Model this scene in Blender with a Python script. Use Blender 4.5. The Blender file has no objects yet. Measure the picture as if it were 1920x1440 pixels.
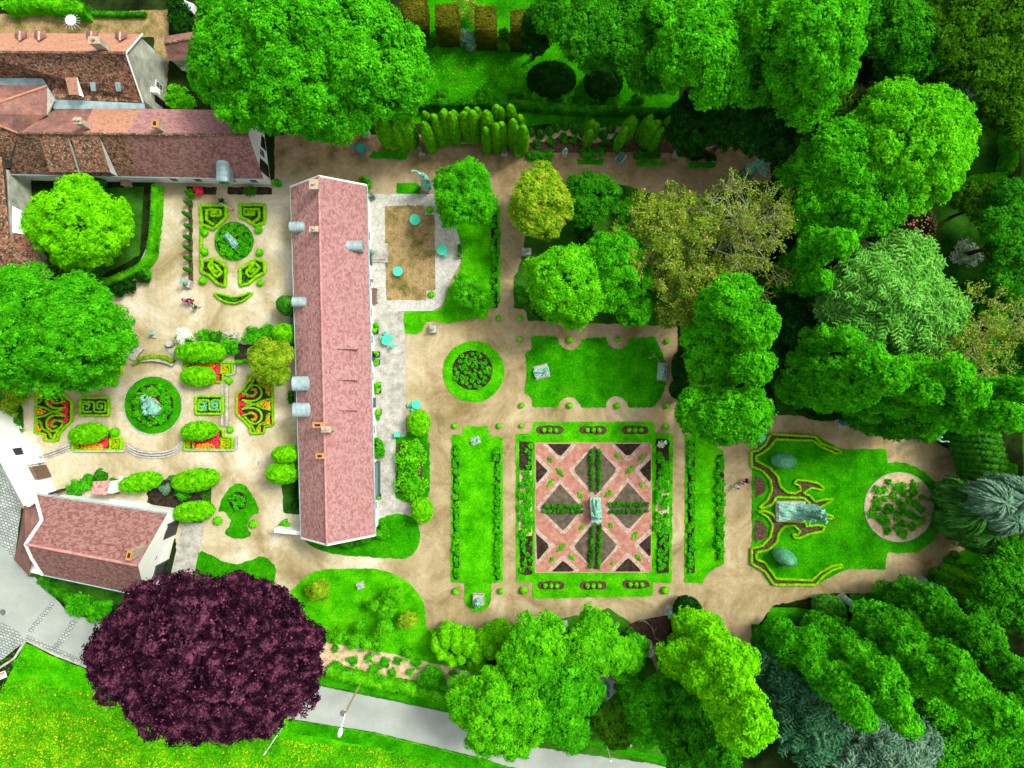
import bpy, math, random
import numpy as np
from mathutils import Vector, Matrix
from mathutils.geometry import tessellate_polygon
# ---------------------------------------------------------------- camera, sky, sun, exposure
H = 80.0; F = 1300.0
C = bpy.context.scene.collection
SC = bpy.context.scene
cam = bpy.data.objects.new('camera', bpy.data.cameras.new('camera')); C.objects.link(cam)
cam.location = (0, 0, H); cam.rotation_euler = (0, 0, 0)
cam.data.sensor_width = 36; cam.data.lens = 36*F/1920; cam.data.clip_start = 1; cam.data.clip_end = 2000
SC.camera = cam
SUN = Vector((0.62, 0.40, 1.0)).normalized()
w = bpy.data.worlds.new('World'); SC.world = w; w.use_nodes = True
nt = w.node_tree; sky = nt.nodes.new('ShaderNodeTexSky'); sky.sky_type = 'NISHITA'; sky.sun_disc = False
sky.sun_elevation = math.asin(SUN.z); sky.sun_rotation = math.atan2(SUN.x, SUN.y)
sky.dust_density = 4.0; sky.air_density = 1.2
hs = nt.nodes.new('ShaderNodeHueSaturation'); hs.inputs['Saturation'].default_value = 0.35
nt.links.new(sky.outputs[0], hs.inputs['Color']); nt.links.new(hs.outputs[0], nt.nodes['Background'].inputs[0])
nt.nodes['Background'].inputs[1].default_value = 0.15
sl = bpy.data.lights.new('sun', 'SUN'); sl.energy = 1.85; sl.angle = math.radians(13); sl.color = (1, .975, .93)
so = bpy.data.objects.new('sun', sl); C.objects.link(so); so.rotation_euler = SUN.to_track_quat('Z', 'Y').to_euler()
SC.view_settings.view_transform = 'Standard'; SC.view_settings.look = 'None'
SC.view_settings.exposure = 0.78; SC.view_settings.gamma = 1
SC.render.engine = 'CYCLES'; SC.cycles.max_bounces = 5; SC.cycles.diffuse_bounces = 3
SC.cycles.transmission_bounces = 3; SC.cycles.transparent_max_bounces = 4
# ---------------------------------------------------------------- helpers
rng = np.random.default_rng(7)
def P(px, py, z=0.0):
    k = (H-z)/F
    return np.array([(px-960)*k, (720-py)*k, z], float)
def M(px, z=0.0): return px*(H-z)/F                     # picture pixels -> metres at height z
def crop(x0, y0, pts): return [(x0+x/4.0, y0+y/4.0) for x, y in pts]
def label(o, l=None, c=None, g=None):
    if l: o['label'] = l
    if c: o['category'] = c
    if g: o['group'] = g
    return o
def link(o, parent=None):
    C.objects.link(o)
    if parent: o.parent = parent
    return o
def empty(name, loc, l, c, g=None, rz=0):
    o = bpy.data.objects.new(name, None); link(o); o.location = tuple(loc); o.rotation_euler = (0, 0, rz)
    o.empty_display_size = .3
    return label(o, l, c, g)
class G:
    """collects polygons (and uv) and becomes one mesh object"""
    def __init__(s): s.v = []; s.f = []; s.uv = {}
    def add(s, V, Fs):
        b = len(s.v); s.v += [tuple(map(float, p)) for p in V]; s.f += [tuple(b+i for i in f) for f in Fs]; return s
    def box(s, x0, y0, z0, x1, y1, z1, m=None, taper=0.0):
        t = taper
        V = [(x0,y0,z0),(x1,y0,z0),(x1,y1,z0),(x0,y1,z0),(x0+t,y0+t,z1),(x1-t,y0+t,z1),(x1-t,y1-t,z1),(x0+t,y1-t,z1)]
        if m is not None: V = [m @ Vector(v) for v in V]
        return s.add(V, [(3,2,1,0),(4,5,6,7),(0,1,5,4),(1,2,6,5),(2,3,7,6),(3,0,4,7)])
    def cyl(s, a, b, r0, r1=None, n=12, cap=True):
        a = Vector(a); b = Vector(b); r1 = r0 if r1 is None else r1
        d = (b-a).normalized(); u = d.orthogonal().normalized(); v = d.cross(u); V = []
        for c_, r in ((a, r0), (b, r1)):
            for i in range(n):
                t = 2*math.pi*i/n; V.append(c_+u*r*math.cos(t)+v*r*math.sin(t))
        Fs = [(i, (i+1) % n, n+(i+1) % n, n+i) for i in range(n)]
        if cap: Fs += [tuple(range(n))[::-1], tuple(range(n, 2*n))]
        return s.add(V, Fs)
    def sphere(s, c_, r, n=12, k=8, sc=(1,1,1), half=False):
        V = []; Fs = []
        for j in range(k+1):
            ph = (math.pi/2 if half else math.pi)*j/k
            for i in range(n):
                t = 2*math.pi*i/n
                V.append((c_[0]+r*sc[0]*math.sin(ph)*math.cos(t), c_[1]+r*sc[1]*math.sin(ph)*math.sin(t), c_[2]+r*sc[2]*math.cos(ph)))
        for j in range(k):
            for i in range(n): Fs.append((j*n+i, (j+1)*n+i, (j+1)*n+(i+1) % n, j*n+(i+1) % n))
        return s.add(V, Fs)
    def prism(s, pts, z0, z1):
        n = len(pts); V = [(x, y, z1) for x, y in pts]+[(x, y, z0) for x, y in pts]
        tri = tessellate_polygon([[Vector((x, y, 0)) for x, y in pts]])
        Fs = []
        for a, b, c in tri:
            A, B, D = pts[a], pts[b], pts[c]
            up = (B[0]-A[0])*(D[1]-A[1])-(B[1]-A[1])*(D[0]-A[0]) > 0
            Fs.append((a, b, c) if up else (a, c, b))
        ar = sum(pts[i][0]*pts[(i+1) % n][1]-pts[(i+1) % n][0]*pts[i][1] for i in range(n))
        for i in range(n):
            j = (i+1) % n
            Fs.append((i, n+i, n+j, j) if ar > 0 else (i, j, n+j, n+i))
        return s.add(V, Fs)
    def build(s, name, mat, parent=None, smooth=False, bevel=0):
        me = bpy.data.meshes.new(name); me.from_pydata(s.v, [], s.f); me.materials.append(mat)
        if smooth: me.polygons.foreach_set('use_smooth', [True]*len(me.polygons))
        o = bpy.data.objects.new(name, me); link(o, parent)
        if bevel:
            b = o.modifiers.new('bevel', 'BEVEL'); b.width = bevel; b.segments = 2; b.limit_method = 'ANGLE'
        return o
def unit(v): return v/np.maximum(np.linalg.norm(v, axis=-1, keepdims=True), 1e-9)
class Leaves:
    """leaf cards (rhombs) plus an optional solid core, one mesh"""
    def __init__(s): s.P = []; s.N = []; s.T = []; s.a = []; s.b = []; s.core = G()
    def add(s, P_, N_, a, b, T=None):
        P_ = np.atleast_2d(P_); n = len(P_)
        s.P.append(P_); s.N.append(unit(np.atleast_2d(N_)))
        if T is None: T = rng.normal(size=(n, 3))
        s.T.append(T); s.a.append(np.broadcast_to(a, (n,))*rng.uniform(.7, 1.3, n)); s.b.append(np.broadcast_to(b, (n,))*rng.uniform(.7, 1.3, n))
    def build(s, name, mat, parent=None, loc=None):
        if s.P:
            Pp = np.concatenate(s.P); N = np.concatenate(s.N); T = np.concatenate(s.T)
            a = np.concatenate(s.a)[:, None]; b = np.concatenate(s.b)[:, None]
            T = unit(T-(T*N).sum(1, keepdims=True)*N); B = np.cross(N, T)
            sag = N*a*.18
            V = np.stack([Pp-T*a-sag, Pp+B*b, Pp+T*a-sag, Pp-B*b], 1).reshape(-1, 3)
        else: V = np.zeros((0, 3))
        cv = np.array(s.core.v).reshape(-1, 3); nq = len(V)//4
        ls = [4]*nq+[len(f) for f in s.core.f]
        li = np.concatenate([np.arange(nq*4), np.array([i+nq*4 for f in s.core.f for i in f], int)]).astype(np.int32)
        V = np.concatenate([V, cv]) if len(cv) else V
        if loc is not None: V = V-np.array(loc)
        me = bpy.data.meshes.new(name); me.vertices.add(len(V)); me.vertices.foreach_set('co', V.astype(np.float32).ravel())
        me.loops.add(len(li)); me.loops.foreach_set('vertex_index', li)
        me.polygons.add(len(ls)); st = np.concatenate([[0], np.cumsum(ls)[:-1]]).astype(np.int32)
        me.polygons.foreach_set('loop_start', st)
        me.update(calc_edges=True); me.materials.append(mat)
        o = bpy.data.objects.new(name, me); link(o, parent)
        if loc is not None: o.location = tuple(loc)
        return o
def copy_of(o, loc, rz=0, s=1.0, l=None):
    c = o.copy(); C.objects.link(c); c.location = tuple(loc); c.rotation_euler = (0, 0, rz)
    c.scale = (s, s, s) if np.isscalar(s) else s
    if l: c['label'] = l
    for ch in o.children:
        d = ch.copy(); C.objects.link(d); d.parent = c
        for g2 in ch.children:
            e = g2.copy(); C.objects.link(e); e.parent = d
    return c
def smooth_line(pts, closed=True, n=6):
    p = np.array(pts, float); m = len(p); out = []
    for i in range(m if closed else m-1):
        a, b, c, d = [p[(i+k) % m] if closed else p[min(max(i+k, 0), m-1)] for k in (-1, 0, 1, 2)]
        for t in np.linspace(0, 1, n, endpoint=False):
            out.append(.5*((2*b)+(-a+c)*t+(2*a-5*b+4*c-d)*t*t+(-a+3*b-3*c+d)*t**3))
    if not closed: out.append(p[-1])
    return [tuple(q) for q in out]
def resample(p, step, closed):
    p = np.array(p, float)
    if closed: p = np.vstack([p, p[:1]])
    d = np.concatenate([[0], np.cumsum(np.linalg.norm(np.diff(p, axis=0), axis=1))])
    n = max(2, int(round(d[-1]/step))); t = np.linspace(0, d[-1], n+1)
    q = np.stack([np.interp(t, d, p[:, k]) for k in range(p.shape[1])], 1)
    return q[:-1] if closed else q
def circle(cx, cy, r, n=48, ry=None): return [(cx+r*math.cos(2*math.pi*i/n), cy+(ry or r)*math.sin(2*math.pi*i/n)) for i in range(n)]
def arc(cx, cy, r, a0, a1, n=10):    # degrees, picture coordinates (y down)
    return [(cx+r*math.cos(math.radians(a0+(a1-a0)*i/n)), cy+r*math.sin(math.radians(a0+(a1-a0)*i/n))) for i in range(n+1)]
def world2(pts, z=0.0): return [tuple(P(x, y, z)[:2]) for x, y in pts]
def sheet(name, pts, z, mat, parent=None, z0=0.0, rough=.07, kind='structure', sm=False, lab=None):
    if sm: pts = smooth_line(pts)
    q = resample(world2(pts), .35 if rough else .8, True) if rough else np.array(world2(pts))
    if rough: q = q+rng.normal(size=q.shape)*rough*.6
    o = G().prism([tuple(a) for a in q], z0, z).build(name, mat, parent)
    if kind and parent is None: o['kind'] = kind
    if lab: o['label'] = lab
    return o
def rand_in_poly(pts, n, z=0.0):
    p = np.array(world2(pts)); lo = p.min(0); hi = p.max(0); out = []
    while len(out) < n:
        q = rng.uniform(lo, hi, (n*3+20, 2)); x, y = q[:, 0], q[:, 1]; ins = np.zeros(len(q), bool); j = len(p)-1
        for i in range(len(p)):
            xi, yi, xj, yj = *p[i], *p[j]
            c = ((yi > y) != (yj > y)) & (x < (xj-xi)*(y-yi)/((yj-yi) or 1e-9)+xi); ins ^= c; j = i
        out += [tuple(a) for a in q[ins]]
        if not ins.any(): break
    return np.array([(a[0], a[1], z) for a in out[:n]])
# ---------------------------------------------------------------- materials
def _m(name, rough=.8, spec=.2):
    m = bpy.data.materials.new(name); m.use_nodes = True; n = m.node_tree; b = n.nodes['Principled BSDF']
    b.inputs['Roughness'].default_value = rough; b.inputs['Specular IOR Level'].default_value = spec
    return m, n, b
def lin(c): return tuple(c)+(1,)
def N(n, t, **k):
    x = n.nodes.new(t)
    for a, v in k.items():
        if a in x.inputs: x.inputs[a].default_value = v
        else: setattr(x, a, v)
    return x
def ramp(n, fac, stops):
    r = n.nodes.new('ShaderNodeValToRGB'); n.links.new(fac, r.inputs[0]); e = r.color_ramp.elements
    while len(e) < len(stops): e.new(.5)
    for i, (p, c) in enumerate(stops): e[i].position = p; e[i].color = lin(c) if len(c) == 3 else c
    return r.outputs[0]
def mix(n, f, a, b, bt='MIX'):
    x = n.nodes.new('ShaderNodeMix'); x.data_type = 'RGBA'; x.blend_type = bt
    for s, v in ((x.inputs[0], f), (x.inputs[6], a), (x.inputs[7], b)):
        if isinstance(v, (int, float)): s.default_value = v
        elif isinstance(v, tuple): s.default_value = lin(v) if len(v) == 3 else v
        else: n.links.new(v, s)
    return x.outputs[2]
def pos(n): return n.nodes.new('ShaderNodeNewGeometry').outputs['Position']
def noise(n, sc, det=4, rough=.6, vec=None, dist=0.0):
    x = N(n, 'ShaderNodeTexNoise'); x.inputs['Scale'].default_value = sc; x.inputs['Detail'].default_value = det
    x.inputs['Roughness'].default_value = rough; x.inputs['Distortion'].default_value = dist
    n.links.new(vec if vec is not None else pos(n), x.inputs['Vector']); return x.outputs['Fac']
def bump(n, b, h, s=.4, d=.05):
    x = n.nodes.new('ShaderNodeBump'); x.inputs['Strength'].default_value = s; x.inputs['Distance'].default_value = d
    n.links.new(h, x.inputs['Height']); n.links.new(x.outputs[0], b.inputs['Normal'])
def mottled(name, cols, sc=.6, fine=6, fa=.35, rough=.9, bs=.4, bd=.04, det=5, spec=.0, speck=None):
    """large patches from a ramp, times fine grain"""
    m, n, b = _m(name, rough, spec)
    k = len(cols); c = ramp(n, noise(n, sc, det), [(.32+.36*i/(k-1), cc) for i, cc in enumerate(cols)])
    g = noise(n, fine, 3, .7); g2 = ramp(n, g, [(.3, (1-fa,)*3), (.7, (1+fa*.6,)*3)])
    if speck:
        c = mix(n, ramp(n, noise(n, 3.1, 6, .8), [(.54, (0,0,0)), (.70, (.75,.75,.75))]), c, speck)
        c = mix(n, ramp(n, noise(n, .23, 4, .7), [(.56, (0,0,0)), (.72, (.5,.5,.5))]), c, (.07,.20,.005))
    n.links.new(mix(n, 1.0, c, g2, 'MULTIPLY'), b.inputs['Base Color'])
    if bs: bump(n, b, g, bs, bd)
    return m
def plain(name, c, rough=.6, spec=.3, metal=0, var=.25, sc=3):
    m, n, b = _m(name, rough, spec); b.inputs['Metallic'].default_value = metal
    g = ramp(n, noise(n, sc, 4), [(.3, tuple(x*(1-var) for x in c)), (.7, tuple(min(1, x*(1+var*.5)) for x in c))])
    n.links.new(g, b.inputs['Base Color']); return m
def leafmat(name, dark, mid, light, sc=.9, tr=.35, hi=.75, accent=None, acc=.95, lw=.26, nw=1.2):
    """leaf colour varies leaf by leaf (random per island) and bough by bough"""
    m, n, b = _m(name, .8, .0)
    gi = n.nodes.new('ShaderNodeNewGeometry')
    a = n.nodes.new('ShaderNodeMath'); a.operation = 'MULTIPLY_ADD'; a.inputs[1].default_value = lw
    n.links.new(gi.outputs['Random Per Island'], a.inputs[0])
    nz = n.nodes.new('ShaderNodeMath'); nz.operation = 'MULTIPLY_ADD'; nz.inputs[1].default_value = nw; nz.inputs[2].default_value = .5-nw/2-lw/2
    n.links.new(noise(n, sc, 3), nz.inputs[0]); n.links.new(nz.outputs[0], a.inputs[2])
    c = ramp(n, a.outputs[0], [(.1, dark), (.5, mid), (hi+.1, light)])
    if accent:
        st = n.nodes.new('ShaderNodeMath'); st.operation = 'GREATER_THAN'; st.inputs[1].default_value = acc
        mu = n.nodes.new('ShaderNodeMath'); mu.operation = 'MULTIPLY'; mu.inputs[1].default_value = 7.13
        fr = n.nodes.new('ShaderNodeMath'); fr.operation = 'FRACT'
        n.links.new(gi.outputs['Random Per Island'], mu.inputs[0]); n.links.new(mu.outputs[0], fr.inputs[0]); n.links.new(fr.outputs[0], st.inputs[0])
        c = mix(n, st.outputs[0], c, accent)
    n.links.new(c, b.inputs['Base Color'])
    if tr:
        t = n.nodes.new('ShaderNodeBsdfTranslucent'); n.links.new(c, t.inputs[0])
        x = n.nodes.new('ShaderNodeMixShader'); x.inputs[0].default_value = tr
        n.links.new(b.outputs[0], x.inputs[1]); n.links.new(t.outputs[0], x.inputs[2])
        n.links.new(x.outputs[0], n.nodes['Material Output'].inputs[0])
    return m
def tiles(name, cols, tw=.27, th=.21, mort=(.3,.2,.18), sc=.5, rowk=.25, lichen=None, lamt=.5):
    """clay tiles laid in uv metres, tile by tile colour, optional lichen"""
    m, n, b = _m(name, .85, .15)
    uv = n.nodes.new('ShaderNodeUVMap').outputs[0]
    br = n.nodes.new('ShaderNodeTexBrick'); n.links.new(uv, br.inputs['Vector'])
    br.inputs['Color1'].default_value = (0,0,0,1); br.inputs['Color2'].default_value = (1,1,1,1); br.inputs['Mortar'].default_value = (.35,.35,.35,1)
    br.inputs['Scale'].default_value = 1; br.inputs['Brick Width'].default_value = tw; br.inputs['Row Height'].default_value = th
    br.inputs['Mortar Size'].default_value = .02; br.inputs['Bias'].default_value = 0
    wn = n.nodes.new('ShaderNodeMath'); wn.operation = 'MULTIPLY_ADD'; wn.inputs[1].default_value = rowk
    sx = n.nodes.new('ShaderNodeSeparateColor'); n.links.new(br.outputs['Color'], sx.inputs[0])
    n.links.new(sx.outputs[0], wn.inputs[0])
    s2 = n.nodes.new('ShaderNodeMath'); s2.operation = 'MULTIPLY_ADD'; s2.inputs[1].default_value = 1.25; s2.inputs[2].default_value = -.25
    n.links.new(noise(n, sc, 6, .7), s2.inputs[0]); n.links.new(s2.outputs[0], wn.inputs[2])
    k = len(cols); c = ramp(n, wn.outputs[0], [(.2+.6*i/(k-1), cc) for i, cc in enumerate(cols)])
    if lichen:
        lf = ramp(n, noise(n, 5, 5, .75), [(lamt, (0,0,0)), (lamt+.06, (1,1,1))])
        c = mix(n, lf, c, lichen)
    n.links.new(c, b.inputs['Base Color']); bump(n, b, sx.outputs[0], .35, .03)
    return m
GR = dict(
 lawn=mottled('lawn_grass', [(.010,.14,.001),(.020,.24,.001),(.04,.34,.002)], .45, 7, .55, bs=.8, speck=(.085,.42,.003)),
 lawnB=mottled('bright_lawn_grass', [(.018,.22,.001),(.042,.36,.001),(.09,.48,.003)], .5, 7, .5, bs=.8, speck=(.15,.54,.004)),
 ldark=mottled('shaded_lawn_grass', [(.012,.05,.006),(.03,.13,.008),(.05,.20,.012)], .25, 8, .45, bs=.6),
 dry=mottled('worn_grass', [(.10,.10,.02),(.22,.17,.06),(.36,.25,.12),(.20,.17,.05)], .5, 8, .5),
 wood=mottled('woodland_floor', [(.006,.012,.004),(.015,.03,.006),(.03,.05,.012)], .4, 5, .5),
 soil=mottled('garden_soil', [(.016,.012,.008),(.038,.028,.019),(.062,.048,.034)], 2.5, 9, .6),
 soilg=mottled('grey_planting_soil', [(.07,.055,.038),(.11,.09,.06),(.15,.125,.08)], 2.0, 12, .5),
 soilr=mottled('bark_mulch', [(.04,.024,.016),(.085,.05,.033),(.14,.085,.055)], 5, 10, .6),
 sand=mottled('pale_sand', [(.38,.26,.14),(.54,.40,.23),(.64,.52,.34)], 2.0, 9, .35),
 stone=mottled('pale_limestone', [(.28,.27,.22),(.40,.39,.33),(.50,.49,.43)], 1.2, 7, .35),
 conc=mottled('asphalt_grey', [(.27,.30,.26),(.31,.34,.29),(.36,.39,.34)], .3, 12, .12, bs=.1),
 brick=mottled('salmon_gravel', [(.30,.13,.09),(.40,.18,.13),(.47,.25,.18)], 1.6, 9, .4),
 pborder=mottled('pale_parterre_gravel', [(.28,.20,.13),(.42,.32,.24),(.54,.44,.35)], 2.2, 9, .5),
 pink=plain('pink_edging', (.55,.27,.25), .8, .1),
 moss=leafmat('moss', (.08,.25,.01),(.16,.45,.02),(.3,.6,.03)),
 white=plain('white_render', (.88,.88,.82), .8, .1, var=.08, sc=1.0),
 grey=plain('old_render', (.40,.42,.33), .9, .1, var=.45, sc=.9),
 zinc=plain('zinc_sheet', (.36,.52,.50), .45, .5, .3, .3, 1.5),
 dark=plain('dark_opening', (.015,.013,.015), .4, .4),
 green=plain('green_paint', (.03,.09,.07), .5, .4),
 wood_=plain('weathered_wood', (.16,.10,.07), .8, .1),
 bark=plain('bark', (.10,.075,.05), .9, .1),
 palebark=plain('pale_bark', (.42,.36,.25), .9, .1),
 bronze=plain('green_bronze', (.22,.50,.37), .6, .2, 0, .62, 3.5),
 bronzed=plain('dark_bronze', (.07,.20,.15), .5, .4, .1, .9, 4),
 mint=plain('mint_paint', (.05,.60,.36), .5, .3, var=.08),
 tablep=plain('teal_paint', (.03,.22,.17), .5, .3, var=.1),
 iron=plain('cast_iron', (.12,.13,.12), .6, .4),
 metalw=plain('white_metal', (.80,.84,.84), .35, .5, var=.05),
 pole=plain('tan_pole', (.38,.27,.14), .7, .2),
 terra=plain('ochre_chimney_pot', (.50,.22,.05), .7, .2, var=.2),
 chim=plain('chimney_render', (.45,.36,.26), .9, .1, var=.4),
 glass=plain('window_glass', (.10,.14,.15), .1, .8, var=.3),
)
def path_mat():
    m, n, b = _m('sandy_gravel', .95, .05)
    p = pos(n); sx = n.nodes.new('ShaderNodeSeparateXYZ'); n.links.new(p, sx.inputs[0])
    mr = N(n, 'ShaderNodeMapRange'); mr.inputs[1].default_value = -16; mr.inputs[2].default_value = -9; n.links.new(sx.outputs[0], mr.inputs[0])
    left = ramp(n, noise(n, .16, 5, .62, dist=.6), [(.26,(.20,.155,.06)),(.40,(.36,.29,.145)),(.52,(.50,.43,.27)),(.66,(.64,.59,.44))])
    right = ramp(n, noise(n, .22, 6, .65, dist=.8), [(.30,(.16,.12,.04)),(.43,(.28,.215,.10)),(.56,(.38,.30,.155)),(.70,(.49,.42,.25))])
    c = mix(n, mr.outputs[0], left, right)
    # trodden pale streaks and mossy rims of the real gravel
    st = ramp(n, noise(n, 1.1, 6, .75, dist=1.4), [(.60,(0,0,0)),(.70,(.55,.55,.55))]); c = mix(n, st, c, (.58,.46,.32))
    mo = ramp(n, noise(n, .33, 6, .8), [(.62,(0,0,0)),(.78,(.6,.6,.6))]); c = mix(n, mo, c, (.22,.19,.06))
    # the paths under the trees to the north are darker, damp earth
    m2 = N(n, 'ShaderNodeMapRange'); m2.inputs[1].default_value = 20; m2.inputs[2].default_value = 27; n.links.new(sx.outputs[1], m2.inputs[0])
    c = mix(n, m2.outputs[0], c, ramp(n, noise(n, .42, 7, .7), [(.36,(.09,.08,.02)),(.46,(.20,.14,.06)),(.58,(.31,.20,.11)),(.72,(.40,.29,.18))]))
    mp = n.nodes.new('ShaderNodeMapping'); mp.inputs['Scale'].default_value = (1.7, .10, 1); n.links.new(p, mp.inputs[0])
    tr = ramp(n, noise(n, 1.0, 3, .6, vec=mp.outputs[0]), [(.35,(.88,)*3),(.65,(1.10,)*3)]); c = mix(n, .35, c, tr, 'MULTIPLY')
    bl = ramp(n, noise(n, 2.2, 7, .8), [(.30,(.72,)*3),(.5,(1,)*3),(.75,(1.12,)*3)]); c = mix(n, .8, c, bl, 'MULTIPLY')
    g = noise(n, 10, 3, .7); c = mix(n, 1.0, c, ramp(n, g, [(.3,(.74,)*3),(.7,(1.16,)*3)]), 'MULTIPLY')
    n.links.new(c, b.inputs['Base Color']); bump(n, b, g, .3, .03); return m
def paving_mat(name, c1, c2, mort, scx=1.0, grow=1.3, ms=.04, off=.5, rot=0, crazy=False):
    m, n, b = _m(name, .85, .15)
    mp = n.nodes.new('ShaderNodeMapping'); mp.inputs['Rotation'].default_value = (0, 0, rot); n.links.new(pos(n), mp.inputs[0])
    nz = n.nodes.new('ShaderNodeTexNoise'); nz.inputs['Scale'].default_value = .7; n.links.new(mp.outputs[0], nz.inputs['Vector'])
    ad = n.nodes.new('ShaderNodeVectorMath'); ad.operation = 'MULTIPLY_ADD'; ad.inputs[1].default_value = (.35,.35,0)
    n.links.new(nz.outputs['Color'], ad.inputs[0]); n.links.new(mp.outputs[0], ad.inputs[2])
    br = n.nodes.new('ShaderNodeTexBrick'); n.links.new(ad.outputs[0], br.inputs['Vector']); br.offset = off; br.squash = grow
    br.inputs['Color1'].default_value = lin(c1); br.inputs['Color2'].default_value = lin(c2); br.inputs['Mortar'].default_value = lin(mort)
    br.inputs['Scale'].default_value = 1; br.inputs['Brick Width'].default_value = scx; br.inputs['Row Height'].default_value = scx*.72; br.inputs['Mortar Size'].default_value = ms
    bc = br.outputs['Color']
    if crazy:
        v1 = n.nodes.new('ShaderNodeTexVoronoi'); v1.feature = 'DISTANCE_TO_EDGE'; v1.inputs['Scale'].default_value = 1/scx; n.links.new(mp.outputs[0], v1.inputs['Vector'])
        v2 = n.nodes.new('ShaderNodeTexVoronoi'); v2.inputs['Scale'].default_value = 1/scx; n.links.new(mp.outputs[0], v2.inputs['Vector'])
        sp = n.nodes.new('ShaderNodeSeparateColor'); n.links.new(v2.outputs['Color'], sp.inputs[0]); bc = mix(n, sp.outputs[0], c1, c2)
        bc = mix(n, ramp(n, v1.outputs['Distance'], [(.02,(1,1,1)),(.06,(0,0,0))]), bc, mort)
    c = mix(n, 1.0, bc, ramp(n, noise(n, .5, 5), [(.3,(.82,)*3),(.7,(1.1,)*3)]), 'MULTIPLY')
    n.links.new(c, b.inputs['Base Color']); return m
GR['path'] = path_mat()
GR['flag'] = paving_mat('pale_flagstones', (.50,.49,.43), (.44,.44,.37), (.32,.32,.25), .62, crazy=True)
GR['cobble'] = paving_mat('grey_cobbles', (.27,.30,.27), (.42,.45,.41), (.14,.17,.13), .42, 1, .05, rot=.35)
T_ = tiles
GR['tileP'] = T_('pink_clay_tiles', [(.20,.082,.075),(.265,.118,.11),(.31,.15,.14),(.37,.21,.195)], sc=2.2, rowk=.55, lichen=(.44,.30,.27), lamt=.68, mort=(.5,.3,.25))
GR['tileG'] = T_('dull_rose_tiles', [(.11,.042,.034),(.18,.075,.062),(.23,.105,.09),(.31,.17,.145)], sc=2.0, rowk=.55, lichen=(.30,.20,.16), lamt=.67)
GR['tileR'] = T_('lightened_rose_clay_tiles', [(.22,.085,.072),(.35,.15,.13),(.46,.215,.19),(.56,.32,.28)], sc=2.0, rowk=.55, lichen=(.40,.30,.22), lamt=.66)  # lightened in colour to offset the shade on the farmhouse west slope
GR['tileO'] = T_('orange_clay_tiles', [(.22,.10,.06),(.36,.165,.10),(.46,.24,.155),(.30,.16,.10)], sc=1.9, rowk=.4)
GR['tileM'] = T_('mossy_old_tiles', [(.025,.018,.012),(.06,.038,.024),(.15,.07,.04),(.30,.14,.08)], sc=1.6, rowk=.5, lichen=(.46,.40,.26), lamt=.56)
GR['tileB'] = T_('brown_tiles', [(.13,.065,.05),(.19,.10,.08),(.27,.13,.10),(.45,.18,.11)], sc=.7, rowk=.22)
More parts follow.
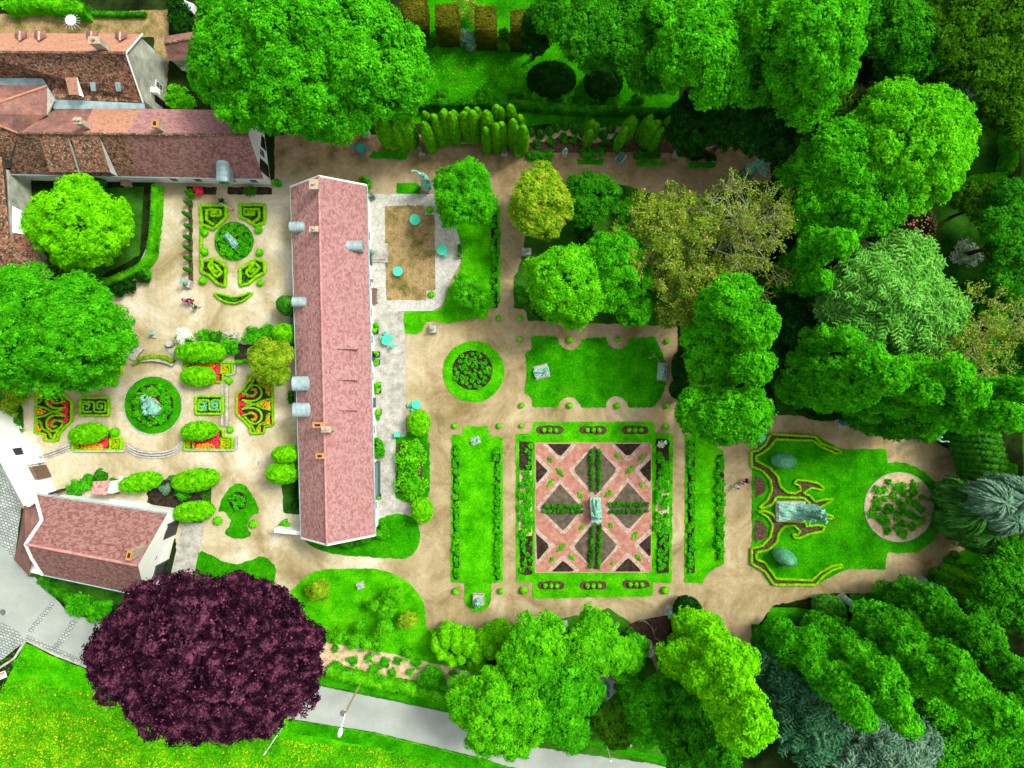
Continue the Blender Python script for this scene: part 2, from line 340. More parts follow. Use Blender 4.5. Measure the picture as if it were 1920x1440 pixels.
LF = dict(
 bright=leafmat('bright_green_leaves', (0.012,0.13,0.003),(0.05,0.4,0.005),(0.15,0.74,0.012)),
 mid=leafmat('mid_green_leaves', (0.007,0.07,0.003),(0.03,0.24,0.005),(0.09,0.5,0.01)),
 dark=leafmat('dark_green_leaves', (.003,.020,.003),(.010,.06,.005),(.03,.15,.010)),
 olive=leafmat('olive_leaves', (0.016,0.06,0.003),(0.045,0.17,0.004),(0.11,0.33,0.008)),
 yellow=leafmat('yellow_green_leaves', (0.035,0.27,0.002),(0.14,0.6,0.003),(0.34,0.86,0.008)),
 lime=leafmat('lime_leaves', (0.025,0.22,0.003),(0.085,0.5,0.005),(0.24,0.8,0.012)),
 gold=leafmat('gold_tipped_leaves', (.05,.15,.005),(.20,.44,.010),(.48,.66,.04), accent=(.75,.38,.04), acc=.94),
 purple=leafmat('purple_beech_leaves', (0.005,0.0015,0.004),(0.026,0.007,0.017),(0.17,0.05,0.085), sc=.9, tr=.15, accent=(.30,.06,.10), acc=.985, nw=2.0),
 blue=leafmat('blue_green_needles', (0.012,0.07,0.028),(0.05,0.2,0.08),(0.17,0.42,0.2)),
 blue2=leafmat('silver_needles', (.04,.12,.07),(.16,.33,.19),(.42,.60,.42)),
 larch=leafmat('pale_larch_needles', (.06,.28,.03),(.17,.58,.06),(.42,.80,.18)),
 weep=leafmat('weeping_green_needles', (.02,.11,.015),(.06,.26,.03),(.18,.46,.08)),
 brownyew=leafmat('brownish_yew_leaves', (.05,.06,.004),(.11,.12,.008),(.19,.19,.012)),
 dry=leafmat('sparse_young_leaves', (0.07,0.17,0.008),(0.18,0.32,0.015),(0.38,0.5,0.05), accent=(.60,.36,.18), acc=.94),
 box=leafmat('clipped_box_leaves', (0.09,0.33,0.002),(0.22,0.6,0.003),(0.38,0.8,0.006), sc=2.5, tr=.2),
 boxd=leafmat('box_ball_leaves', (0.05,0.36,0.002),(0.13,0.64,0.003),(0.28,0.88,0.006), sc=2, tr=.2),
 yew=leafmat('clipped_yew_leaves', (.012,.08,.006),(.04,.23,.012),(.10,.40,.02), sc=2, tr=.15),
 cyp=leafmat('cypress_foliage', (0.045,0.2,0.002),(0.1,0.42,0.004),(0.2,0.6,0.008), sc=1.6, tr=.15),
 egg=leafmat('grey_green_topiary_leaves', (.07,.34,.15),(.15,.52,.26),(.28,.66,.38), sc=2, tr=.15),
 topi=leafmat('pine_topiary_foliage', (0.03,0.24,0.002),(0.11,0.52,0.003),(0.28,0.8,0.006), sc=1.6, tr=.15),
 rose=leafmat('rose_leaves', (0.012,0.2,0.003),(0.04,0.46,0.004),(0.16,0.74,0.01), sc=2),
 red=leafmat('red_bedding_flowers', (.70,.01,.03),(.90,.03,.07),(.98,.10,.14), tr=.1),
 orange=leafmat('orange_bedding_flowers', (.75,.28,.01),(.92,.44,.01),(.98,.62,.03), tr=.1),
 cyan=leafmat('blue_bedding_flowers', (.02,.36,.46),(.06,.55,.66),(.2,.75,.8), tr=.1),
 navy=leafmat('navy_bedding_flowers', (.008,.02,.10),(.02,.07,.28),(.06,.14,.40), tr=.1),
 whitef=leafmat('white_blossom', (0.08,0.34,0.03),(0.6,0.72,0.42),(0.9,0.92,0.86), tr=.1, hi=.5, nw=2.2),
 crim=leafmat('crimson_blossom', (.30,.01,.02),(.70,.02,.06),(.90,.10,.15), tr=.1),
 pinkf=leafmat('coral_blossom', (.60,.08,.08),(.75,.18,.16),(.85,.35,.30), tr=.1),
 violet=leafmat('violet_blossom', (.01,.008,.03),(.05,.03,.12),(.12,.08,.25), tr=.1),
 meadow=leafmat('meadow_blades', (.06,.28,.004),(.13,.46,.008),(.46,.66,.010), sc=.14, accent=(.62,.60,.01), acc=.97, nw=2.6, lw=.4),
 meadowy=leafmat('yellow_meadow_blades', (.10,.30,.004),(.26,.50,.008),(.46,.64,.012), sc=.5, accent=(.78,.68,.01), acc=.80, nw=2, lw=.4),
)
# ---------------------------------------------------------------- vegetation builders
def fib(n, zmin=-1.0):
    i = np.arange(n)+.5; z = 1-(1-zmin)*i/n; ph = i*2.399963
    r = np.sqrt(np.maximum(0, 1-z*z)); return np.stack([r*np.cos(ph), r*np.sin(ph), z], 1)
def blobW(b):
    """(px,py,z,rpx[,rz metres]) -> centre, radii in metres"""
    px, py, z, r = b[:4]; rm = M(r, z); rz = b[4] if len(b) > 4 else rm*.8
    return P(px, py, z), np.array([rm, rm, rz])
def crown(L, blobs, cl=1.0, leaf=.20, dens=1.0, zmin=-.45, world=False, shag=.36, fill=.04, asp=.62, needle=False):
    """boughs over each blob, small leaf clumps over each bough, leaf cards over each clump"""
    W = blobs if world else [blobW(b) for b in blobs]; leaf = leaf*.80; ck = cl*.50; br = cl*1.35
    for k, (c, r) in enumerate(W):
        b_ = min(br, r.min()*.55)
        area = 4*math.pi*((r[0]*r[1])**1.6/3+2*(r[0]*r[2])**1.6/3)**(1/1.6)*(1-zmin)/2
        n = max(5, int(area/(b_*b_*1.9))); d = fib(n, zmin); d = unit(d+rng.normal(size=d.shape)*.9/math.sqrt(n))
        ph = rng.uniform(0, 6.3, 6); big = sum(np.sin(d[:, [i % 3]]*(3.2+i)*r[0]**.35+d[:, [(i+1) % 3]]*(2.3+i*.7)*r[0]**.35+ph[i]) for i in range(6))/3.5
        bs = b_*rng.uniform(.65, 1.3, (n, 1)); bc = c+d*(r-b_*.75)*(1+shag*(rng.random((n, 1))-.80)+.09*big)
        for q, (c2, r2) in enumerate(W):       # drop boughs buried in a neighbour
            if q != k:
                keep = (((bc-c2)/(np.maximum(r2-b_*1.2, .1)))**2).sum(1) > 1; bc = bc[keep]; d = d[keep]; bs = bs[keep]
        n = len(bc)
        if not n: continue
        m1 = max(5, int(2*math.pi*b_*b_/(ck*ck*1.5)*1.15)); e1 = unit(rng.normal(size=(n, m1, 3))+1.0*d[:, None, :]+np.array([0, 0, .75]))
        cp = (bc[:, None, :]+e1*bs[:, None, :]*rng.uniform(.75, 1.08, (n, m1, 1))*np.array([1, 1, .8])).reshape(-1, 3); e1 = e1.reshape(-1, 3)
        m = max(7, int(dens*1.55*(ck/leaf)**2)); N1 = len(cp); cr = ck*rng.uniform(.6, 1.25, (N1, 1, 1))
        e = unit(rng.normal(size=(N1, m, 3))+.9*e1[:, None, :]+np.array([0, 0, .5]))
        q = cp[:, None, :]+e*cr*rng.uniform(.6, 1.05, (N1, m, 1))
        nn = unit(e*.8+e1[:, None, :]*.4+np.array([0, 0, .45])+rng.normal(size=e.shape)*.33)
        L.add(q.reshape(-1, 3), nn.reshape(-1, 3), leaf, leaf*asp)
        if fill:
            nf = int(area/(leaf*leaf*2.4)*fill*1.2)+5; s = unit(d[rng.integers(0, n, nf)]+rng.normal(size=(nf, 3))*.25)
            L.add(c+s*(r-cl)*rng.uniform(.55, .85, (nf, 1)), s+rng.normal(size=s.shape)*.4, leaf*2, leaf*1.5)
    return W
def trunk_geo(W, rad=None, base=None, limbs=True):
    g = G(); cs = np.array([c for c, _ in W]); rs = np.array([r[0] for _, r in W])
    cx = np.average(cs, 0, rs**2); top = cs[:, 2].max(); R = rad or max(.12, .03*top)
    bx, by = (base if base is not None else cx[:2]); fork = max(cs[:, 2].min()*.55, 1.0)
    g.cyl((bx, by, -.05), (bx, by, fork*.5), R*1.15, R*.95, 9); g.cyl((bx, by, fork*.5), (bx*.5+cx[0]*.5, by*.5+cx[1]*.5, fork), R*.95, R*.8, 9)
    f = np.array([bx*.5+cx[0]*.5, by*.5+cx[1]*.5, fork])
    for c, r in W:
        mid = f*.45+c*.55+rng.normal(size=3)*.25; g.cyl(f, mid, R*.55, R*.35, 7, False); g.cyl(mid, c, R*.35, R*.18, 6, False)
        if limbs:
            for d in fib(6, -.1):
                g.cyl(mid*.4+c*.6, c+d*r*.75, R*.2, R*.06, 5, False)
    return g
def tree(name, lab, cat, blobs, mat='mid', cl=1.0, leaf=.20, dens=1.0, group=None, bark='bark', base=None, trunk=True, world=False, **k):
    W = blobs if world else [blobW(b) for b in blobs]
    cs = np.array([c for c, _ in W]); rs = np.array([r[0] for _, r in W]); cx = np.average(cs, 0, rs**2)
    b0 = base if base is not None else cx[:2]; loc = (b0[0], b0[1], 0)
    r = empty(name, loc, lab, cat, group)
    L = Leaves(); crown(L, W, cl, leaf, dens, world=True, **k)
    c = L.build('crown', LF[mat], r); c.location = (-loc[0], -loc[1], 0)
    if trunk:
        t = trunk_geo(W, base=b0).build('trunk', GR[bark], r, True); t.location = (-loc[0], -loc[1], 0)
    return r
def columns(tip, h, r, n=1, z0=1.5):
    """upright crown whose top shows at picture point tip"""
    x, y, _ = P(tip[0], tip[1], h*.95); out = []
    k = max(2, int((h-z0)/(r*1.5)))
    for i in range(k):
        t = (i+.5)/k; z = z0+(h-z0)*t; rr = r*(1.05-.5*abs(t-.38)**1.3*1.6)*rng.uniform(.72, 1.22)
        out.append((np.array([x+rng.normal()*r*.30, y+rng.normal()*r*.30, z]), np.array([rr, rr, (h-z0)/k*.85])))
    return out
def col_tree(name, lab, cat, tips, h, r, mat, group=None, cl=.75, leaf=.2, dens=1.0, **k):
    W = []
    for t in tips: W += columns(t[:2], t[2] if len(t) > 2 else h, t[3] if len(t) > 3 else r)
    return tree(name, lab, cat, W, mat, cl, leaf, dens, group, world=True, **k)
def bare_tree(name, lab, cat, c, mat, nb=7, leaf=.13, nl=2600, group=None, levels=4, spread=1.0, bark='palebark'):
    """open crown of visible forking twigs with small leaves along them. c = (px,py,z,rpx)"""
    ctr, R = blobW(c); r = empty(name, (ctr[0], ctr[1], 0), lab, cat, group); g = G(); tips = []; segs = []
    top = ctr[2]+R[2]
    def go(p, d, l, rad, lv):
        q = p+d*l; g.cyl(p, q, rad, rad*.62, 6 if lv < 2 else 4, False); segs.append((p, q, lv))
        if lv >= levels: tips.append(q); return
        for _ in range(3 if lv < 3 else 4):
            dd = unit(d+rng.normal(size=3)*.52*spread+np.array([0, 0, .05])); go(q, dd, l*rng.uniform(.6, .82), rad*.6, lv+1)
    f = np.array([0, 0, max(1.2, (ctr[2]-R[2])*.6)]); g.cyl((0, 0, -.05), f, R[0]*.055, R[0]*.045, 9, False)
    L0 = (top-f[2])
    for i in range(nb):
        a = 2*math.pi*(i+rng.random()*.6)/nb; e = .25+.75*((i*.618) % 1)
        tgt = np.array([math.cos(a)*R[0]*e, math.sin(a)*R[1]*e, L0*(.95-.35*e)]); l = np.linalg.norm(tgt)
        go(f, unit(tgt), l*.42, R[0]*.026, 1)
    g.build('trunk', GR[bark], r, False)
    L = Leaves(); ts = np.array(tips); n = nl; k = rng.integers(0, len(ts), n)
    sg = np.array([s[0] for s in segs if s[2] >= levels-1]); sq = np.array([s[1] for s in segs if s[2] >= levels-1]); j = rng.integers(0, len(sg), n)
    t = rng.random((n, 1)); q = sg[j]*(1-t)+sq[j]*t+rng.normal(size=(n, 3))*.18
    L.add(q, np.array([0, 0, 1])+rng.normal(size=(n, 3))*.6, leaf, leaf*.6)
    q = ts[k]+rng.normal(size=(n, 3))*.22; L.add(q, np.array([0, 0, 1])+rng.normal(size=(n, 3))*.6, leaf, leaf*.6)
    L.build('crown', LF[mat], r); return r
def feather_tree(name, lab, cat, blobs, mat, boughs=60, leaf=.30, group=None, droop=.25, tw=1.0, bark='bark', nd=22):
    """conifer or larch: boughs radiate from the stem and carry star-like sprays of long thin needles"""
    W = [blobW(b) for b in blobs]; cs = np.array([c for c, _ in W]); cx = np.average(cs, 0, np.array([r[0] for _, r in W])**2)
    r_ = empty(name, (cx[0], cx[1], 0), lab, cat, group); g = G(); L = Leaves()
    top = max(c[2]+r[2] for c, r in W); g.cyl((cx[0], cx[1], -.05), (cx[0], cx[1], top*.9), .02*top+.1, .05, 8, False)
    for c, r in W:
        n = int(boughs*(r[0]/4)**1.5)+10; d = fib(n, -.25); d = unit(d+rng.normal(size=d.shape)*.15)
        for i in range(n):
            tip = c+d[i]*r*rng.uniform(.8, 1.05); st = c*.8+np.array([cx[0], cx[1], c[2]*.8])*.2; st[2] = max(1, tip[2]-.35*np.linalg.norm(tip[:2]-st[:2])-.3)
            tip = tip-np.array([0, 0, droop*np.linalg.norm(tip[:2]-c[:2])]); g.cyl(st, tip, .035, .012, 4, False)
            ax = unit(tip-st); ln = np.linalg.norm(tip-st); k = max(3, int(ln/.42))
            for t in np.linspace(.12, 1.0, k):
                b0 = st+(tip-st)*t; wd = tw*(1.12-t)+.25
                side = np.cross(ax, [0, 0, 1]); side = unit(side) if np.linalg.norm(side) > .05 else np.array([1, 0, 0])
                a = rng.choice([-1, 1], nd)[:, None]; u = rng.uniform(.15, 1, (nd, 1))
                q = b0+a*side*wd*u*.75+ax*wd*u*.55+np.array([0, 0, 1])*rng.normal(size=(nd, 1))*.12-np.array([0, 0, droop])*u*wd*.5
                T = unit(a*side+ax*.8)+rng.normal(size=(nd, 3))*.3
                L.add(q, np.array([0, 0, 1])+rng.normal(size=(nd, 3))*.35, leaf, leaf*.22, T)
    o = L.build('crown', LF[mat], r_); o.location = (-cx[0], -cx[1], 0)
    o = g.build('trunk', GR[bark], r_); o.location = (-cx[0], -cx[1], 0); return r_
def weep_tree(name, lab, cat, blobs, mat, n=900, leaf=.34, group=None, ln=1.2):
    """weeping boughs: curtains of needles running down over rounded domes"""
    W = [blobW(b) for b in blobs]; cs = np.array([c for c, _ in W]); cx = np.average(cs, 0, np.array([r[0] for _, r in W])**2)
    r_ = empty(name, (cx[0], cx[1], 0), lab, cat, group); L = Leaves(); g = G()
    for c, r in W:
        g.cyl((cx[0], cx[1], 0), c, .25, .1, 7, False); k = 26
        th = rng.uniform(.05, .9, n); az = rng.uniform(0, 6.283, n); sc = rng.uniform(.75, 1.05, n); wv = rng.uniform(0, 6.3, n); h_ = r[2]*1.6
        for j in range(k):
            t = (j+rng.random(n))/k*ln*(1-.3*np.sin(az*5+c[0])); a = th+t; z_ = np.cos(np.minimum(a, 1.5))-np.maximum(a-1.5, 0)*1.3; s_ = np.sin(np.minimum(a, 1.5))+.04*np.sin(wv+t*6)
            f_ = sc*(1+.10*np.sin(az*7+wv*.3))
            q = c+np.stack([s_*np.cos(az+.06*np.sin(wv+t*5))*r[0]*f_, s_*np.sin(az+.06*np.sin(wv+t*5))*r[1]*f_, z_*h_*f_-h_*.35], 1); q[:, 2] = np.maximum(q[:, 2], .3)
            T = np.stack([np.cos(a)*np.cos(az), np.cos(a)*np.sin(az), -np.sin(a)*1.0], 1); N_ = np.stack([s_*np.cos(az), s_*np.sin(az), z_+.5], 1)
            L.add(q, N_+rng.normal(size=(n, 3))*.3, leaf, leaf*.2, T+rng.normal(size=(n, 3))*.15)
    o = L.build('crown', LF[mat], r_); o.location = (-cx[0], -cx[1], 0)
    o = g.build('trunk', GR['bark'], r_); o.location = (-cx[0], -cx[1], 0); return r_
def clipped(name, lab, cat, prof, mat, loc, group=None, leaf=.075, den=150, sc=(1,1), lumps=0, build=True, tilt=None):
    """clipped shrub: solid of revolution prof=[(r,z)..] with leaf cards over a leafy core"""
    L = Leaves(); n = 14; V = []; z = [p[1] for p in prof]; R = [p[0] for p in prof]
    for rr, zz in prof:
        for i in range(n): t = 2*math.pi*i/n; V.append((.93*rr*math.cos(t)*sc[0], .93*rr*math.sin(t)*sc[1], zz*.97))
    Fs = [(j*n+i, j*n+(i+1) % n, (j+1)*n+(i+1) % n, (j+1)*n+i) for j in range(len(prof)-1) for i in range(n)]
    Fs.append(tuple(range((len(prof)-1)*n, len(prof)*n))); L.core.add(V, Fs)
    hh = z[-1]-z[0]; Rm = max(R); N_ = int(den*(2*math.pi*Rm*hh+math.pi*Rm*Rm)*max(sc))
    t = rng.random(N_); zz = z[0]+hh*t**.8; rr = np.interp(zz, z, R); a = rng.uniform(0, 2*math.pi, N_)
    dz = .03; sl = -(np.interp(zz+dz, z, R)-np.interp(zz-dz, z, R))/(2*dz); lm = 1+rng.normal(size=N_)*.04
    if lumps: lm += lumps*np.sin(a*5+zz*3)*np.sin(zz*4+a*2)
    cap = zz > z[-1]-hh*.06; rr = np.where(cap, rr*np.sqrt(rng.random(N_)), rr)
    p = np.stack([rr*np.cos(a)*lm*sc[0], rr*np.sin(a)*lm*sc[1], zz+rng.normal(size=N_)*.02], 1)
    nn = np.stack([np.cos(a), np.sin(a), np.clip(sl, -1, 3)], 1); nn[cap] = [0, 0, 1]
    L.add(p, unit(nn)+rng.normal(size=p.shape)*.4, leaf, leaf*.65)
    o = L.build(name, LF[mat]); o.location = tuple(loc)
    if tilt is not None: o.rotation_euler = tilt
    return label(o, lab, cat, group)
def ball_prof(r, h=None, n=8):
    h = h or r*1.8; return [(r*math.sin(math.pi*(.12+.86*i/n))**.8, h*(.5-.5*math.cos(math.pi*i/n))) for i in range(n+1)]
def cyp_prof(r, h): return [(r*.75, .05), (r*.95, h*.18), (r, h*.38), (r*.96, h*.6), (r*.80, h*.78), (r*.52, h*.92), (r*.18, h)]
def cone_prof(r, h): return [(r*.8, .03), (r, h*.2), (r*.8, h*.5), (r*.45, h*.8), (r*.08, h)]
def bush_pts(L, c, r, h, n, leaf, cl=3, asp=.6):
    """loose shrub at c"""
    k = max(4, cl*3); d = fib(k, 0.0); d = unit(d+rng.normal(size=d.shape)*.3); cp = np.array([c[0], c[1], h*.45+c[2]])+d*np.array([r, r, h*.5])*rng.uniform(.4, .8, (k, 1))
    j = rng.integers(0, k, n); e = unit(rng.normal(size=(n, 3))+d[j]*.6+np.array([0, 0, .5]))
    L.add(cp[j]+e*np.array([r, r, h*.6])*.42*rng.uniform(.5, 1.1, (n, 1)), e*.7+np.array([0, 0, .7])+rng.normal(size=(n, 3))*.4, leaf, leaf*asp)
def shrub(name, lab, cat, px, py, rpx, h, mat, leaf=.11, dens=1.0, group=None, sub=None, cl=None, core=True):
    """leafy shrub seen at px,py (its top at about h*.7); sub = list of extra (px,py,rpx)"""
    L = Leaves(); x0, y0, _ = P(px, py, h*.7)
    for (a, b, rp) in [(px, py, rpx)]+(sub or []):
        r = M(rp, h*.7); x, y, _ = P(a, b, h*.7)
        bush_pts(L, (x-x0, y-y0, 0), r, h, int(dens*5.2*r*(r+h*.6)/(leaf*leaf)*.62), leaf, cl or max(3, int(r*3)))
        if core: L.core.sphere((x-x0, y-y0, h*.34), 1, 10, 6, (r*.62, r*.62, h*.40))
    o = L.build(name, LF[mat]); o.location = (x0, y0, 0); return label(o, lab, cat, group)
def hedge(pts, wpx, h, mat='box', name='box_hedge', parent=None, closed=False, leaf=.075, den=110, lab=None, cat=None, group=None, z0=0.0, sm=False, jit=.03, step=.28):
    """clipped hedge along a picture polyline whose TOP shows at pts"""
    if sm: pts = smooth_line(pts, closed, 5)
    q = resample([tuple(P(x, y, h)[:2]) for x, y in pts], step, closed); n = len(q); wd = M(wpx, h)
    t = (np.roll(q, -1, 0)-np.roll(q, 1, 0)) if closed else np.gradient(q, axis=0)
    t = unit(t); nr = np.stack([-t[:, 1], t[:, 0]], 1)
    pr = [(-.46, 0), (-.47, .75), (-.33, .96), (.33, .96), (.47, .75), (.46, 0)]; L = Leaves(); V = []
    for a, b in pr:
        jj = rng.normal(size=(n, 1))*jit; V.append(np.concatenate([q+nr*(a*wd+jj*.5), np.full((n, 1), z0+b*(h-z0)*.97)+jj*.4], 1))
    V = np.stack(V, 1).reshape(-1, 3); m = len(pr); Fs = []
    for i in range(n if closed else n-1):
        for j in range(m-1):
            i2 = (i+1) % n; Fs.append((i*m+j, i*m+j+1, i2*m+j+1, i2*m+j))
    if not closed: Fs += [tuple(range(m)), tuple((n-1)*m+j for j in range(m))[::-1]]
    L.core.add(V, Fs); ln = n*step
    k = int(den*ln*(wd*1.0+.9*(h-z0))); i = rng.random(k)*(n-(0 if closed else 1)); i0 = i.astype(int); f = (i-i0)[:, None]; i1 = (i0+1) % n
    c = q[i0]*(1-f)+q[i1]*f; nn = nr[i0]; u = rng.random(k); topf = wd/(wd+.9*(h-z0))
    a = np.where(u < topf, rng.uniform(-.48, .48, k), np.where(rng.random(k) < .5, -.5, .5)); zz = np.where(u < topf, 1.0-(np.abs(a)*1.5)**4*.3, rng.uniform(.1, .92, k))
    p = np.concatenate([c+nn*(a*wd)[:, None], (z0+zz*(h-z0))[:, None]], 1)+rng.normal(size=(k, 3))*.025
    no = np.concatenate([nn*(a*2.2)[:, None], np.where(u < topf, 1.0, .25)[:, None]], 1)
    L.add(p, no+rng.normal(size=(k, 3))*.4, leaf, leaf*.65)
    if parent is not None:
        o = L.build(name, LF[mat], parent); o.location = (-parent.location[0], -parent.location[1], 0); return o
    loc = (q[:, 0].mean(), q[:, 1].mean(), 0); o = L.build(name, LF[mat], None, loc); return label(o, lab, cat, group)
def carpet(pts, mat, name, parent=None, z=.12, den=45, leaf=.09, spread=.06, lab=None, cat=None, kind=None, up=.5, T=None):
    a = np.array(world2(pts)); area = abs(sum(a[i][0]*a[(i+1) % len(a)][1]-a[(i+1) % len(a)][0]*a[i][1] for i in range(len(a))))/2
    n = int(area*den); q = rand_in_poly(pts, n); n = len(q); q[:, 2] = z+np.abs(rng.normal(size=n))*spread
    L = Leaves(); L.add(q, np.array([0, 0, 1])+rng.normal(size=(n, 3))*up, leaf, leaf*.7, T)
    o = L.build(name, LF[mat], parent)
    if parent is not None: o.location = (-parent.location[0], -parent.location[1], 0)
    if kind: o['kind'] = kind
    return label(o, lab, cat)
# ---------------------------------------------------------------- building helpers
def panel(g_uv, pts, th=.12):
    pts = [np.array(p, float) for p in pts]; nrm = np.zeros(3)
    for i in range(1, len(pts)-1): nrm += np.cross(pts[i]-pts[0], pts[i+1]-pts[0])
    nrm = unit(nrm)
    if nrm[2] < 0: pts = pts[::-1]; nrm = -nrm
    hz = unit(np.cross([0, 0, 1], nrm)) if abs(nrm[2]) < .999 else np.array([1, 0, 0]); up = np.cross(nrm, hz)
    g_uv.append((pts, hz, up, nrm, th))
def roof(name, panels, mat, parent, off=(0,0,0), th=.12):
    L = []; [panel(L, p, th) for p in panels]; V = []; Fs = []; UV = []
    for pts, hz, up, nrm, t in L:
        b = len(V); n = len(pts); V += [tuple(p-np.array(off)) for p in pts]+[tuple(p-nrm*t-np.array(off)) for p in pts]
        uv = [(float(p@hz), float(p@up)) for p in pts]*2
        e = [(tuple(range(b, b+n)))]+[tuple(range(b+n, b+2*n))[::-1]]+[(b+i, b+n+i, b+n+(i+1) % n, b+(i+1) % n) for i in range(n)]
        Fs += e; UV += [uv[i-b] for f in e for i in f]
    me = bpy.data.meshes.new(name); me.from_pydata(V, [], Fs); me.materials.append(mat); ul = me.uv_layers.new(name='UVMap')
    ul.data.foreach_set('uv', np.array(UV, np.float32).ravel()); o = bpy.data.objects.new(name, me); link(o, parent); return o
def block(name, corners, ztop, mat, parent, off=(0,0,0), z0=0.0, apex=None):
    """walls: closed body over footprint corners with a height per corner; apex = {edge index: (x,y,z)} adds gable points"""
    g = G(); c = [np.array(p[:2]) for p in corners]; n = len(c); zt = [ztop]*n if np.isscalar(ztop) else ztop; V = []; top = []
    for i in range(n):
        V.append((*c[i], z0)); V.append((*c[i], zt[i]))
    ap = {}
    for k, a in (apex or {}).items(): ap[k] = len(V); V.append(tuple(a))
    Fs = []
    for i in range(n):
        j = (i+1) % n; Fs.append((2*i, 2*j, 2*j+1)+((ap[i],) if i in ap else ())+(2*i+1,))
    V = [tuple(np.array(v)-np.array(off)) for v in V]
    if len(ap) == 2:
        e0, e1 = sorted(ap); ring = lambda a, b: [2*((a+k) % n)+1 for k in range(((b-a) % n)+0+1)]
        Fs.append(tuple([ap[e0]]+ring(e0+1, e1)+[ap[e1]])); Fs.append(tuple([ap[e1]]+ring(e1+1, e0+n)+[ap[e0]]))
    else: Fs.append(tuple(2*i+1 for i in range(n)))
    return g.add(V, Fs).build(name, mat, parent)
def ridge_tiles(name, a, b, parent, off, r=.14, n=None, mat='tileR', alt=False):
    g = G(); a = np.array(a); b = np.array(b); ln = np.linalg.norm(b-a); n = n or int(ln/.42)
    for i in range(n):
        if alt and i % 7 == 3: continue
        p = a+(b-a)*(i+.04)/n; q = a+(b-a)*(i+1.03)/n; g.cyl(tuple(p-off), tuple(q-off), r, r*.9, 8)
    return g.build(name, GR[mat], parent)
def gutter(a, b, parent, off, mat='zinc', r=.08):
    g = G(); g.cyl(tuple(np.array(a)-off), tuple(np.array(b)-off), r, r, 7); return g.build('gutter', GR[mat], parent)
def chimney(px, py, z0, z1, wx, wy, parent, off, mat='chim', pot='terra', rz=0, npot=1):
    x, y, _ = P(px, py, z1)-off; m = Matrix.Translation((x, y, 0)) @ Matrix.Rotation(rz, 4, 'Z'); o_ = off[2]
    g = G(); g.box(-wx/2, -wy/2, z0, wx/2, wy/2, z1-.12, m); g.box(-wx/2-.06, -wy/2-.06, z1-.12, wx/2+.06, wy/2+.06, z1, m)
    c = g.build('chimney', GR[mat], parent); p = G()
    for i in range(npot):
        t = (i-(npot-1)/2)*.4; a = m @ Vector((t if wx > wy else 0, 0 if wx > wy else t, z1)); p.cyl(a, a+Vector((0, 0, .3)), .15, .12, 10)
        q = p
    if pot == 'terra':
        p = G(); p.box(-wx/2-.04, -wy/2-.04, z1, wx/2+.04, wy/2+.04, z1+.14, m); k = p.build('chimney_pot', GR[pot], c); q = G(); q.box(-wx*.3, -wy*.28, z1+.1, wx*.3, wy*.28, z1+.15, m); fl = q.build('flue', GR['dark'], c)
    else: p.build('chimney_pot', GR[pot], c)
    return c
def barrel_dormer(px, py, z, wm, dm, dirv, parent, off):
    """round-headed zinc dormer, axis along dirv (points out of the roof)"""
    x, y, zz = P(px, py, z)-off; a = math.atan2(dirv[1], dirv[0]); m = Matrix.Translation((x, y, 0)) @ Matrix.Rotation(a, 4, 'Z')
    g = G(); n = 9; V = []
    for u in (-dm*.5, dm*.5):
        V.append(m @ Vector((u, -wm/2, z-1.4)))
        for i in range(n+1):
            t = math.pi*i/n; V.append(m @ Vector((u, -math.cos(t)*wm/2, z-.45+math.sin(t)*.45)))
        V.append(m @ Vector((u, wm/2, z-1.4)))
    k = n+3; Fs = [(i, i+1, k+i+1, k+i) for i in range(k-1)]+[tuple(range(k)), tuple(range(k, 2*k))[::-1]]
    g.add(V, Fs); d = g.build('dormer', GR['zinc'], parent)
    rb = G()
    for u in np.linspace(-dm*.42, dm*.46, 5):
        for i in range(n):
            t0_, t1_ = math.pi*i/n, math.pi*(i+1)/n; rb.cyl(m @ Vector((u, -math.cos(t0_)*wm/2, z-.45+math.sin(t0_)*.46)), m @ Vector((u, -math.cos(t1_)*wm/2, z-.45+math.sin(t1_)*.46)), .022, .022, 5)
    rb.build('seam', GR['stone'], d)
    w = G(); w.box(dm*.5, -wm*.32, z-1.15, dm*.5+.04, wm*.32, z-.45, m); w.build('window', GR['glass'], d); return d
def wallbox(name, a, b, t0, t1, z0, z1, d, mat, parent, off, d0=0.0):
    """box on the vertical wall plane through ground points a->b, between fractions t0..t1; outside is to the right of a->b"""
    a = np.array(a[:2]); b = np.array(b[:2]); u = unit(b-a); nr = np.array([u[1], -u[0]]); p = a+(b-a)*t0; L = np.linalg.norm(b-a)*(t1-t0)
    m = Matrix(((u[0], nr[0], 0, p[0]-off[0]), (u[1], nr[1], 0, p[1]-off[1]), (0, 0, 1, 0), (0, 0, 0, 1)))
    return G().box(0, d0, z0, L, d0+d, z1, m).build(name, GR[mat], parent)
def window(a, b, t0, t1, z0, z1, parent, off, shut=None):
    f = wallbox('window', a, b, t0, t1, z0, z1, .05, 'white', parent, off); e = (t1-t0)*.12; zz = (z1-z0)*.09
    for i in range(2):
        for j in range(2):
            ta = t0+e+(t1-t0-2*e)*(i*.53); tb = ta+(t1-t0-2*e)*.47; za = z0+zz+(z1-z0-2*zz)*(j*.53); zb = za+(z1-z0-2*zz)*.47
            wallbox('pane', a, b, ta, tb, za, zb, .02, 'glass', f, off, .05)
    return f
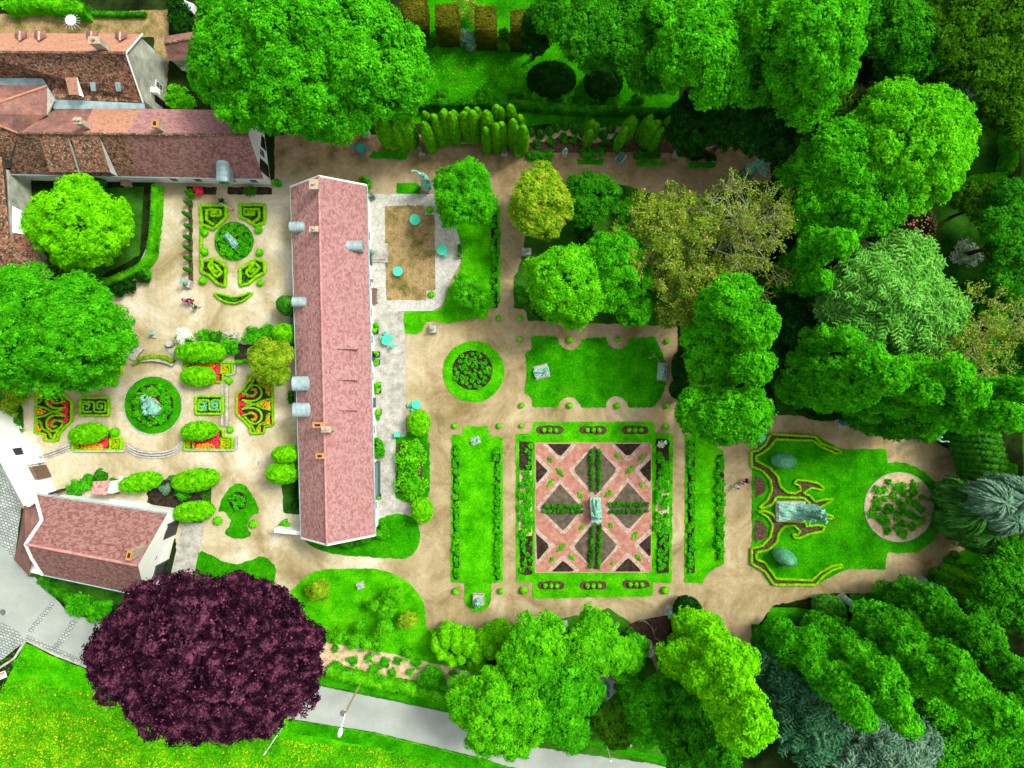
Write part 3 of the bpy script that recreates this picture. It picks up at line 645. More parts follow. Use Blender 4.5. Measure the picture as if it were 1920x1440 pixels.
# ---------------------------------------------------------------- figures
SK = dict(pelvis=(0,0,.52), waist=(0,0,.60), chest=(0,0,.72), neck=(0,.0,.83), chin=(0,.015,.865), head=(0,.005,.925), crown=(0,-.01,.975),
 nose=(0,.068,.915), shL=(-.105,0,.80), shR=(.105,0,.80), elL=(-.14,-.01,.63), elR=(.14,-.01,.63), waL=(-.15,.05,.48), waR=(.15,.05,.48),
 hL=(-.15,.065,.44), hR=(.15,.065,.44), hipL=(-.055,0,.50), hipR=(.055,0,.50), knL=(-.06,.01,.28), knR=(.06,.01,.28), anL=(-.06,-.01,.05), anR=(.06,-.01,.05), toL=(-.065,.10,.02), toR=(.065,.10,.02))
RA = dict(pelvis=.085, waist=.075, chest=.095, neck=.035, chin=.045, head=.062, crown=.040, nose=.008, shL=.045, shR=.045, elL=.028, elR=.028, waL=.019, waR=.019, hL=.022, hR=.022, hipL=.06, hipR=.06, knL=.042, knR=.042, anL=.026, anR=.026, toL=.02, toR=.02)
ED = [('pelvis','waist'),('waist','chest'),('chest','neck'),('neck','chin'),('chin','head'),('head','crown'),('head','nose'),('chest','shL'),('chest','shR'),('shL','elL'),('elL','waL'),('waL','hL'),('shR','elR'),('elR','waR'),('waR','hR'),('pelvis','hipL'),('pelvis','hipR'),('hipL','knL'),('knL','anL'),('anL','toL'),('hipR','knR'),('knR','anR'),('anR','toR')]
POSE = dict(stand={}, walk=dict(knL=(-.06,.09,.29), anL=(-.06,.15,.05), toL=(-.065,.26,.03), knR=(.06,-.02,.28), anR=(.06,-.15,.07), toR=(.065,-.07,.01), waL=(-.15,-.05,.49), hL=(-.15,-.07,.45), waR=(.15,.12,.52), hR=(.15,.16,.49)),
 armup=dict(elR=(.20,.02,.88), waR=(.20,.05,1.02), hR=(.20,.06,1.06)), reach=dict(elR=(.17,.12,.76), waR=(.16,.26,.80), hR=(.16,.31,.81), elL=(-.17,.10,.66), waL=(-.13,.20,.62), hL=(-.12,.24,.62)),
 sit=dict(knL=(-.09,.26,.50), knR=(.09,.26,.50), anL=(-.08,.27,.22), anR=(.08,.27,.22), toL=(-.08,.37,.19), toR=(.08,.37,.19), waL=(-.10,.16,.55), hL=(-.08,.21,.54), waR=(.10,.16,.55), hR=(.08,.21,.54)),
 bend=dict(chest=(0,.10,.70), neck=(0,.19,.78), chin=(0,.225,.80), head=(0,.25,.845), crown=(0,.25,.90), nose=(0,.31,.825), shL=(-.105,.15,.77), shR=(.105,.15,.77), elL=(-.13,.24,.63), elR=(.13,.24,.64), waL=(-.08,.36,.56), waR=(.08,.34,.58), hL=(-.05,.40,.54), hR=(.05,.38,.56)),
 kneel=dict(knL=(-.08,.15,.27), knR=(.08,.18,.27), anL=(-.08,-.12,.25), anR=(.08,-.10,.25), toL=(-.08,-.2,.22), toR=(.08,-.2,.22), waL=(-.1,.16,.6), hL=(-.07,.2,.62), waR=(.1,.16,.6), hR=(.07,.2,.62)))
def skin(name, pts, eds, rad, mat, parent, sub=1, root=0):
    me = bpy.data.meshes.new(name); me.from_pydata(pts, eds, []); o = bpy.data.objects.new(name, me); C.objects.link(o)
    s = o.modifiers.new('s', 'SKIN'); s.use_smooth_shade = True
    for i, r in enumerate(rad): me.skin_vertices[0].data[i].radius = (r, r) if np.isscalar(r) else r
    for i in range(len(pts)): me.skin_vertices[0].data[i].use_root = (i == root)
    o.modifiers.new('u', 'SUBSURF').levels = sub; o.modifiers['u'].render_levels = sub
    dg = bpy.context.evaluated_depsgraph_get(); m2 = bpy.data.meshes.new_from_object(o.evaluated_get(dg)); m2.name = name
    o.modifiers.clear(); o.data = m2; bpy.data.meshes.remove(me); m2.materials.clear(); m2.materials.append(mat)
    if parent: o.parent = parent
    return o
def joints(pose, h): j = dict(SK); j.update(POSE[pose]); return {k: tuple(h*c for c in v) for k, v in j.items()}
def fingers(j, s, h):
    w_ = np.array(j['wa'+s]); p = np.array(j['h'+s]); d = unit(p-w_); sd = unit(np.cross(d, [0, 0, 1])+1e-6); out = []
    for i, (o_, l) in enumerate(((-.008, .045), (-.003, .050), (.003, .047), (.008, .038))):
        a = p+sd*o_*h*1.6; out.append((a+d*l*h*.5, a+d*l*h+np.array([0, 0, -.012*h])))
    out.append((w_*.5+p*.5+sd*.02*h, p+sd*.028*h+d*.01*h)); return out
def person(lab, px, py, rz, pose, top, trous, hair=(.03,.02,.015), skinc=(.55,.33,.25), h=1.7, group=None, extra=None, sleeves='long'):
    x, y, _ = P(px, py); r = empty('person', (x, y, .01), lab, 'person', group, rz); j = joints(pose, h); ks = list(j); ix = {k: i for i, k in enumerate(ks)}
    pts = [j[k] for k in ks]; eds = [(ix[a], ix[b]) for a, b in ED]; rad = [RA[k]*h*.95 for k in ks]
    for s in 'LR':
        for a, b in fingers(j, s, h):
            n = len(pts); pts += [tuple(a), tuple(b)]; eds += [(ix['h'+s], n), (n, n+1)]; rad += [.0055*h, .0045*h]
    sm = plain('skin', skinc, .6, .3, var=.1); skin('body', pts, eds, rad, sm, r, 1, ix['pelvis'])
    def cloth(nm, keys, col, k=1.18, cut=None):
        kk = [q for q in keys]; i2 = {q: i for i, q in enumerate(kk)}; p2 = [j[q] for q in kk]; e2 = [(i2[a], i2[b]) for a, b in ED if a in i2 and b in i2]
        skin(nm, p2, e2, [RA[q]*h*k for q in kk], plain(nm+'_cloth', col, .85, .1, var=.25, sc=8), r, 1, 0)
    ar = ['elL','elR','waL','waR'] if sleeves == 'long' else ['elL','elR']
    cloth('jacket', ['waist','pelvis','chest','shL','shR']+ar, top, 1.25)
    cloth('trousers', ['pelvis','hipL','hipR','knL','knR','anL','anR'], trous, 1.2)
    hc = np.array(j['head'])*.5+np.array(j['crown'])*.5; g = G(); g.sphere((hc[0], hc[1]-.012*h, hc[2]-.01*h), .070*h, 12, 6, (.95, 1.05, .9), True); g.build('hair', plain('hair', hair, .8, .2), r, True)
    for s in 'LR':
        a = Vector(j['an'+s]); b = Vector(j['to'+s]); g = G(); g.cyl(a+(a-b)*.25+Vector((0,0,-.03*h+.02)), b+Vector((0,0,.005)), .034*h*.8, .026*h, 8); g.build('shoe', GR['dark'], r, True)
    if extra: extra(r, j)
    return r
def statue(lab, px, py, h, rz=0, pose='stand', plinth=(1.0, 1.0, .5), robe=True, mat='bronze', pm='stone', kind='figure', group=None, name='statue', z0=.04, ex=None):
    """px,py = plinth on the ground"""
    x, y, _ = P(px, py); r = empty(name, (x, y, z0), lab, 'statue', group, rz); a, b, c = plinth
    g = G(); g.box(-a/2, -b/2, -z0, a/2, b/2, c*.25); g.box(-a*.45, -b*.45, c*.25, a*.45, b*.45, c, taper=.02*a); g.build('plinth', GR[pm], r, bevel=.02)
    jt = lambda s: rng.normal()*s
    if kind == 'figure':
        j = joints(pose, h); j = {k: (v[0]+jt(.012*h), v[1]+jt(.012*h), v[2]) for k, v in j.items()}
        ks = list(j); ix = {k: i for i, k in enumerate(ks)}; pts = [(q[0], q[1], q[2]+c-(.02*h if pose != 'sit' else .2*h)) for q in (j[k] for k in ks)]
        eds = [(ix[p], ix[q]) for p, q in ED]; rad = [RA[k]*h*1.05 for k in ks]
        for s in 'LR':
            for u, v in fingers(j, s, h):
                n = len(pts); dz = c-(.02*h if pose != 'sit' else .2*h); pts += [(u[0], u[1], u[2]+dz), (v[0], v[1], v[2]+dz)]; eds += [(ix['h'+s], n), (n, n+1)]; rad += [.006*h, .005*h]
        skin('figure', pts, eds, rad, GR[mat], r, 1, ix['pelvis'])
        if robe:
            g = G(); n = 18; V = []; prof = [(.02,.17,.14),(.2,.15,.13),(.38,.13,.115),(.52,.11,.095),(.62,.10,.085),(.72,.125,.09),(.80,.10,.07)]
            if pose == 'sit': prof = [(.15,.17,.2),(.3,.17,.22),(.45,.16,.24),(.53,.14,.2),(.62,.10,.085),(.72,.12,.09),(.80,.10,.07)]
            for zz, rx, ry in prof:
                for i in range(n):
                    t = 2*math.pi*i/n; f = 1+.13*math.sin(t*7+zz*5)*(1-zz); V.append((rx*h*f*math.cos(t), ry*h*f*math.sin(t)+(.08*h if pose == 'sit' and zz < .55 else 0), zz*h+c-(.2*h if pose == 'sit' else .02*h)))
            g.add(V, [(q*n+i, q*n+(i+1) % n, (q+1)*n+(i+1) % n, (q+1)*n+i) for q in range(len(prof)-1) for i in range(n)]+[tuple(range((len(prof)-1)*n, len(prof)*n))]); g.build('drapery', GR[mat], r, True)
    elif kind == 'bust':
        s = h; pts = [(0,0,c-.02*s),(0,0,c+.16*s),(-.26*s,0,c+.38*s),(.26*s,0,c+.38*s),(0,0,c+.40*s),(0,.02*s,c+.55*s),(0,.06*s,c+.68*s),(0,.03*s,c+.84*s),(0,-.01*s,c+.97*s),(0,.19*s,c+.78*s)]
        skin('figure', pts, [(0,1),(1,4),(4,2),(4,3),(4,5),(5,6),(6,7),(7,8),(7,9)], [.16*s,.2*s,.13*s,.13*s,.19*s,.10*s,.11*s,.15*s,.11*s,.02*s], GR[mat], r, 2, 4)
    elif kind == 'recline':
        s = h; pts = [(-.05*s,0,.10*s),(.12*s,0,.20*s),(.24*s,.0,.32*s),(.27*s,.0,.40*s),(.28*s,.02*s,.46*s),(-.22*s,.06*s,.26*s),(-.42*s,.05*s,.10*s),(-.25*s,-.08*s,.12*s),(-.48*s,-.08*s,.07*s),(.26*s,.14*s,.20*s),(.36*s,.16*s,.06*s),(.2*s,-.15*s,.24*s),(.02*s,-.2*s,.22*s)]
        pts = [(p[0], p[1], p[2]+c) for p in pts]
        skin('figure', pts, [(0,1),(1,2),(2,3),(3,4),(0,5),(5,6),(0,7),(7,8),(2,9),(9,10),(2,11),(11,12)], [.09*s,.08*s,.08*s,.035*s,.06*s,.05*s,.03*s,.055*s,.03*s,.035*s,.025*s,.035*s,.022*s], GR[mat], r, 2, 0)
        g = G(); V = []; n = 14; m_ = 8
        for i in range(n+1):
            for k in range(m_+1):
                u = i/n-.5; v = k/m_-.5; V.append((u*.95*s, v*.42*s, c+.03*s+.05*s*math.sin(u*17+v*6)*(1-abs(v)*1.6)+.05*s*max(0, 1-abs(v)*3)))
        g.add(V, [(i*(m_+1)+k, (i+1)*(m_+1)+k, (i+1)*(m_+1)+k+1, i*(m_+1)+k+1) for i in range(n) for k in range(m_)]); g.build('drapery', GR[mat], r, True)
    if ex: ex(r, c, h)
    return r
# ================================================================ GROUND
def st(name, pts, z, mat, **k): return sheet(name, pts, z, GR[mat], **k)
g = G().add([(-260,-230,0),(260,-230,0),(260,230,0),(-260,230,0)], [(0,1,2,3)]).build('ground', GR['wood']); g['kind'] = 'structure'
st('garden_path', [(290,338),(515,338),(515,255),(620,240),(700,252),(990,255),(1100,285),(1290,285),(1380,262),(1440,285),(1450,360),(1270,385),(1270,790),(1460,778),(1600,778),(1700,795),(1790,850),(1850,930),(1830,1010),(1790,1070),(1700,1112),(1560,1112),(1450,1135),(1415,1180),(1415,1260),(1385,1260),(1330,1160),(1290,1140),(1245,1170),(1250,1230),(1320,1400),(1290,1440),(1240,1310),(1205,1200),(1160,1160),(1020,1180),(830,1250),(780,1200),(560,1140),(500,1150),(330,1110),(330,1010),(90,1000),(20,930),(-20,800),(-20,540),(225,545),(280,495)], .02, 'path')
st('north_lawn', [(780,-400),(1250,-400),(1280,120),(1270,205),(1000,215),(690,200),(700,100),(780,20)], .04, 'lawn')
st('grass_verge', [(690,205),(1000,212),(1290,225),(1290,262),(1160,240),(1100,250),(1030,232),(985,238),(700,230)], .045, 'lawn')
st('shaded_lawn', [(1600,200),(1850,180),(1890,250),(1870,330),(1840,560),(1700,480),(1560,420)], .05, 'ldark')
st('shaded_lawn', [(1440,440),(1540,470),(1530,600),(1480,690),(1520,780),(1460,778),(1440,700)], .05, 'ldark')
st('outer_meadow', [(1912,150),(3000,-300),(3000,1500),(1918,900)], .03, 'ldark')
st('meadow', [(-900,1290),(0,1300),(48,1205),(110,1235),(160,1254),(540,1349),(700,1374),(900,1422),(990,1446),(1400,1560),(1400,2600),(-900,2600)], .05, 'lawnB')
# road, street and cobbles
st('road', [(200,1165),(330,1215),(580,1282),(840,1336),(1060,1390),(1270,1444),(1600,1540),(1600,1680),(1000,1452),(900,1420),(700,1372),(540,1347),(160,1252),(100,1228)], .03, 'conc', rough=.03)
st('street', [(-400,800),(0,860),(40,938),(28,1050),(66,1082),(130,1150),(240,1180),(190,1262),(100,1228),(48,1202),(0,1238),(-400,1500)], .036, 'conc', rough=.03)
st('cobbled_street', [(-300,880),(0,878),(40,945),(28,1050),(0,1020),(-300,1000)], .042, 'cobble', rough=.05)
st('cobbled_street', [(0,1165),(30,1180),(48,1200),(0,1240),(-200,1400),(-200,1200)], .042, 'cobble', rough=.05)
for a in ([(96,1128),(104,1134),(60,1186),(51,1182)], [(136,1160),(147,1166),(110,1216),(100,1212)], [(50,1190),(110,1216),(170,1243),(168,1250),(100,1224),(48,1200)]):
    st('cobble_band', a, .042, 'cobble', rough=.04)
def kerb(pts, wpx, h, mat, name='kerb', sm=False, l='pale stone kerb edging', c='kerb', z0=0.0, g_=None, parent=None, zq=None):
    if sm: pts = smooth_line(pts, False, 5)
    q = resample(world2(pts, zq or h), .5, False); t = unit(np.gradient(q, axis=0)); nr = np.stack([-t[:, 1], t[:, 0]], 1)*M(wpx, h)/2
    n = len(q); V = []
    for s_, z in ((-1, z0), (-1, h), (1, h), (1, z0)): V.append(np.concatenate([q+nr*s_, np.full((n, 1), z)], 1))
    V = np.stack(V, 1).reshape(-1, 3); Fs = [(i*4+j, i*4+j+1, i*4+4+j+1, i*4+4+j) for i in range(n-1) for j in range(3)]+[(0, 1, 2, 3), tuple((n-1)*4+j for j in (3, 2, 1, 0))]
    o = G().add(V, Fs).build(name, GR[mat], parent); m = q.mean(0)
    return label(o, l, c, g_) if parent is None else o
kerb([(48,1200),(26,1235),(-60,1290)], 4, .16, 'stone', l='stone kerb between the cobbles and the meadow at the lower left')
kerb([(48,1200),(100,1226),(165,1252),(300,1290)], 4, .16, 'stone', l='low stone kerb along the meadow side of the street')
# lawns, each a real sheet of turf with its edge
lawn = lambda n, p, m='lawn', z=.09, **k: st(n, p, z, m, **k)
lawn('round_lawn', circle(287,760,53.5), 'lawn', rough=.04)
lawn('round_lawn', circle(888,697,57.5), 'lawnB', rough=.05)
lawn('round_lawn', circle(439,453,37), 'lawn', rough=.04)
lawn('pear_lawn', smooth_line([(447,906),(462,912),(475,930),(486,960),(474,966),(463,980),(466,994),(472,1001),(462,1008),(446,1010),(430,1006),(421,996),(430,988),(432,972),(420,958),(410,960),(418,935),(432,913)]))
lawn('lawn', smooth_line([(374,1034),(395,1040),(420,1053),(445,1057),(470,1050),(488,1043),(506,1050),(517,1068),(516,1088),(505,1103),(470,1120),(420,1130),(350,1110),(362,1070)]))
lawn('tree_lawn', smooth_line([(545,1120),(560,1095),(580,1077),(610,1068),(660,1066),(710,1068),(750,1082),(780,1106),(797,1140),(799,1172),(812,1192),(835,1225),(880,1250),(960,1275),(900,1290),(820,1250),(700,1222),(610,1203),(560,1200)]), 'lawnB')
lawn('gable_lawn', smooth_line([(572,1010),(640,990),(700,998),(712,972),(745,963),(775,972),(788,998),(782,1028),(765,1045),(720,1046),(650,1041),(605,1033)]), 'lawn')
lawn('terrace_lawn', [(745,343),(780,343),(790,350),(788,364),(744,364)], 'lawn')
lawn('terrace_lawn', [(815,330),(880,330),(938,390),(938,570),(918,572),(913,598),(885,597),(858,603),(838,608),(820,602),(800,604),(792,618),(785,626),(757,625),(757,585),(820,583),(834,570),(838,545),(858,520),(866,490),(867,460),(855,430),(838,405),(820,380)], 'lawnB')
lawn('square_lawn', [(997,630),(1046,631)]+arc(1068,634,22,175,5)+[(1137,632)]+arc(1158,634,21,175,5)+[(1226,630),(1238,655),(1248,680),(1248,725),(1240,745),(1225,764),(1178,764)]+arc(1156,764,21,0,-180)+[(1090,764)]+arc(1068,764,21,0,-180)+[(1000,763),(995,742),(984,738),(988,700),(985,662),(997,655)], 'lawn')
lawn('long_lawn', [(869,800),(915,799),(916,818),(943,819),(943,1092),(921,1092),(921,1124)]+arc(896,1122,25,0,180)+[(871,1092),(846,1092),(846,815),(868,815)], 'lawnB')
lawn('parterre_lawn', [(1000,791),(1226,791),(1227,812),(1262,813),(1259,1093),(1225,1092),(1224,1118),(1000,1122),(998,1092),(968,1090),(967,814),(998,812)], 'lawnB')
lawn('strip_lawn', [(1285,814),(1328,818),(1335,832),(1357,846),(1357,1056),(1342,1064),(1325,1075),(1318,1093),(1283,1092)], 'lawnB')
lawn('east_lawn', [(1445,813),(1531,816),(1572,842),(1662,842),(1664,868),(1690,866),(1720,876),(1748,898),(1763,935),(1765,975),(1752,1012),(1722,1034),(1690,1037),(1662,1035),(1660,1068),(1590,1066),(1575,1072),(1550,1085),(1530,1097),(1450,1097),(1438,1076),(1410,1058),(1410,850),(1432,842)], 'lawn')
lawn('outer_lawn', smooth_line([(1610,770),(1680,778),(1740,800),(1790,850),(1825,890),(1850,900),(1840,850),(1800,790),(1720,760),(1640,740)]), 'ldark')
lawn('outer_lawn', smooth_line([(1830,1025),(1800,1035),(1770,1060),(1735,1080),(1735,1095),(1800,1090),(1840,1050)]), 'lawn')
lawn('outer_lawn', [(1447,1138),(1500,1140),(1560,1150),(1600,1170),(1560,1230),(1440,1230),(1415,1190),(1432,1165)], 'lawn')
lawn('outer_lawn', [(1592,1114),(1655,1114),(1655,1150),(1600,1152)], 'lawn')
lawn('outer_lawn', [(1715,1100),(1760,1090),(1780,1130),(1740,1160),(1640,1160),(1660,1140)], 'ldark')
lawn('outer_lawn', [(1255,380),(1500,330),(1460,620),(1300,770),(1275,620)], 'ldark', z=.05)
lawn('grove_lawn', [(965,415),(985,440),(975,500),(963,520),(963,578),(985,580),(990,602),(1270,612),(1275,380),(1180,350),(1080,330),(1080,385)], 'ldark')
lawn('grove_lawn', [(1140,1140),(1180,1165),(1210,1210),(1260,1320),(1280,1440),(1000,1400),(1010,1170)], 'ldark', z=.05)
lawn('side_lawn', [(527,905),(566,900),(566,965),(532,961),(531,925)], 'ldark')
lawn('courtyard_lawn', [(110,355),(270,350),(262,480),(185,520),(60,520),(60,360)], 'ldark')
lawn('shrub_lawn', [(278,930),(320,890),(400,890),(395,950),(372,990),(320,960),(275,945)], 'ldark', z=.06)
for p in ([(988,297),(1035,299),(1035,306),(988,305)], [(1080,299),(1133,299),(1130,309),(1082,309)], [(1192,302),(1246,303),(1245,312),(1195,312)], [(1290,304),(1345,305),(1340,315),(1292,315)], [(700,284),(765,286),(762,300),(690,296)]): lawn('grass_strip', p, 'lawn', z=.06)
# verges beside the road
lawn('road_verge', [(596,1262),(700,1285),(850,1322),(1060,1376),(1275,1425),(1275,1440),(1060,1388),(840,1333),(700,1302),(580,1280)], 'lawn', z=.07)
lawn('road_verge', [(540,1350),(700,1376),(900,1424),(990,1448),(1100,1490),(900,1450),(700,1400),(540,1372)], 'lawn', z=.08)
st('street_garden', [(52,1080),(70,1082),(100,1110),(140,1150),(225,1175),(260,1130),(240,1090),(80,1062)], .06, 'ldark')
lawn('gate_lawn', [(-20,690),(30,725),(44,770),(45,826),(22,838),(0,800),(-40,760)], 'ldark')
# soils
soil = lambda n, p, m='soil', z=.12, **k: st(n, p, z, m, **k)
soil('planting_bed', circle(287,760,39.5), 'soil', rough=.05); soil('planting_bed', circle(886,694,37.5), 'soil', rough=.05); soil('planting_bed', circle(439,453,32), 'soil', rough=.05)
soil('planting_bed', circle(447,939,17), 'soil'); soil('planting_bed', circle(1686,951,64), 'sand', rough=.04)
for p in ([(850,836),(861,836),(861,1086),(850,1086)], [(928,838),(938,838),(937,1088),(928,1088)], [(1290,826),(1302,826),(1302,1074),(1289,1074)], [(1343,853),(1357,853),(1355,1048),(1343,1048)], [(921,385),(933,385),(933,578),(922,578)]): soil('border_bed', p, 'soil')
for x0, x1, y0, y1, m in ((974,997,828,882,'soil'), (974,997,882,1005,'sand'), (975,998,1005,1077,'soil'), (1230,1254,822,900,'soil'), (1230,1254,900,1000,'sand'), (1231,1254,1000,1074,'soil')): soil('border_bed', [(x0,y0),(x1,y0),(x1,y1),(x0,y1)], m)
for x, y in ((1031,806),(1112,806),(1190,806),(1033,1097),(1112,1097),(1192,1095)):
    soil('small_bed', [(x-18,y-8),(x+18,y-8)]+arc(x+18,y,8,-70,70,4)+[(x+18,y+8),(x-18,y+8)]+arc(x-18,y,8,110,250,4), 'soilr')
soil('woodchip_bed', smooth_line([(985,246),(1010,249),(1040,237),(1060,233),(1085,239),(1110,245),(1150,234),(1168,246),(1130,266),(1105,268),(1075,257),(1050,257),(1030,264),(1000,268),(985,264)]), 'sand', z=.07)
soil('rose_bed', [(985,268),(1040,258),(1110,268),(1180,252),(1290,268),(1330,285),(1290,290),(1230,285),(1140,285),(1040,286),(985,284)], 'soilr', z=.06)
soil('half_moon_bed', [(1414,893)]+arc(1418,912,18,-80,80,8)+[(1414,936)], 'soilr'); soil('half_moon_bed', [(1414,974)]+arc(1418,995,20,-80,80,8)+[(1414,1018)], 'soilr')
soil('cutting_bed', [(600,1203),(640,1208),(720,1222),(800,1240),(880,1258),(900,1290),(840,1318),(700,1285),(600,1255)], 'sand', z=.11)
soil('dry_stream_bed', smooth_line([(1180,1170),(1250,1155),(1255,1180),(1245,1220),(1265,1270),(1275,1310),(1255,1310),(1235,1260),(1225,1210),(1195,1185)]), 'soilr', z=.06)
soil('shrub_bed', [(275,925),(300,900),(380,900),(380,965),(330,965),(285,950)], 'soil', z=.10)
soil('path_bed', [(354,376),(361,376),(362,527),(354,527)], 'soilr', z=.08)
soil('wall_bed', [(350,350),(407,351),(407,365),(350,365)], 'soil', z=.07); soil('wall_bed', [(427,351),(510,351),(510,365),(427,365)], 'soil', z=.07)
soil('shrub_bed', [(440,645),(560,645),(560,668),(440,682)], 'soil', z=.07)
lawn('house_lawn', [(742,820),(770,808),(800,800),(806,835),(806,925),(795,945),(765,942),(742,934)], 'lawn'); soil('wall_bed', [(745,830),(796,832),(792,925),(745,925)], 'soilr', z=.10)
# terrace and paving
st('terrace_paving', [(690,364),(816,364),(828,385),(845,410),(858,435),(866,465),(863,495),(848,520),(836,545),(834,562),(826,575),(812,583),(755,584),(690,584)], .14, 'flag', rough=0)
st('worn_grass_plot', [(722,387),(797,386),(797,403),(815,403),(817,545),(801,545),(801,563),(725,563),(723,500)], .16, 'dry', rough=.05)
st('house_paving', [(690,584),(749,584),(757,620),(760,818),(742,820),(700,820)], .14, 'stone', rough=0)
st('house_paving', [(700,820),(742,820),(742,935),(770,945),(772,962),(745,963),(715,972),(700,1000)], .06, 'stone', rough=.05)
st('stone_pad', [(1041,1163),(1064,1163),(1062,1192),(1044,1190)], .10, 'stone', rough=0)
st('concrete_pad', [(344,978),(384,981),(363,1085),(320,1080)], .10, 'stone', rough=0)
st('flat_stone', [(498,544),(506,544),(506,552),(498,552)], .05, 'stone', rough=0); st('flat_stone', [(483,865),(492,864),(492,872),(483,872)], .05, 'stone', rough=0)
st('upper_courtyard', [(-300,28),(160,25),(315,18),(318,100),(310,200),(290,200),(290,70),(-300,70)], .05, 'dry')
st('stone_court', [(1085,1265),(1150,1262),(1160,1290),(1130,1325),(1080,1320)], .10, 'stone', rough=.05)
# brick parterre
pt = empty('brick_parterre', P(1115,952), 'square parterre of salmon paths crossing as diamonds inside the wide green lawn', 'parterre'); off = np.array(pt.location)
def psheet(name, pts, z, mat, parent=pt):
    q = resample(world2(pts), .6, True); o = G().prism([tuple(a-np.array(parent.location)[:2]) for a in q], .02, z).build(name, GR[mat], parent); return o
psheet('border', [(1003,830),(1221,830),(1221,1073),(1003,1073)], .115, 'pink'); psheet('gravel', [(1004,831),(1220,831),(1220,1072),(1004,1072)], .12, 'brick')
def grow(pts, d):
    c = np.array(pts).mean(0); return [tuple(c+(np.array(p)-c)*(1+d/np.linalg.norm(np.array(p)-c))) for p in pts]
DI = [[(1115,835),(1157,880),(1117,929),(1074,881)], [(1050,907),(1092,953),(1056,995),(1012,952)], [(1177,904),(1219,950),(1177,993),(1140,952)], [(1115,977),(1157,1022),(1116,1070),(1075,1025)]]
TR = [[(1026,832),(1072,832),(1050,857)], [(1152,832),(1202,832),(1177,857)], [(1005,861),(1027,883),(1005,908)], [(1005,1000),(1031,1023),(1007,1052)], [(1220,860),(1198,882),(1220,906)], [(1220,1001),(1197,1021),(1220,1046)], [(1034,1071),(1056,1050),(1079,1071)], [(1152,1071),(1177,1044),(1204,1071)]]
def clip(pts): return [(min(max(x,1004.5),1219.5), min(max(y,831.5),1071.5)) for x, y in pts]
for d in DI: psheet('border', clip(grow(d, 9)), .128, 'pborder'); psheet('edging', grow(d, 1.1), .14, 'pink'); psheet('soil', d, .15, 'soilg')
for d in TR: psheet('border', clip(grow(d, 11)), .128, 'pborder'); psheet('edging', clip(grow(d, 1.3)), .14, 'pink'); psheet('soil', d, .15, 'soil')
for i, (x, y, a, l) in enumerate([(1050,885,50,20),(1181,880,-45,22),(1031,862,50,12),(1032,905,-50,18),(1088,928,55,14),(1140,925,-45,16),(1202,857,-50,14),(1157,856,50,10),(1203,909,55,8),(1052,1026,-45,20),(1035,1048,-50,12),(1072,1044,45,14),(1145,985,55,10),(1090,988,-50,10),(1196,1045,50,14),(1190,1003,-50,16),(1148,1055,-50,5)]):
    L = Leaves(); n = int(l*22); t = rng.uniform(-.5, .5, n); c = P(x, y)
    ca, sa = math.cos(math.radians(a)), -math.sin(math.radians(a)); ll = l*H/F
    u = t*ll; v = rng.normal(size=n)*.10*(1.1-abs(t)*1.6); q = np.stack([c[0]+u*ca-v*sa, c[1]+u*sa+v*ca, .15+np.abs(rng.normal(size=n))*.06], 1)
    L.add(q, np.array([0,0,1])+rng.normal(size=(n,3))*.4, .085, .06); o = L.build('moss_patch', LF['lime'], pt); o.location = tuple(-off)
# meadow grass and flowers
st('verge_ground', [(520,1240),(1300,1400),(1300,1540),(900,1460),(520,1380)], .024, 'ldark')
carpet([(40,1300),(110,1330),(180,1345),(260,1400),(300,1460),(300,1500),(-60,1500),(-60,1380)], 'meadowy', 'meadow_flowers', None, .12, 22, .12, .15, 'patch of dense yellow flowers in the meadow at the lower left', 'flowers', 'stuff', .9)
carpet([(-60,1300),(60,1270),(120,1290),(260,1300),(420,1360),(560,1390),(700,1400),(860,1440),(900,1500),(-60,1500)], 'meadow', 'meadow_grass', None, .10, 30, .14, .18, 'tall meadow grass dotted with yellow flowers beyond the road', 'grass', 'stuff', .9)
carpet([(0,1240),(48,1212),(110,1240),(200,1270),(400,1340),(260,1310),(100,1290),(0,1320)], 'lime', 'verge_grass', None, .06, 9, .10, .05, 'short grass between the street and the meadow', 'grass', 'stuff', .6)
# ================================================================ BUILDINGS
def house(name, lab, loc): e = empty(name, loc, lab, 'house'); return e, np.array([loc[0], loc[1], 0.0])
# ---- long farmhouse
B, o_ = house('farmhouse', 'long white farmhouse under a pink tiled roof, dividing the two gardens', P(628,690))
ZE, ZR = 3.9, 8.2
TL, BL, TRr, BR = P(545,350,ZE), P(565,1009,ZE), P(687,347,ZE), P(703,1004,ZE); RT, RB = P(598,330,ZR), P(613,1022,ZR)
ins = .35
fp = [TL+[ins,-ins,0], TRr+[-ins,-ins,0], BR+[-ins,ins,0], BL+[ins,ins,0]]
block('wall', [fp[3], fp[2], fp[1], fp[0]], ZE-.05, GR['white'], B, o_, apex={0: tuple(RB+[0,ins,-.25]), 2: tuple(RT+[0,-ins,-.25])})
rf = roof('roof', [[RT, RB, BL, TL]], GR['tileR'], B, o_); roof('roof', [[RT, TRr, BR, RB]], GR['tileP'], B, o_)  # west slope takes the paler tiles: light added in colour against its shade
ridge_tiles('ridge_tiles', RT+[0,0,.05], RB+[0,0,.05], B, o_, .13, 150)
for a, b in ((TL, BL), (TRr, BR)): gutter(a+[-.06 if a is TL else .06, 0, -.1], b+[-.06 if a is TL else .06, 0, -.1], B, o_)
def verge(a, b, parent, off, w_=.14, mat='white'):
    return G().cyl(tuple(a-off), tuple(b-off), w_, w_, 6).build('verge', GR[mat], parent)
for a, b in ((RT,TL),(RT,TRr),(RB,BL),(RB,BR)): verge(a, b, B, o_, .11)
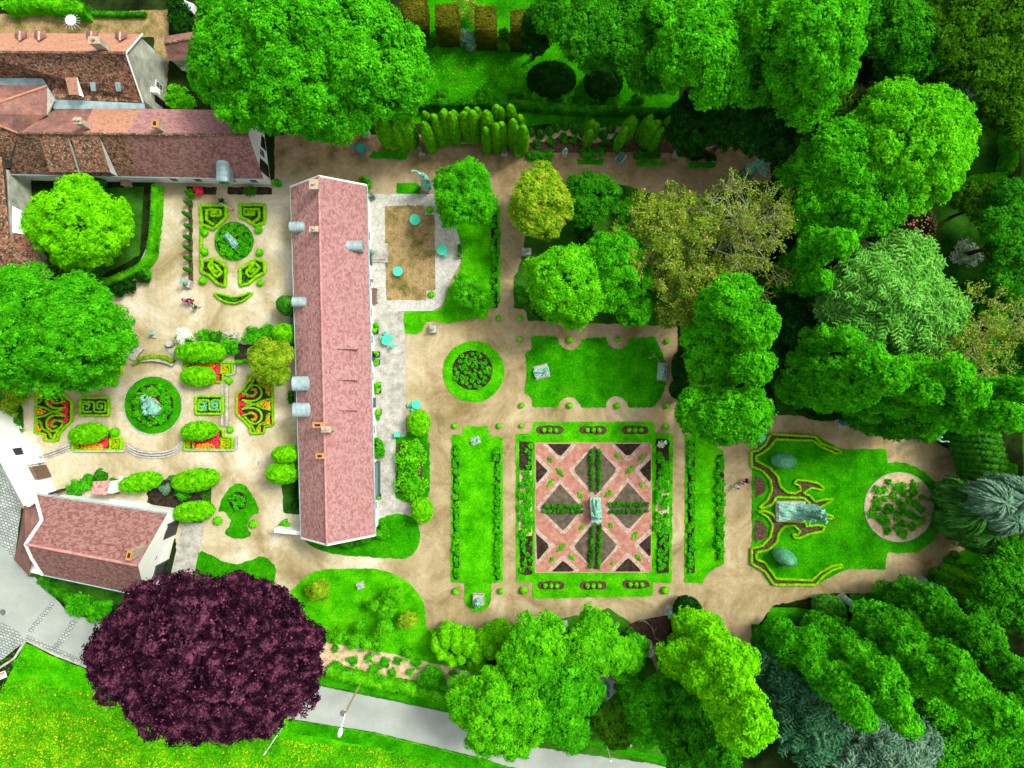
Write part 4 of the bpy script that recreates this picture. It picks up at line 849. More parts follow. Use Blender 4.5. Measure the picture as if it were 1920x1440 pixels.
for x, y, d in ((556,423,-1),(561,565,-1),(565,719,-1),(566,769,-1),(663,459,1)):
    big = y in (719, 769); barrel_dormer(x, y, 6.0 if not big else 6.2, 1.55 if big else 1.05, 1.7 if not big else 2.1, (d, 0), B, o_)
for x, y, z, wx, wy, m in ((596,797,9.0,.95,.45,1),(611,805,9.4,.9,.5,2),(600,855,9.0,.75,.45,1),(588,429,8.6,.85,.45,1),(588,345,9.2,.8,.9,1)): chimney(x, y, 6.4, z, wx, wy, B, o_, npot=m, pot='terra' if y in (797, 855) else 'chim')
for yy in (640, 698, 755):     # low shed dormers on the east slope
    a0, a1 = (yy-16, yy+14); g = []; zl = 6.0
    top0, top1 = P(613,a0,7.65), P(613,a1,7.65); lo0, lo1 = P(674,a0+2,5.75), P(674,a1+1,5.75)
    d = roof('dormer', [[top0, lo0, lo1, top1]], GR['tileP'], B, o_, .5)
for t0, t1 in ((.05,.11),(.17,.20),(.28,.31),(.44,.47),(.55,.58),(.63,.66),(.72,.75),(.86,.89)): window(fp[2][:2], fp[1][:2], t0, t1, .9, 2.5, B, o_)
for t0, t1 in ((.10,.13),(.24,.27),(.36,.39),(.60,.63),(.74,.77)): window(fp[0][:2], fp[3][:2], t0, t1, .9, 2.5, B, o_)
for t in (.36,.50,.79): wallbox('door', fp[2], fp[1], t, t+.03, 0.05, 2.5, .06, 'green', B, o_)
wallbox('door', fp[0], fp[3], .53, .56, .05, 2.4, .06, 'wood_', B, o_); wallbox('doorstep', fp[0], fp[3], .50, .59, .02, .2, 1.2, 'stone', B, o_, .05)
# ---- gatehouse bottom left
B, o_ = house('gatehouse', 'tiled gatehouse with a white gable and two green openings beside the copper beech', P(225,1010))
a1, a2, a3, a4, a5 = P(66,927,4), P(79,975,6.2), P(49,1020,8.6), P(257,1060,8.6), P(312,964,4)
b2, b3, b4 = P(60,1046,6.7), P(80,1077,4.2), P(272,1118,4.2)
roof('roof', [[a1, a2, a3, a4, a5], ], GR['tileG'], B, o_); roof('roof', [[a3, b2, b3, b4, a4]], GR['tileG'], B, o_)
roof('hip_roof', [[P(66,932,3.7), P(46,944,3.0), P(37,1000,3.0), P(48,1020,6.8), P(78,975,5.6)], [P(37,1000,3.0), P(26,1050,3.0), P(52,1078,3.0), P(59,1047,5.6), P(48,1020,6.8)]], GR['tileB'], B, o_)
g1, g2, g3 = P(312,964,4)*[1,1,1]+[-.2,-.15,0], P(272,1118,4.2)+[-.2,.2,0], P(257,1060,8.6)+[-.25,0,-.25]
c1 = P(70,930,4)+[1.2,-.3,0]; c2 = P(84,1075,4.2)+[.8,.4,0]; c3 = P(62,1020,8)
block('wall', [c2, g2, g1, c1], [4.0,4.0,3.9,3.9], GR['white'], B, o_, apex={1: tuple(g3), 3: tuple(c3+[2.6,0,-.2])})
block('annexe_wall', [P(50,1072,2.8), P(84,1080,2.8), P(88,935,2.8), P(54,950,2.8)], 2.75, GR['white'], B, o_)
g = G(); pl = [a1, a2, a3, b2, b3]
for a, b in zip(pl[:-1], pl[1:]): g.cyl(tuple(a-o_+[0,0,.06]), tuple(b-o_+[0,0,.06]), .17, .17, 7)
g.build('coping', GR['white'], B)
ridge_tiles('ridge_tiles', a3+[0,0,.05], a4+[0,0,.05], B, o_, .16, 34, 'tileR'); gutter(a1+[0,.1,-.1], a5+[0,.1,-.1], B, o_); gutter(b3+[0,-.1,-.1], b4+[0,-.1,-.1], B, o_)
chimney(243, 1041, 6.8, 9.6, .45, .95, B, o_, npot=1, rz=-.25, pot='terra')
for t0 in (.12, .66):
    dr = wallbox('door', g2, g1, t0, t0+.21, .05, 3.0, .10, 'green', B, o_); wallbox('pane', g2, g1, t0+.02, t0+.10, .25, 2.8, .03, 'dark', dr, o_, .101); wallbox('pane', g2, g1, t0+.115, t0+.19, .25, 2.8, .03, 'dark', dr, o_, .101)
window(g2, g1, .42, .48, 3.2, 4.6, B, o_); window(g2, g1, .50, .56, 3.2, 4.6, B, o_)
# ---- barn B (middle range top left)
B, o_ = house('stone_cottage', 'old stone wing with rose brown tiles and a white gable with two black shutters', P(280,270))
R0, R1 = P(35,250,7.6), P(465,254,7.6); f0, fm, f1 = P(18,326,3.3), P(258,331,3.3), P(493,335,3.3); k0, k1, k2 = P(104,204,5.0), P(266,204,5.0), P(470,207,5.0)
Rm = R0+(R1-R0)*.466; Rk = R0+(R1-R0)*.25
roof('roof', [[R0, f0, fm, Rm]], GR['tileM'], B, o_); roof('roof', [[Rm, fm, f1, R1]], GR['tileG'], B, o_)
roof('roof', [[R0, k0, Rk+(k1-k0)*0, Rk]], GR['tileB'], B, o_) if False else roof('roof', [[R0, P(104,204,5.0), P(175,203,5.05), P(150,250,7.6)]], GR['tileB'], B, o_)
roof('roof', [[P(150,250,7.6), P(175,203,5.05), k1, Rm]], GR['tileO'], B, o_); roof('roof', [[Rm, k1, k2, R1]], GR['tileP'], B, o_)
ridge_tiles('ridge_tiles', R0+[0,0,.05], R1+[0,0,.05], B, o_, .16, 70, 'tileM')
q = [P(24,322,3.3), P(491,333,3.3)+[-.15,.2,0], P(466,212,5)+[-.15,0,0], P(60,212,5)]
block('wall', [q[0], q[1], q[2], q[3]], [3.2,3.2,4.8,4.8], GR['white'], B, o_, apex={1: tuple(R1+[-.2,0,-.2]), 3: tuple(R0+[.5,0,-.3])})
gutter(f0+[0,-.05,-.1], f1+[0,-.05,-.1], B, o_)
for x0, x1 in ((100,146),(160,224)):       # two long shed dormers
    tz, bz = 7.3, 4.4
    p0, p1, p2, p3 = P(x0-28,252,7.55), P(x0+24,252,7.55), P(x0+46,323,5.2), P(x0-8,323,5.2)
    roof('dormer', [[p0, p1, p2, p3]], GR['tileM'], B, o_, .15)
    s = G().add([tuple(p1-o_-[0,0,.1]), tuple(p2-o_-[0,0,.1]), tuple(p2-o_-[0,0,1.5])], [(0,1,2),(2,1,0)]).build('dormer_cheek', GR['white'], B)
barrel_dormer(415, 318, 5.2, 1.5, 2.4, (0,-1), B, o_)
chimney(145,226,6.0,9.0,.7,.55,B,o_,npot=2,pot='chim'); chimney(291,232,6.0,8.6,.55,.75,B,o_,pot='terra')
wa, wb = q[1], q[2]
wallbox('shutter', wa, wb, .10, .34, .3, 3.3, .06, 'dark', B, o_); wallbox('shutter', wa, wb, .60, .84, .3, 4.2, .06, 'dark', B, o_); window(wa, wb, .40, .55, 1.0, 3.4, B, o_)
for t0 in (.60,.70,.84,.93): window(q[0], q[1], t0, t0+.035, .8, 2.2, B, o_)
# metal valley gutter between the ranges
roof('valley_gutter', [[P(-80,145,5.6), P(80,147,5.6), P(78,160,5.5), P(-80,160,5.5)], [P(80,147,5.6), P(105,186,5.3), P(100,204,5.1), P(78,160,5.5)], [P(105,186,5.3), P(270,194,5.3), P(272,204,5.1), P(100,204,5.1)]], GR['zinc'], B, o_, .1)
# ---- house A (top)
B, o_ = house('manor_house', 'upper house with orange north roof, mossy south roof and an old grey gable with windows', P(150,110))
R0, R1 = P(-60,98,9.4), P(236,100,9.4); n0, n1 = P(-60,61,6.0), P(267,64,6.0); s0, s1, s2, s3 = P(-60,146,5.7), P(82,146,5.7), P(106,186,5.4), P(268,192,5.2)
roof('roof', [[R0, R1, n1, n0]], GR['tileO'], B, o_); roof('roof', [[R0, s0, s1, s2, s3, R1]], GR['tileM'], B, o_)
ridge_tiles('ridge_tiles', R0+[0,0,.05], R1+[0,0,.05], B, o_, .18, 60, 'tileM')
e = [P(-60,180,5)[:2], P(265,186,5)[:2], P(264,70,5.8)[:2], P(-60,70,5.8)[:2]]
block('wall', [P(-60,138,5)[:2], P(74,138,5)[:2], P(98,178,5)[:2], e[1], e[2], e[3]], [5.0,5.0,5.0,4.9,5.7,5.7], GR['grey'], B, o_, apex={3: tuple(R1+[-.2,0,-.2]), 5: tuple(R0+[.2,0,-.2])})
verge(R1, s3, B, o_, .08); verge(R1, n1, B, o_, .08)
window(e[1], e[2], .50, .64, 3.6, 5.4, B, o_); window(e[1], e[2], .40, .52, .8, 2.4, B, o_); wallbox('shutter', e[1], e[2], .66, .74, 3.6, 5.4, .05, 'white', B, o_); wallbox('shutter', e[1], e[2], .40, .47, 3.6, 5.4, .05, 'white', B, o_)
wallbox('door', e[1], e[2], .14, .26, .05, 2.3, .06, 'dark', B, o_); wallbox('porch_box', e[1], e[2], .24, .33, 2.6, 3.3, .7, 'white', B, o_)
for x in (38, 74, 172, 226):       # hipped dormers breaking the north eave
    a = P(x,60,7.3); tp = P(x-1,76,7.8); l = P(x-11,68,6.9); r = P(x+18,70,6.6) if x > 1e9 else P(x+13,69,6.9); fl = P(x-9,57,6.9); fr = P(x+12,57,6.9)
    d = roof('dormer', [[tp, a, fl, l], [tp, r, fr, a]], GR['tileB'], B, o_, .1); roof('dormer_front', [[a, fr, fl]], GR['tileB'], d, (0,0,0) if False else o_, .1)
    ridge_tiles('ridge_tiles', a+[0,0,.05], tp+[0,0,.05], d, o_, .11, 5, 'chim', False)
chimney(176,75,7.0,10.8,1.1,.6,B,o_,npot=1,pot='tileO')
for x, y in ((174,163),(221,163)): roof('skylight', [[P(x-6,y-8,7.0), P(x+4,y-8,7.0), P(x+6,y+8,6.35), P(x-3,y+8,6.35)]], GR['zinc'], B, o_, .15)
roof('dormer', [[P(122,145,7.6), P(144,145,7.6), P(147,177,7.0), P(130,178,7.0)]], GR['tileO'], B, o_, .12); roof('dormer_cheek', [[P(144,145,7.6), P(157,182,6.0), P(147,178,6.9)]], GR['white'], B, o_, .05)
# ---- hipped block C and wing D
B, o_ = house('hipped_house', 'old hip roofed block at the left edge, brown tiles with orange patches', P(10,215))
ap = P(-60,212,10.0)
roof('roof', [[ap, P(88,161,6.2), P(-60,158,6.2)]], GR['tileB'], B, o_); roof('roof', [[ap, P(35,250,6.6), P(88,216,6.2), P(88,161,6.2)]], GR['tileB'], B, o_); roof('roof', [[ap, P(-60,300,5.0), P(18,300,4.8), P(35,250,6.6)]], GR['tileM'], B, o_)
ridge_tiles('ridge_tiles', ap, P(88,161,6.25), B, o_, .13, 40, 'tileO'); ridge_tiles('ridge_tiles', ap, P(35,250,6.65), B, o_, .13, 40, 'tileO')
roof('valley_sheet', [[P(88,161,6.1), P(103,187,5.5), P(92,218,5.6), P(88,216,6.1)]], GR['stone'], B, o_, .1)
block('wall', [P(-60,290,4.6), P(14,290,4.6), P(30,225,5), P(84,210,5), P(84,165,5), P(-60,165,5)], 4.5, GR['grey'], B, o_)
B, o_ = house('west_wing', 'low wing at the left edge with weathered red roof and pale lean-to', P(5,430))
roof('roof', [[P(-40,290,7.0), P(3,295,6.0), P(11,312,4.6), P(18,440,4.6), P(-40,440,7.4)], [P(-40,440,7.4), P(18,440,4.6), P(58,441,4.4), P(92,524,3.8), P(-40,524,4.4)]], GR['tileM'], B, o_)
block('wall', [P(-40,518,3.8), P(88,518,3.6), P(54,444,4.0), P(14,442,4.2), P(8,315,4.2), P(-40,315,4.2)], 3.6, GR['grey'], B, o_)
roof('lean_to_roof', [[P(23,386,3.4), P(56,404,2.8), P(56,441,2.8), P(23,436,3.4)]], GR['white'], B, o_, .1)
# ---- small buildings
B, o_ = house('garden_shed', 'small dark tiled shed behind the upper house beside the huge green tree', P(345,90))
a, b = P(308,82,4.2), P(372,70,4.2); roof('roof', [[a, b, P(370,58,3.2), P(308,68,3.2)]], GR['tileB'], B, o_); roof('roof', [[a, b, P(372,112,2.8), P(316,114,2.8)]], GR['tileB'], B, o_); ridge_tiles('ridge_tiles', a, b, B, o_, .12, 18, 'tileM')
block('wall', [P(318,110,2.6), P(370,108,2.6), P(368,62,3), P(312,70,3)], 2.7, GR['grey'], B, o_)
B, o_ = house('tool_shed', 'tiny red tiled shed between hedges, north of the gatehouse', P(190,915))
roof('roof', [[P(175,903,2.6), P(206,901,2.6), P(198,928,3.2), P(170,926,3.2)]], GR['tileR'], B, o_)
block('wall', [P(174,924,2.6), P(208,926,2.6), P(208,903,2.3), P(178,905,2.3)], 2.3, GR['white'], B, o_)
B, o_ = empty('glass_cold_frame', P(359,18), 'small white glazed cold frame at the top left', 'cold frame'), P(359,18)
m = Matrix.Rotation(-.4, 4, 'Z'); G().box(-.6,-.4,0,.6,.4,.9,m).build('frame', GR['white'], B); G().box(-.5,-.3,.9,.5,.3,.95,m).build('pane', GR['zinc'], B)
# ---- gate wall bottom left
B, o_ = empty('gate_wall', P(40,900), 'tall white gate wall with two dark doorways at the street corner', 'wall'), P(40,900)*[1,1,0]
a, b = P(-40,770,4.2), P(54,944,4.2); d = unit(b-a); nn = np.array([-d[1], d[0], 0])
g = G(); W2 = .6
V = [a+nn*W2, b+nn*W2, b-nn*W2, a-nn*W2]; g.prism([tuple((v-o_)[:2]) for v in V], 0, 4.2); g.build('wall', GR['white'], B)
for (p, q2) in (((-10,800),(44,775)), ((20,840),(40,838)), ((32,872),(62,868))): pass
g = G(); g.prism([tuple((P(x,y,3.2)-o_)[:2]) for x, y in ((20,840),(37,836),(50,872),(36,876))], 0, 3.2); g.prism([tuple((P(x,y,3.2)-o_)[:2]) for x, y in ((-60,835),(-4,832),(8,862),(-60,862))], 0, 3.1); g.build('gate_pier', GR['white'], B)
g = G(); g.prism([tuple((P(x,y,3.25)-o_)[:2]) for x, y in ((22,841),(38,839),(43,852),(29,854))], 3.1, 3.26); g.build('doorway', GR['dark'], B)
g = G(); g.prism([tuple((P(x,y,2.4)-o_)[:2]) for x, y in ((30,877),(60,876),(71,899),(38,902))], 0, 2.4); g.build('gate_leaf', GR['wood_'], B)
g = G(); g.cyl(tuple(P(52,946,4.6)-o_), tuple(P(62,940,4.6)-o_), .35, .3, 10); g.build('lamp_bracket', GR['metalw'], B)
kerb([(70,908),(84,932),(96,938)], 5, .5, 'white', l='short white kerb wall from the gate towards the tool shed', c='wall')
kerb([(64,938),(80,930),(112,919)], 3, 1.6, 'dark', 'gate_rail', l='black gate leaf standing open beside the gatehouse roof', c='gate', zq=1.6)
# terrace details
kerb([(751,584),(757,620),(759,818)], 4, .18, 'stone', l='pale step along the east edge of the house paving', c='step')
B = empty('stone_steps', P(715,475), 'broad stone landing with steps from the east door of the farmhouse', 'steps'); o_ = P(715,475)
for i, (x0, x1, y0, y1, z) in enumerate(((692,728,457,493,.30), (692,726,459,488,.45))):
    g = G().prism([tuple((P(x,y)-o_)[:2]) for x, y in ((x0,y0),(x1,y0),(x1,y1),(x0,y1))], 0, z); g.build('step', GR['stone'], B, bevel=.02)
for n_, c0, w0 in (('lower', [(237,838),(252,848),(275,853),(300,853),(325,847),(343,832)], 0), ('left', [(80,857),(100,850),(118,843),(131,838)], 0)):
    B = empty('garden_steps', P(*c0[2]), 'curved pale stone steps below the round statue bed' if n_ == 'lower' else 'straight pale stone steps beside the red and yellow corner bed', 'steps'); ob = np.array(B.location)
    for i in range(3):
        o = kerb([(x, y+(i-1)*4.8) for x, y in c0], 3.3, .50-.15*i, 'stone', 'step', sm=True, parent=B); o.location = tuple(-ob)
for i, c0 in enumerate(([(246,672),(252,660),(262,650)], [(318,652),(325,662),(334,672)])):
    B = empty('garden_steps', P(*c0[1]), ('left' if i == 0 else 'right')+' flight of pale steps beside the curved planter wall', 'steps'); ob = np.array(B.location)
    for k in range(4):
        dx = (-5+k*3.4)*(1 if i == 0 else 1); o = kerb([(x+dx, y+k*1.2) for x, y in c0], 3.4, .18+.09*k, 'stone', 'step', parent=B); o.location = tuple(-ob)
kerb([(247,681),(260,676),(286,674),(310,678),(323,684)], 6, .6, 'stone', 'planter_wall', True, 'curved stone planter wall above the round statue bed', 'wall')
for px, py, l in ((257,645,'left'),(322,645,'right')): label(G().cyl(tuple(P(px,py)), tuple(P(px,py)+[0,0,.8]), .45, .38, 12).add([], []).build('stone_pedestal', GR['stone'], bevel=.03), f'round stone pedestal at the {l} end of the planter steps', 'pedestal')
kerb([(346,844),(442,844),(443,817)], 3.5, .4, 'stone', l='stone edging under the lower right corner bed')
kerb([(136,846),(232,846)], 3.5, .4, 'stone', l='stone edging under the lower left corner bed')
kerb([(425,716),(425,800)], 5, .35, 'stone', l='stone step line between the blue key bed and the scroll bed', c='step'); kerb([(416,716),(416,798)], 4.5, .22, 'stone', l='lower stone step line beside the blue key bed', c='step')
kerb([(440,678),(440,700),(424,704)], 3.5, .4, 'stone', l='stone edging beside the upper right corner bed')
for c_, r, s in ((287,760,56),(888,697,59)): pass
for (cx, cy, r, l) in ((287,760,55.5,'pale curb ring around the round statue lawn'),(447,939,0,'')):
    if r: kerb(circle(cx,cy,r,40)+[(cx+r,cy)], 2.2, .11, 'stone', l=l, c='edging')
kerb(circle(1686,951,64.5,44)+[(1750.5,951)], 2.4, .15, 'stone', l='stone ring around the sandy round bed', c='edging')
kerb([(287,345),(284,400),(279,460),(262,497),(228,516),(180,530)], 5, 1.2, 'grey', 'stone_wall', l='old stone wall behind the bright hedge of the small courtyard', c='wall', zq=1.2)
kerb([(516,962),(566,966)], 9, 2.2, 'white', 'white_wall', l='short white wall joining the lower end of the farmhouse', c='wall', zq=2.2) if False else kerb([(514,995),(566,1000)], 7, 2.2, 'white', 'white_wall', l='short white wall joining the lower end of the farmhouse', c='wall', zq=2.2)
kerb([(205,940),(250,945),(300,965)], 6, 1.6, 'white', 'white_wall', l='low white wall running along the gatehouse behind the shrubs', c='wall', zq=1.6)
# ================================================================ ORNAMENTAL BEDS
def bed(lab, pxy, soilpts=None, cat='flower bed', group=None, soilm='soil'):
    e = empty('flower_bed', P(*pxy), lab, cat, group)
    if soilpts:
        q = np.array(world2(soilpts))-np.array(e.location)[:2]; G().prism([tuple(a) for a in q], .02, .13).build('soil', GR[soilm], e)
    return e
def bh(e, pts, w=5, h=.42, closed=False, sm=False, mat='box'): return hedge(pts, w, h, mat, 'box_hedge', e, closed, .06, 150, sm=sm)
def sprigs(e, pts, n, mat='rose'):
    q = rand_in_poly(pts, n); L = Leaves()
    for a in q: L.add(np.array([a[0], a[1], .17])+rng.normal(size=(9, 3))*[.08,.08,.03], np.array([0,0,1])+rng.normal(size=(9,3))*.5, .07, .045)
    o = L.build('seedlings', LF[mat], e); o.location = (-e.location[0], -e.location[1], 0); o['kind'] = 'stuff'
KB = [('upper left', [(374,385),(422,384),(423,407),(399,429),(377,420)], [(401,421),(386,412),(386,393),(412,393),(412,404),(395,404),(395,398),(407,398)]),
 ('upper right', [(449,383),(495,383),(495,417),(478,423),(463,412),(449,405)], [(472,417),(485,409),(485,392),(457,392),(457,402),(476,402),(476,397),(463,397)]),
 ('lower left', [(378,490),(400,485),(411,491),(422,500),(421,536),(407,532),(390,515),(376,510)], [(400,485),(389,498),(405,520),(415,510),(400,494),(394,498),(404,511),(408,507)]),
 ('lower right', [(449,504),(480,485),(495,490),(495,511),(480,518),(464,532),(449,535)], [(478,486),(460,511),(468,520),(486,502),(477,492),(466,506),(470,511),(478,501)])]
for n_, o1, i1 in KB:
    e = bed(f'{n_} key pattern box bed around the small round rose bed in the courtyard', o1[0], o1, group='key pattern beds of the courtyard'); bh(e, o1, 5.5, closed=True); bh(e, i1, 4.6); sprigs(e, o1, 26)
e = bed('crescent shaped box edged bed like a smile below the small round rose bed', (440,558), [(401,550),(412,561),(427,567),(442,568),(457,562),(472,549),(460,551),(445,556),(430,556),(415,552)]); bh(e, [(401,550),(412,561),(427,567),(442,568),(457,562),(472,549),(460,551),(445,556),(430,556),(415,552)], 3.8, closed=True, sm=True); sprigs(e, [(412,554),(430,559),(446,560),(462,553),(442,565),(425,564)], 20)
hedge([(376,421),(376,489)], 4.5, .45, lab='thin straight box hedge joining the two left key pattern beds', cat='hedge')
# scroll beds
def scroll(cx, cy, mx, lab):
    T = lambda pts: [(cx+(x-477)*mx, cy+(y-758.5)) for x, y in pts]; mir = lambda pts: [(x, 1517-y) for x, y in pts]
    out = [(464,704),(491,704),(493,718),(509,720),(511,798),(495,800),(494,812),(470,813),(467,800),(454,786),(443,777),(443,739),(455,731),(463,718)]
    e = bed(lab, (cx,cy), T(out)); bh(e, T(out), 3.8, closed=True)
    A = [(458,736),(466,727),(478,722),(487,728),(490,738),(484,748),(471,752),(453,750)]; Bc = [(454,737),(464,741),(474,742),(480,736),(477,730),(470,731)]
    Cc = [(453,750),(466,756),(480,758.5)]; Dd = [(480,708),(486,720),(498,727),(500,738),(507,742)]; Ee = [(480,757),(494,751),(508,748)]; Ff = [(466,726),(474,714),(477,706)]
    for c0 in (A, Bc, Cc, Dd, Ee, Ff): bh(e, T(c0), 3.2, .36, sm=True); bh(e, T(mir(c0)), 3.2, .36, sm=True)
    red = [(445,741),(455,737),(462,742),(450,748),(454,754),(468,758.5)]; carpet(T(red+mir(red)[::-1]), 'red', 'red_flowers', e, .2, 170, .09)
    r2 = [(462,744),(476,746),(485,738),(482,728),(473,727),(476,732),(479,737),(474,741)]
    for m_ in (lambda p: p, mir):
        carpet(T(m_(r2)), 'red', 'red_flowers', e, .2, 170, .09)
        for o3 in ([(468,707),(475,707),(472,714),(466,720)], [(483,707),(489,707),(491,717),(487,718)], [(495,721),(507,722),(508,742),(503,740),(500,729),(494,725)]): carpet(T(m_(o3)), 'orange', 'orange_flowers', e, .2, 170, .09)
    carpet(T([(485,758.5),(496,753),(508,751),(508,766),(496,764)]), 'orange', 'orange_flowers', e, .2, 170, .09)
    return e
scroll(477, 758.5, 1, 'scroll patterned box bed with red and orange flowers next to the farmhouse'); scroll(98.5, 772, -1, 'scroll patterned box bed with red and orange flowers at the far left near the gate')
def keyb(x0, y0, x1, y1, mat, lab):
    w_, h_ = x1-x0, y1-y0; T = lambda pts: [(x0+w_*a, y0+h_*b) for a, b in pts]
    e = bed(lab, ((x0+x1)/2, (y0+y1)/2), [(x0,y0),(x1,y0),(x1,y1),(x0,y1)]); bh(e, [(x0,y0),(x1,y0),(x1,y1),(x0,y1)], 3.8, closed=True)
    bh(e, T([(.10,.22),(.50,.22),(.50,.80),(.90,.80),(.90,.22),(.60,.22),(.60,.62),(.78,.62),(.78,.42),(.70,.42)]), 3.2, .34); bh(e, T([(.42,.80),(.10,.80),(.10,.34),(.32,.34),(.32,.60),(.20,.60)]), 3.2, .34)
    for q in ([(.13,.28),(.46,.28),(.46,.76),(.13,.76)], [(.54,.28),(.87,.28),(.87,.76),(.54,.76)]): carpet(T(q), mat, 'bedding_flowers', e, .15, 110, .08)
keyb(366,743,417,776,'cyan','rectangular key pattern box bed filled with light blue flowers'); keyb(149,746,202,779,'navy','rectangular key pattern box bed with dark blue planting, left of the round statue bed')
def corner(dx, dy, flip, lab):
    T = lambda pts: [(x+dx, (y if not flip else 1521-y)+dy) for x, y in pts]
    out = [(344,679),(434,679),(435,701),(417,702),(417,716),(403,717),(401,707),(344,707)]; e = bed(lab, T([(390,690)])[0], T(out)); bh(e, T(out), 4, closed=True)
    for q in ([(356,684),(349,684),(349,699),(358,699)], [(417,698),(430,698),(430,684),(420,684),(420,693),(425,693)]): bh(e, T(q), 3, .33)
    bh(e, T([(361,681),(361,704)]), 3, .33); bh(e, T([(414,681),(414,701)]), 3, .33)
    carpet(T([(363,682),(413,682),(413,714),(405,714),(401,700),(390,695),(375,700),(363,703)]), 'red', 'red_flowers', e, .2, 170, .09)
    carpet(T([(370,681),(405,681),(404,690),(390,692),(372,690)]), 'orange', 'orange_flowers', e, .27, 170, .09)
    for q in ([(346,682),(359,682),(359,702),(346,702)], [(416,682),(432,682),(432,699),(416,699)]): carpet(T(q), 'orange', 'orange_flowers', e, .15, 140, .08)
corner(0,0,False,'upper right corner bed of red and orange flowers with box edging'); corner(0,1,True,'lower right corner bed of red and orange flowers below the blue key bed'); corner(-209,2,True,'lower left corner bed of red and orange flowers with box edging'); corner(-209,3,False,'corner bed mostly hidden beneath the big green tree at the left')
# flame hedges of the east lawn
U = crop(1260,640,[(600,940),(600,825),(645,820),(700,780),(745,695),(1075,715),(1130,770),(1265,820),(1270,840),(1230,840),(1120,790),(1065,745),(780,735),(745,790),(690,835),(635,860),(635,895),(740,950),(800,1020),(815,1090),(870,1135),(930,1140),(970,1115),(960,1080),(915,1070),(940,1040),(1010,1045),(1100,1065),(1150,1110),(1130,1118),(1050,1100),(985,1140),(1040,1160),(1075,1205),(1130,1190),(1215,1185),(1195,1205),(1110,1250),(1130,1290),(1220,1318),(1205,1332),(1120,1325),(1060,1262),(1030,1210),(990,1175),(785,1170),(760,1220),(700,1250),(655,1250),(720,1190),(755,1110),(740,1040),(680,970)])
Dn = crop(1260,900,[(600,630),(600,515),(680,495),(740,430),(760,340),(720,280),(650,237),(700,232),(760,260),(790,308),(1005,318),(1010,350),(1100,340),(1150,350),(1130,390),(1020,410),(960,440),(920,435),(908,408),(950,415),(965,385),(920,345),(850,350),(805,400),(790,470),(720,530),(635,545),(635,600),(700,620),(740,680),(785,745),(1055,755),(1110,700),(1200,650),(1275,637),(1285,655),(1200,680),(1130,730),(1080,790),(770,790),(700,690)])
for pts, l in ((U,'upper half of the flame shaped double box hedge on the east lawn'), (Dn,'lower half of the flame shaped double box hedge on the east lawn')):
    e = bed(l, pts[0], pts, 'parterre hedge', 'flame hedges', 'soilr'); bh(e, pts, 3.9, .45, closed=True)
# ================================================================ SMALL PLANTS (protos then copies)
def proto(o, loc): o.location = tuple(loc); return o
ballp = clipped('box_ball', 'round clipped box ball at the crossing of the garden paths', 'box ball', ball_prof(.44), 'boxd', (0,0,0), 'box balls along the garden paths', .06, 190)
balls = [(386,437,7,'courtyard'),(487,432,7,'courtyard'),(386,473,7,'courtyard'),(489,474,6.5,'courtyard'),(383,527,7,'courtyard'),(490,531,6,'courtyard'),(432,714,6.5,'bed'),(434,806,6,'bed'),(219,810,8,'bed'),(217,717,8,'bed'),(411,975,8,'pear'),(477,981,7.5,'pear'),
 (806,395,6.5,'terrace'),(809,553,6,'terrace'),(934,597,5,'p'),(975,598,5,'p'),(975,636,5,'p'),(978,760,5,'p'),(853,798,5,'p'),(936,798,5,'p'),(978,798,4.5,'p'),(1068,637,6,'n'),(1158,637,5,'n'),(1250,640,5,'n'),(1068,760,5.5,'n'),(1156,761,5.5,'n'),(1249,761,5,'n'),(1248,800,6,'p'),(855,1107,6,'p'),(939,1107,5.5,'p'),(982,1105,7,'p'),(1246,1105,7,'p'),(812,1182,5.5,'p'),(971,291,6,'north'),(765,279,4,'north')]
BL_ = dict(courtyard='round clipped box ball beside the small round rose bed of the courtyard', bed='little round box ball at the inner corner of a red and orange bed', pear='lime green box ball in its gravel bay beside the pear shaped lawn', terrace='box ball on a white square at an outer corner of the worn grass plot', p='small lime box ball standing at a corner of the brown garden paths', n='small box ball in a half round bay of the square lawn', north='small box ball at the foot of the clipped cypresses')
BG = dict(courtyard='box balls of the courtyard', bed='box balls of the corner beds', pear='box balls of the pear lawn', terrace='box balls of the terrace', p='box balls along the garden paths', n='box balls of the square lawn', north='box balls by the cypresses')
for i, (x, y, r, k) in enumerate(balls):
    o = ballp if i == 0 else copy_of(ballp, (0,0,0)); s = r*.0615/.44; o.location = tuple(P(x, y)*[1,1,0]+[0,0,.05]); o.scale = (s,s,s*.95); o.rotation_euler = (0,0,i*1.3); o['label'] = BL_[k]; o['group'] = BG[k]
for x, y in ((806,395),(809,553)): st('white_slab', [(x-9,y-8),(x+9,y-8),(x+9,y+8),(x-9,y+8)], .19, 'stone', rough=0)
# small leaning cypresses on the strip
cy = clipped('dwarf_cypress', 'small dark columnar cypress', 'cypress', cyp_prof(.26,1.9), 'yew', (0,0,0), 'dwarf cypresses in the strip bed', .06, 210)
for i, (x, y) in enumerate([(358,383),(358,406),(358,427),(358,448),(359,467),(359,487),(358,508)]):
    o = cy if i == 0 else copy_of(cy, (0,0,0)); o.location = tuple(P(x,y)); o.rotation_euler = (0,0,i); o.scale = (1,1,rng.uniform(.9,1.2)); o['label'] = 'small dark upright cypress in the narrow strip bed left of the key beds'
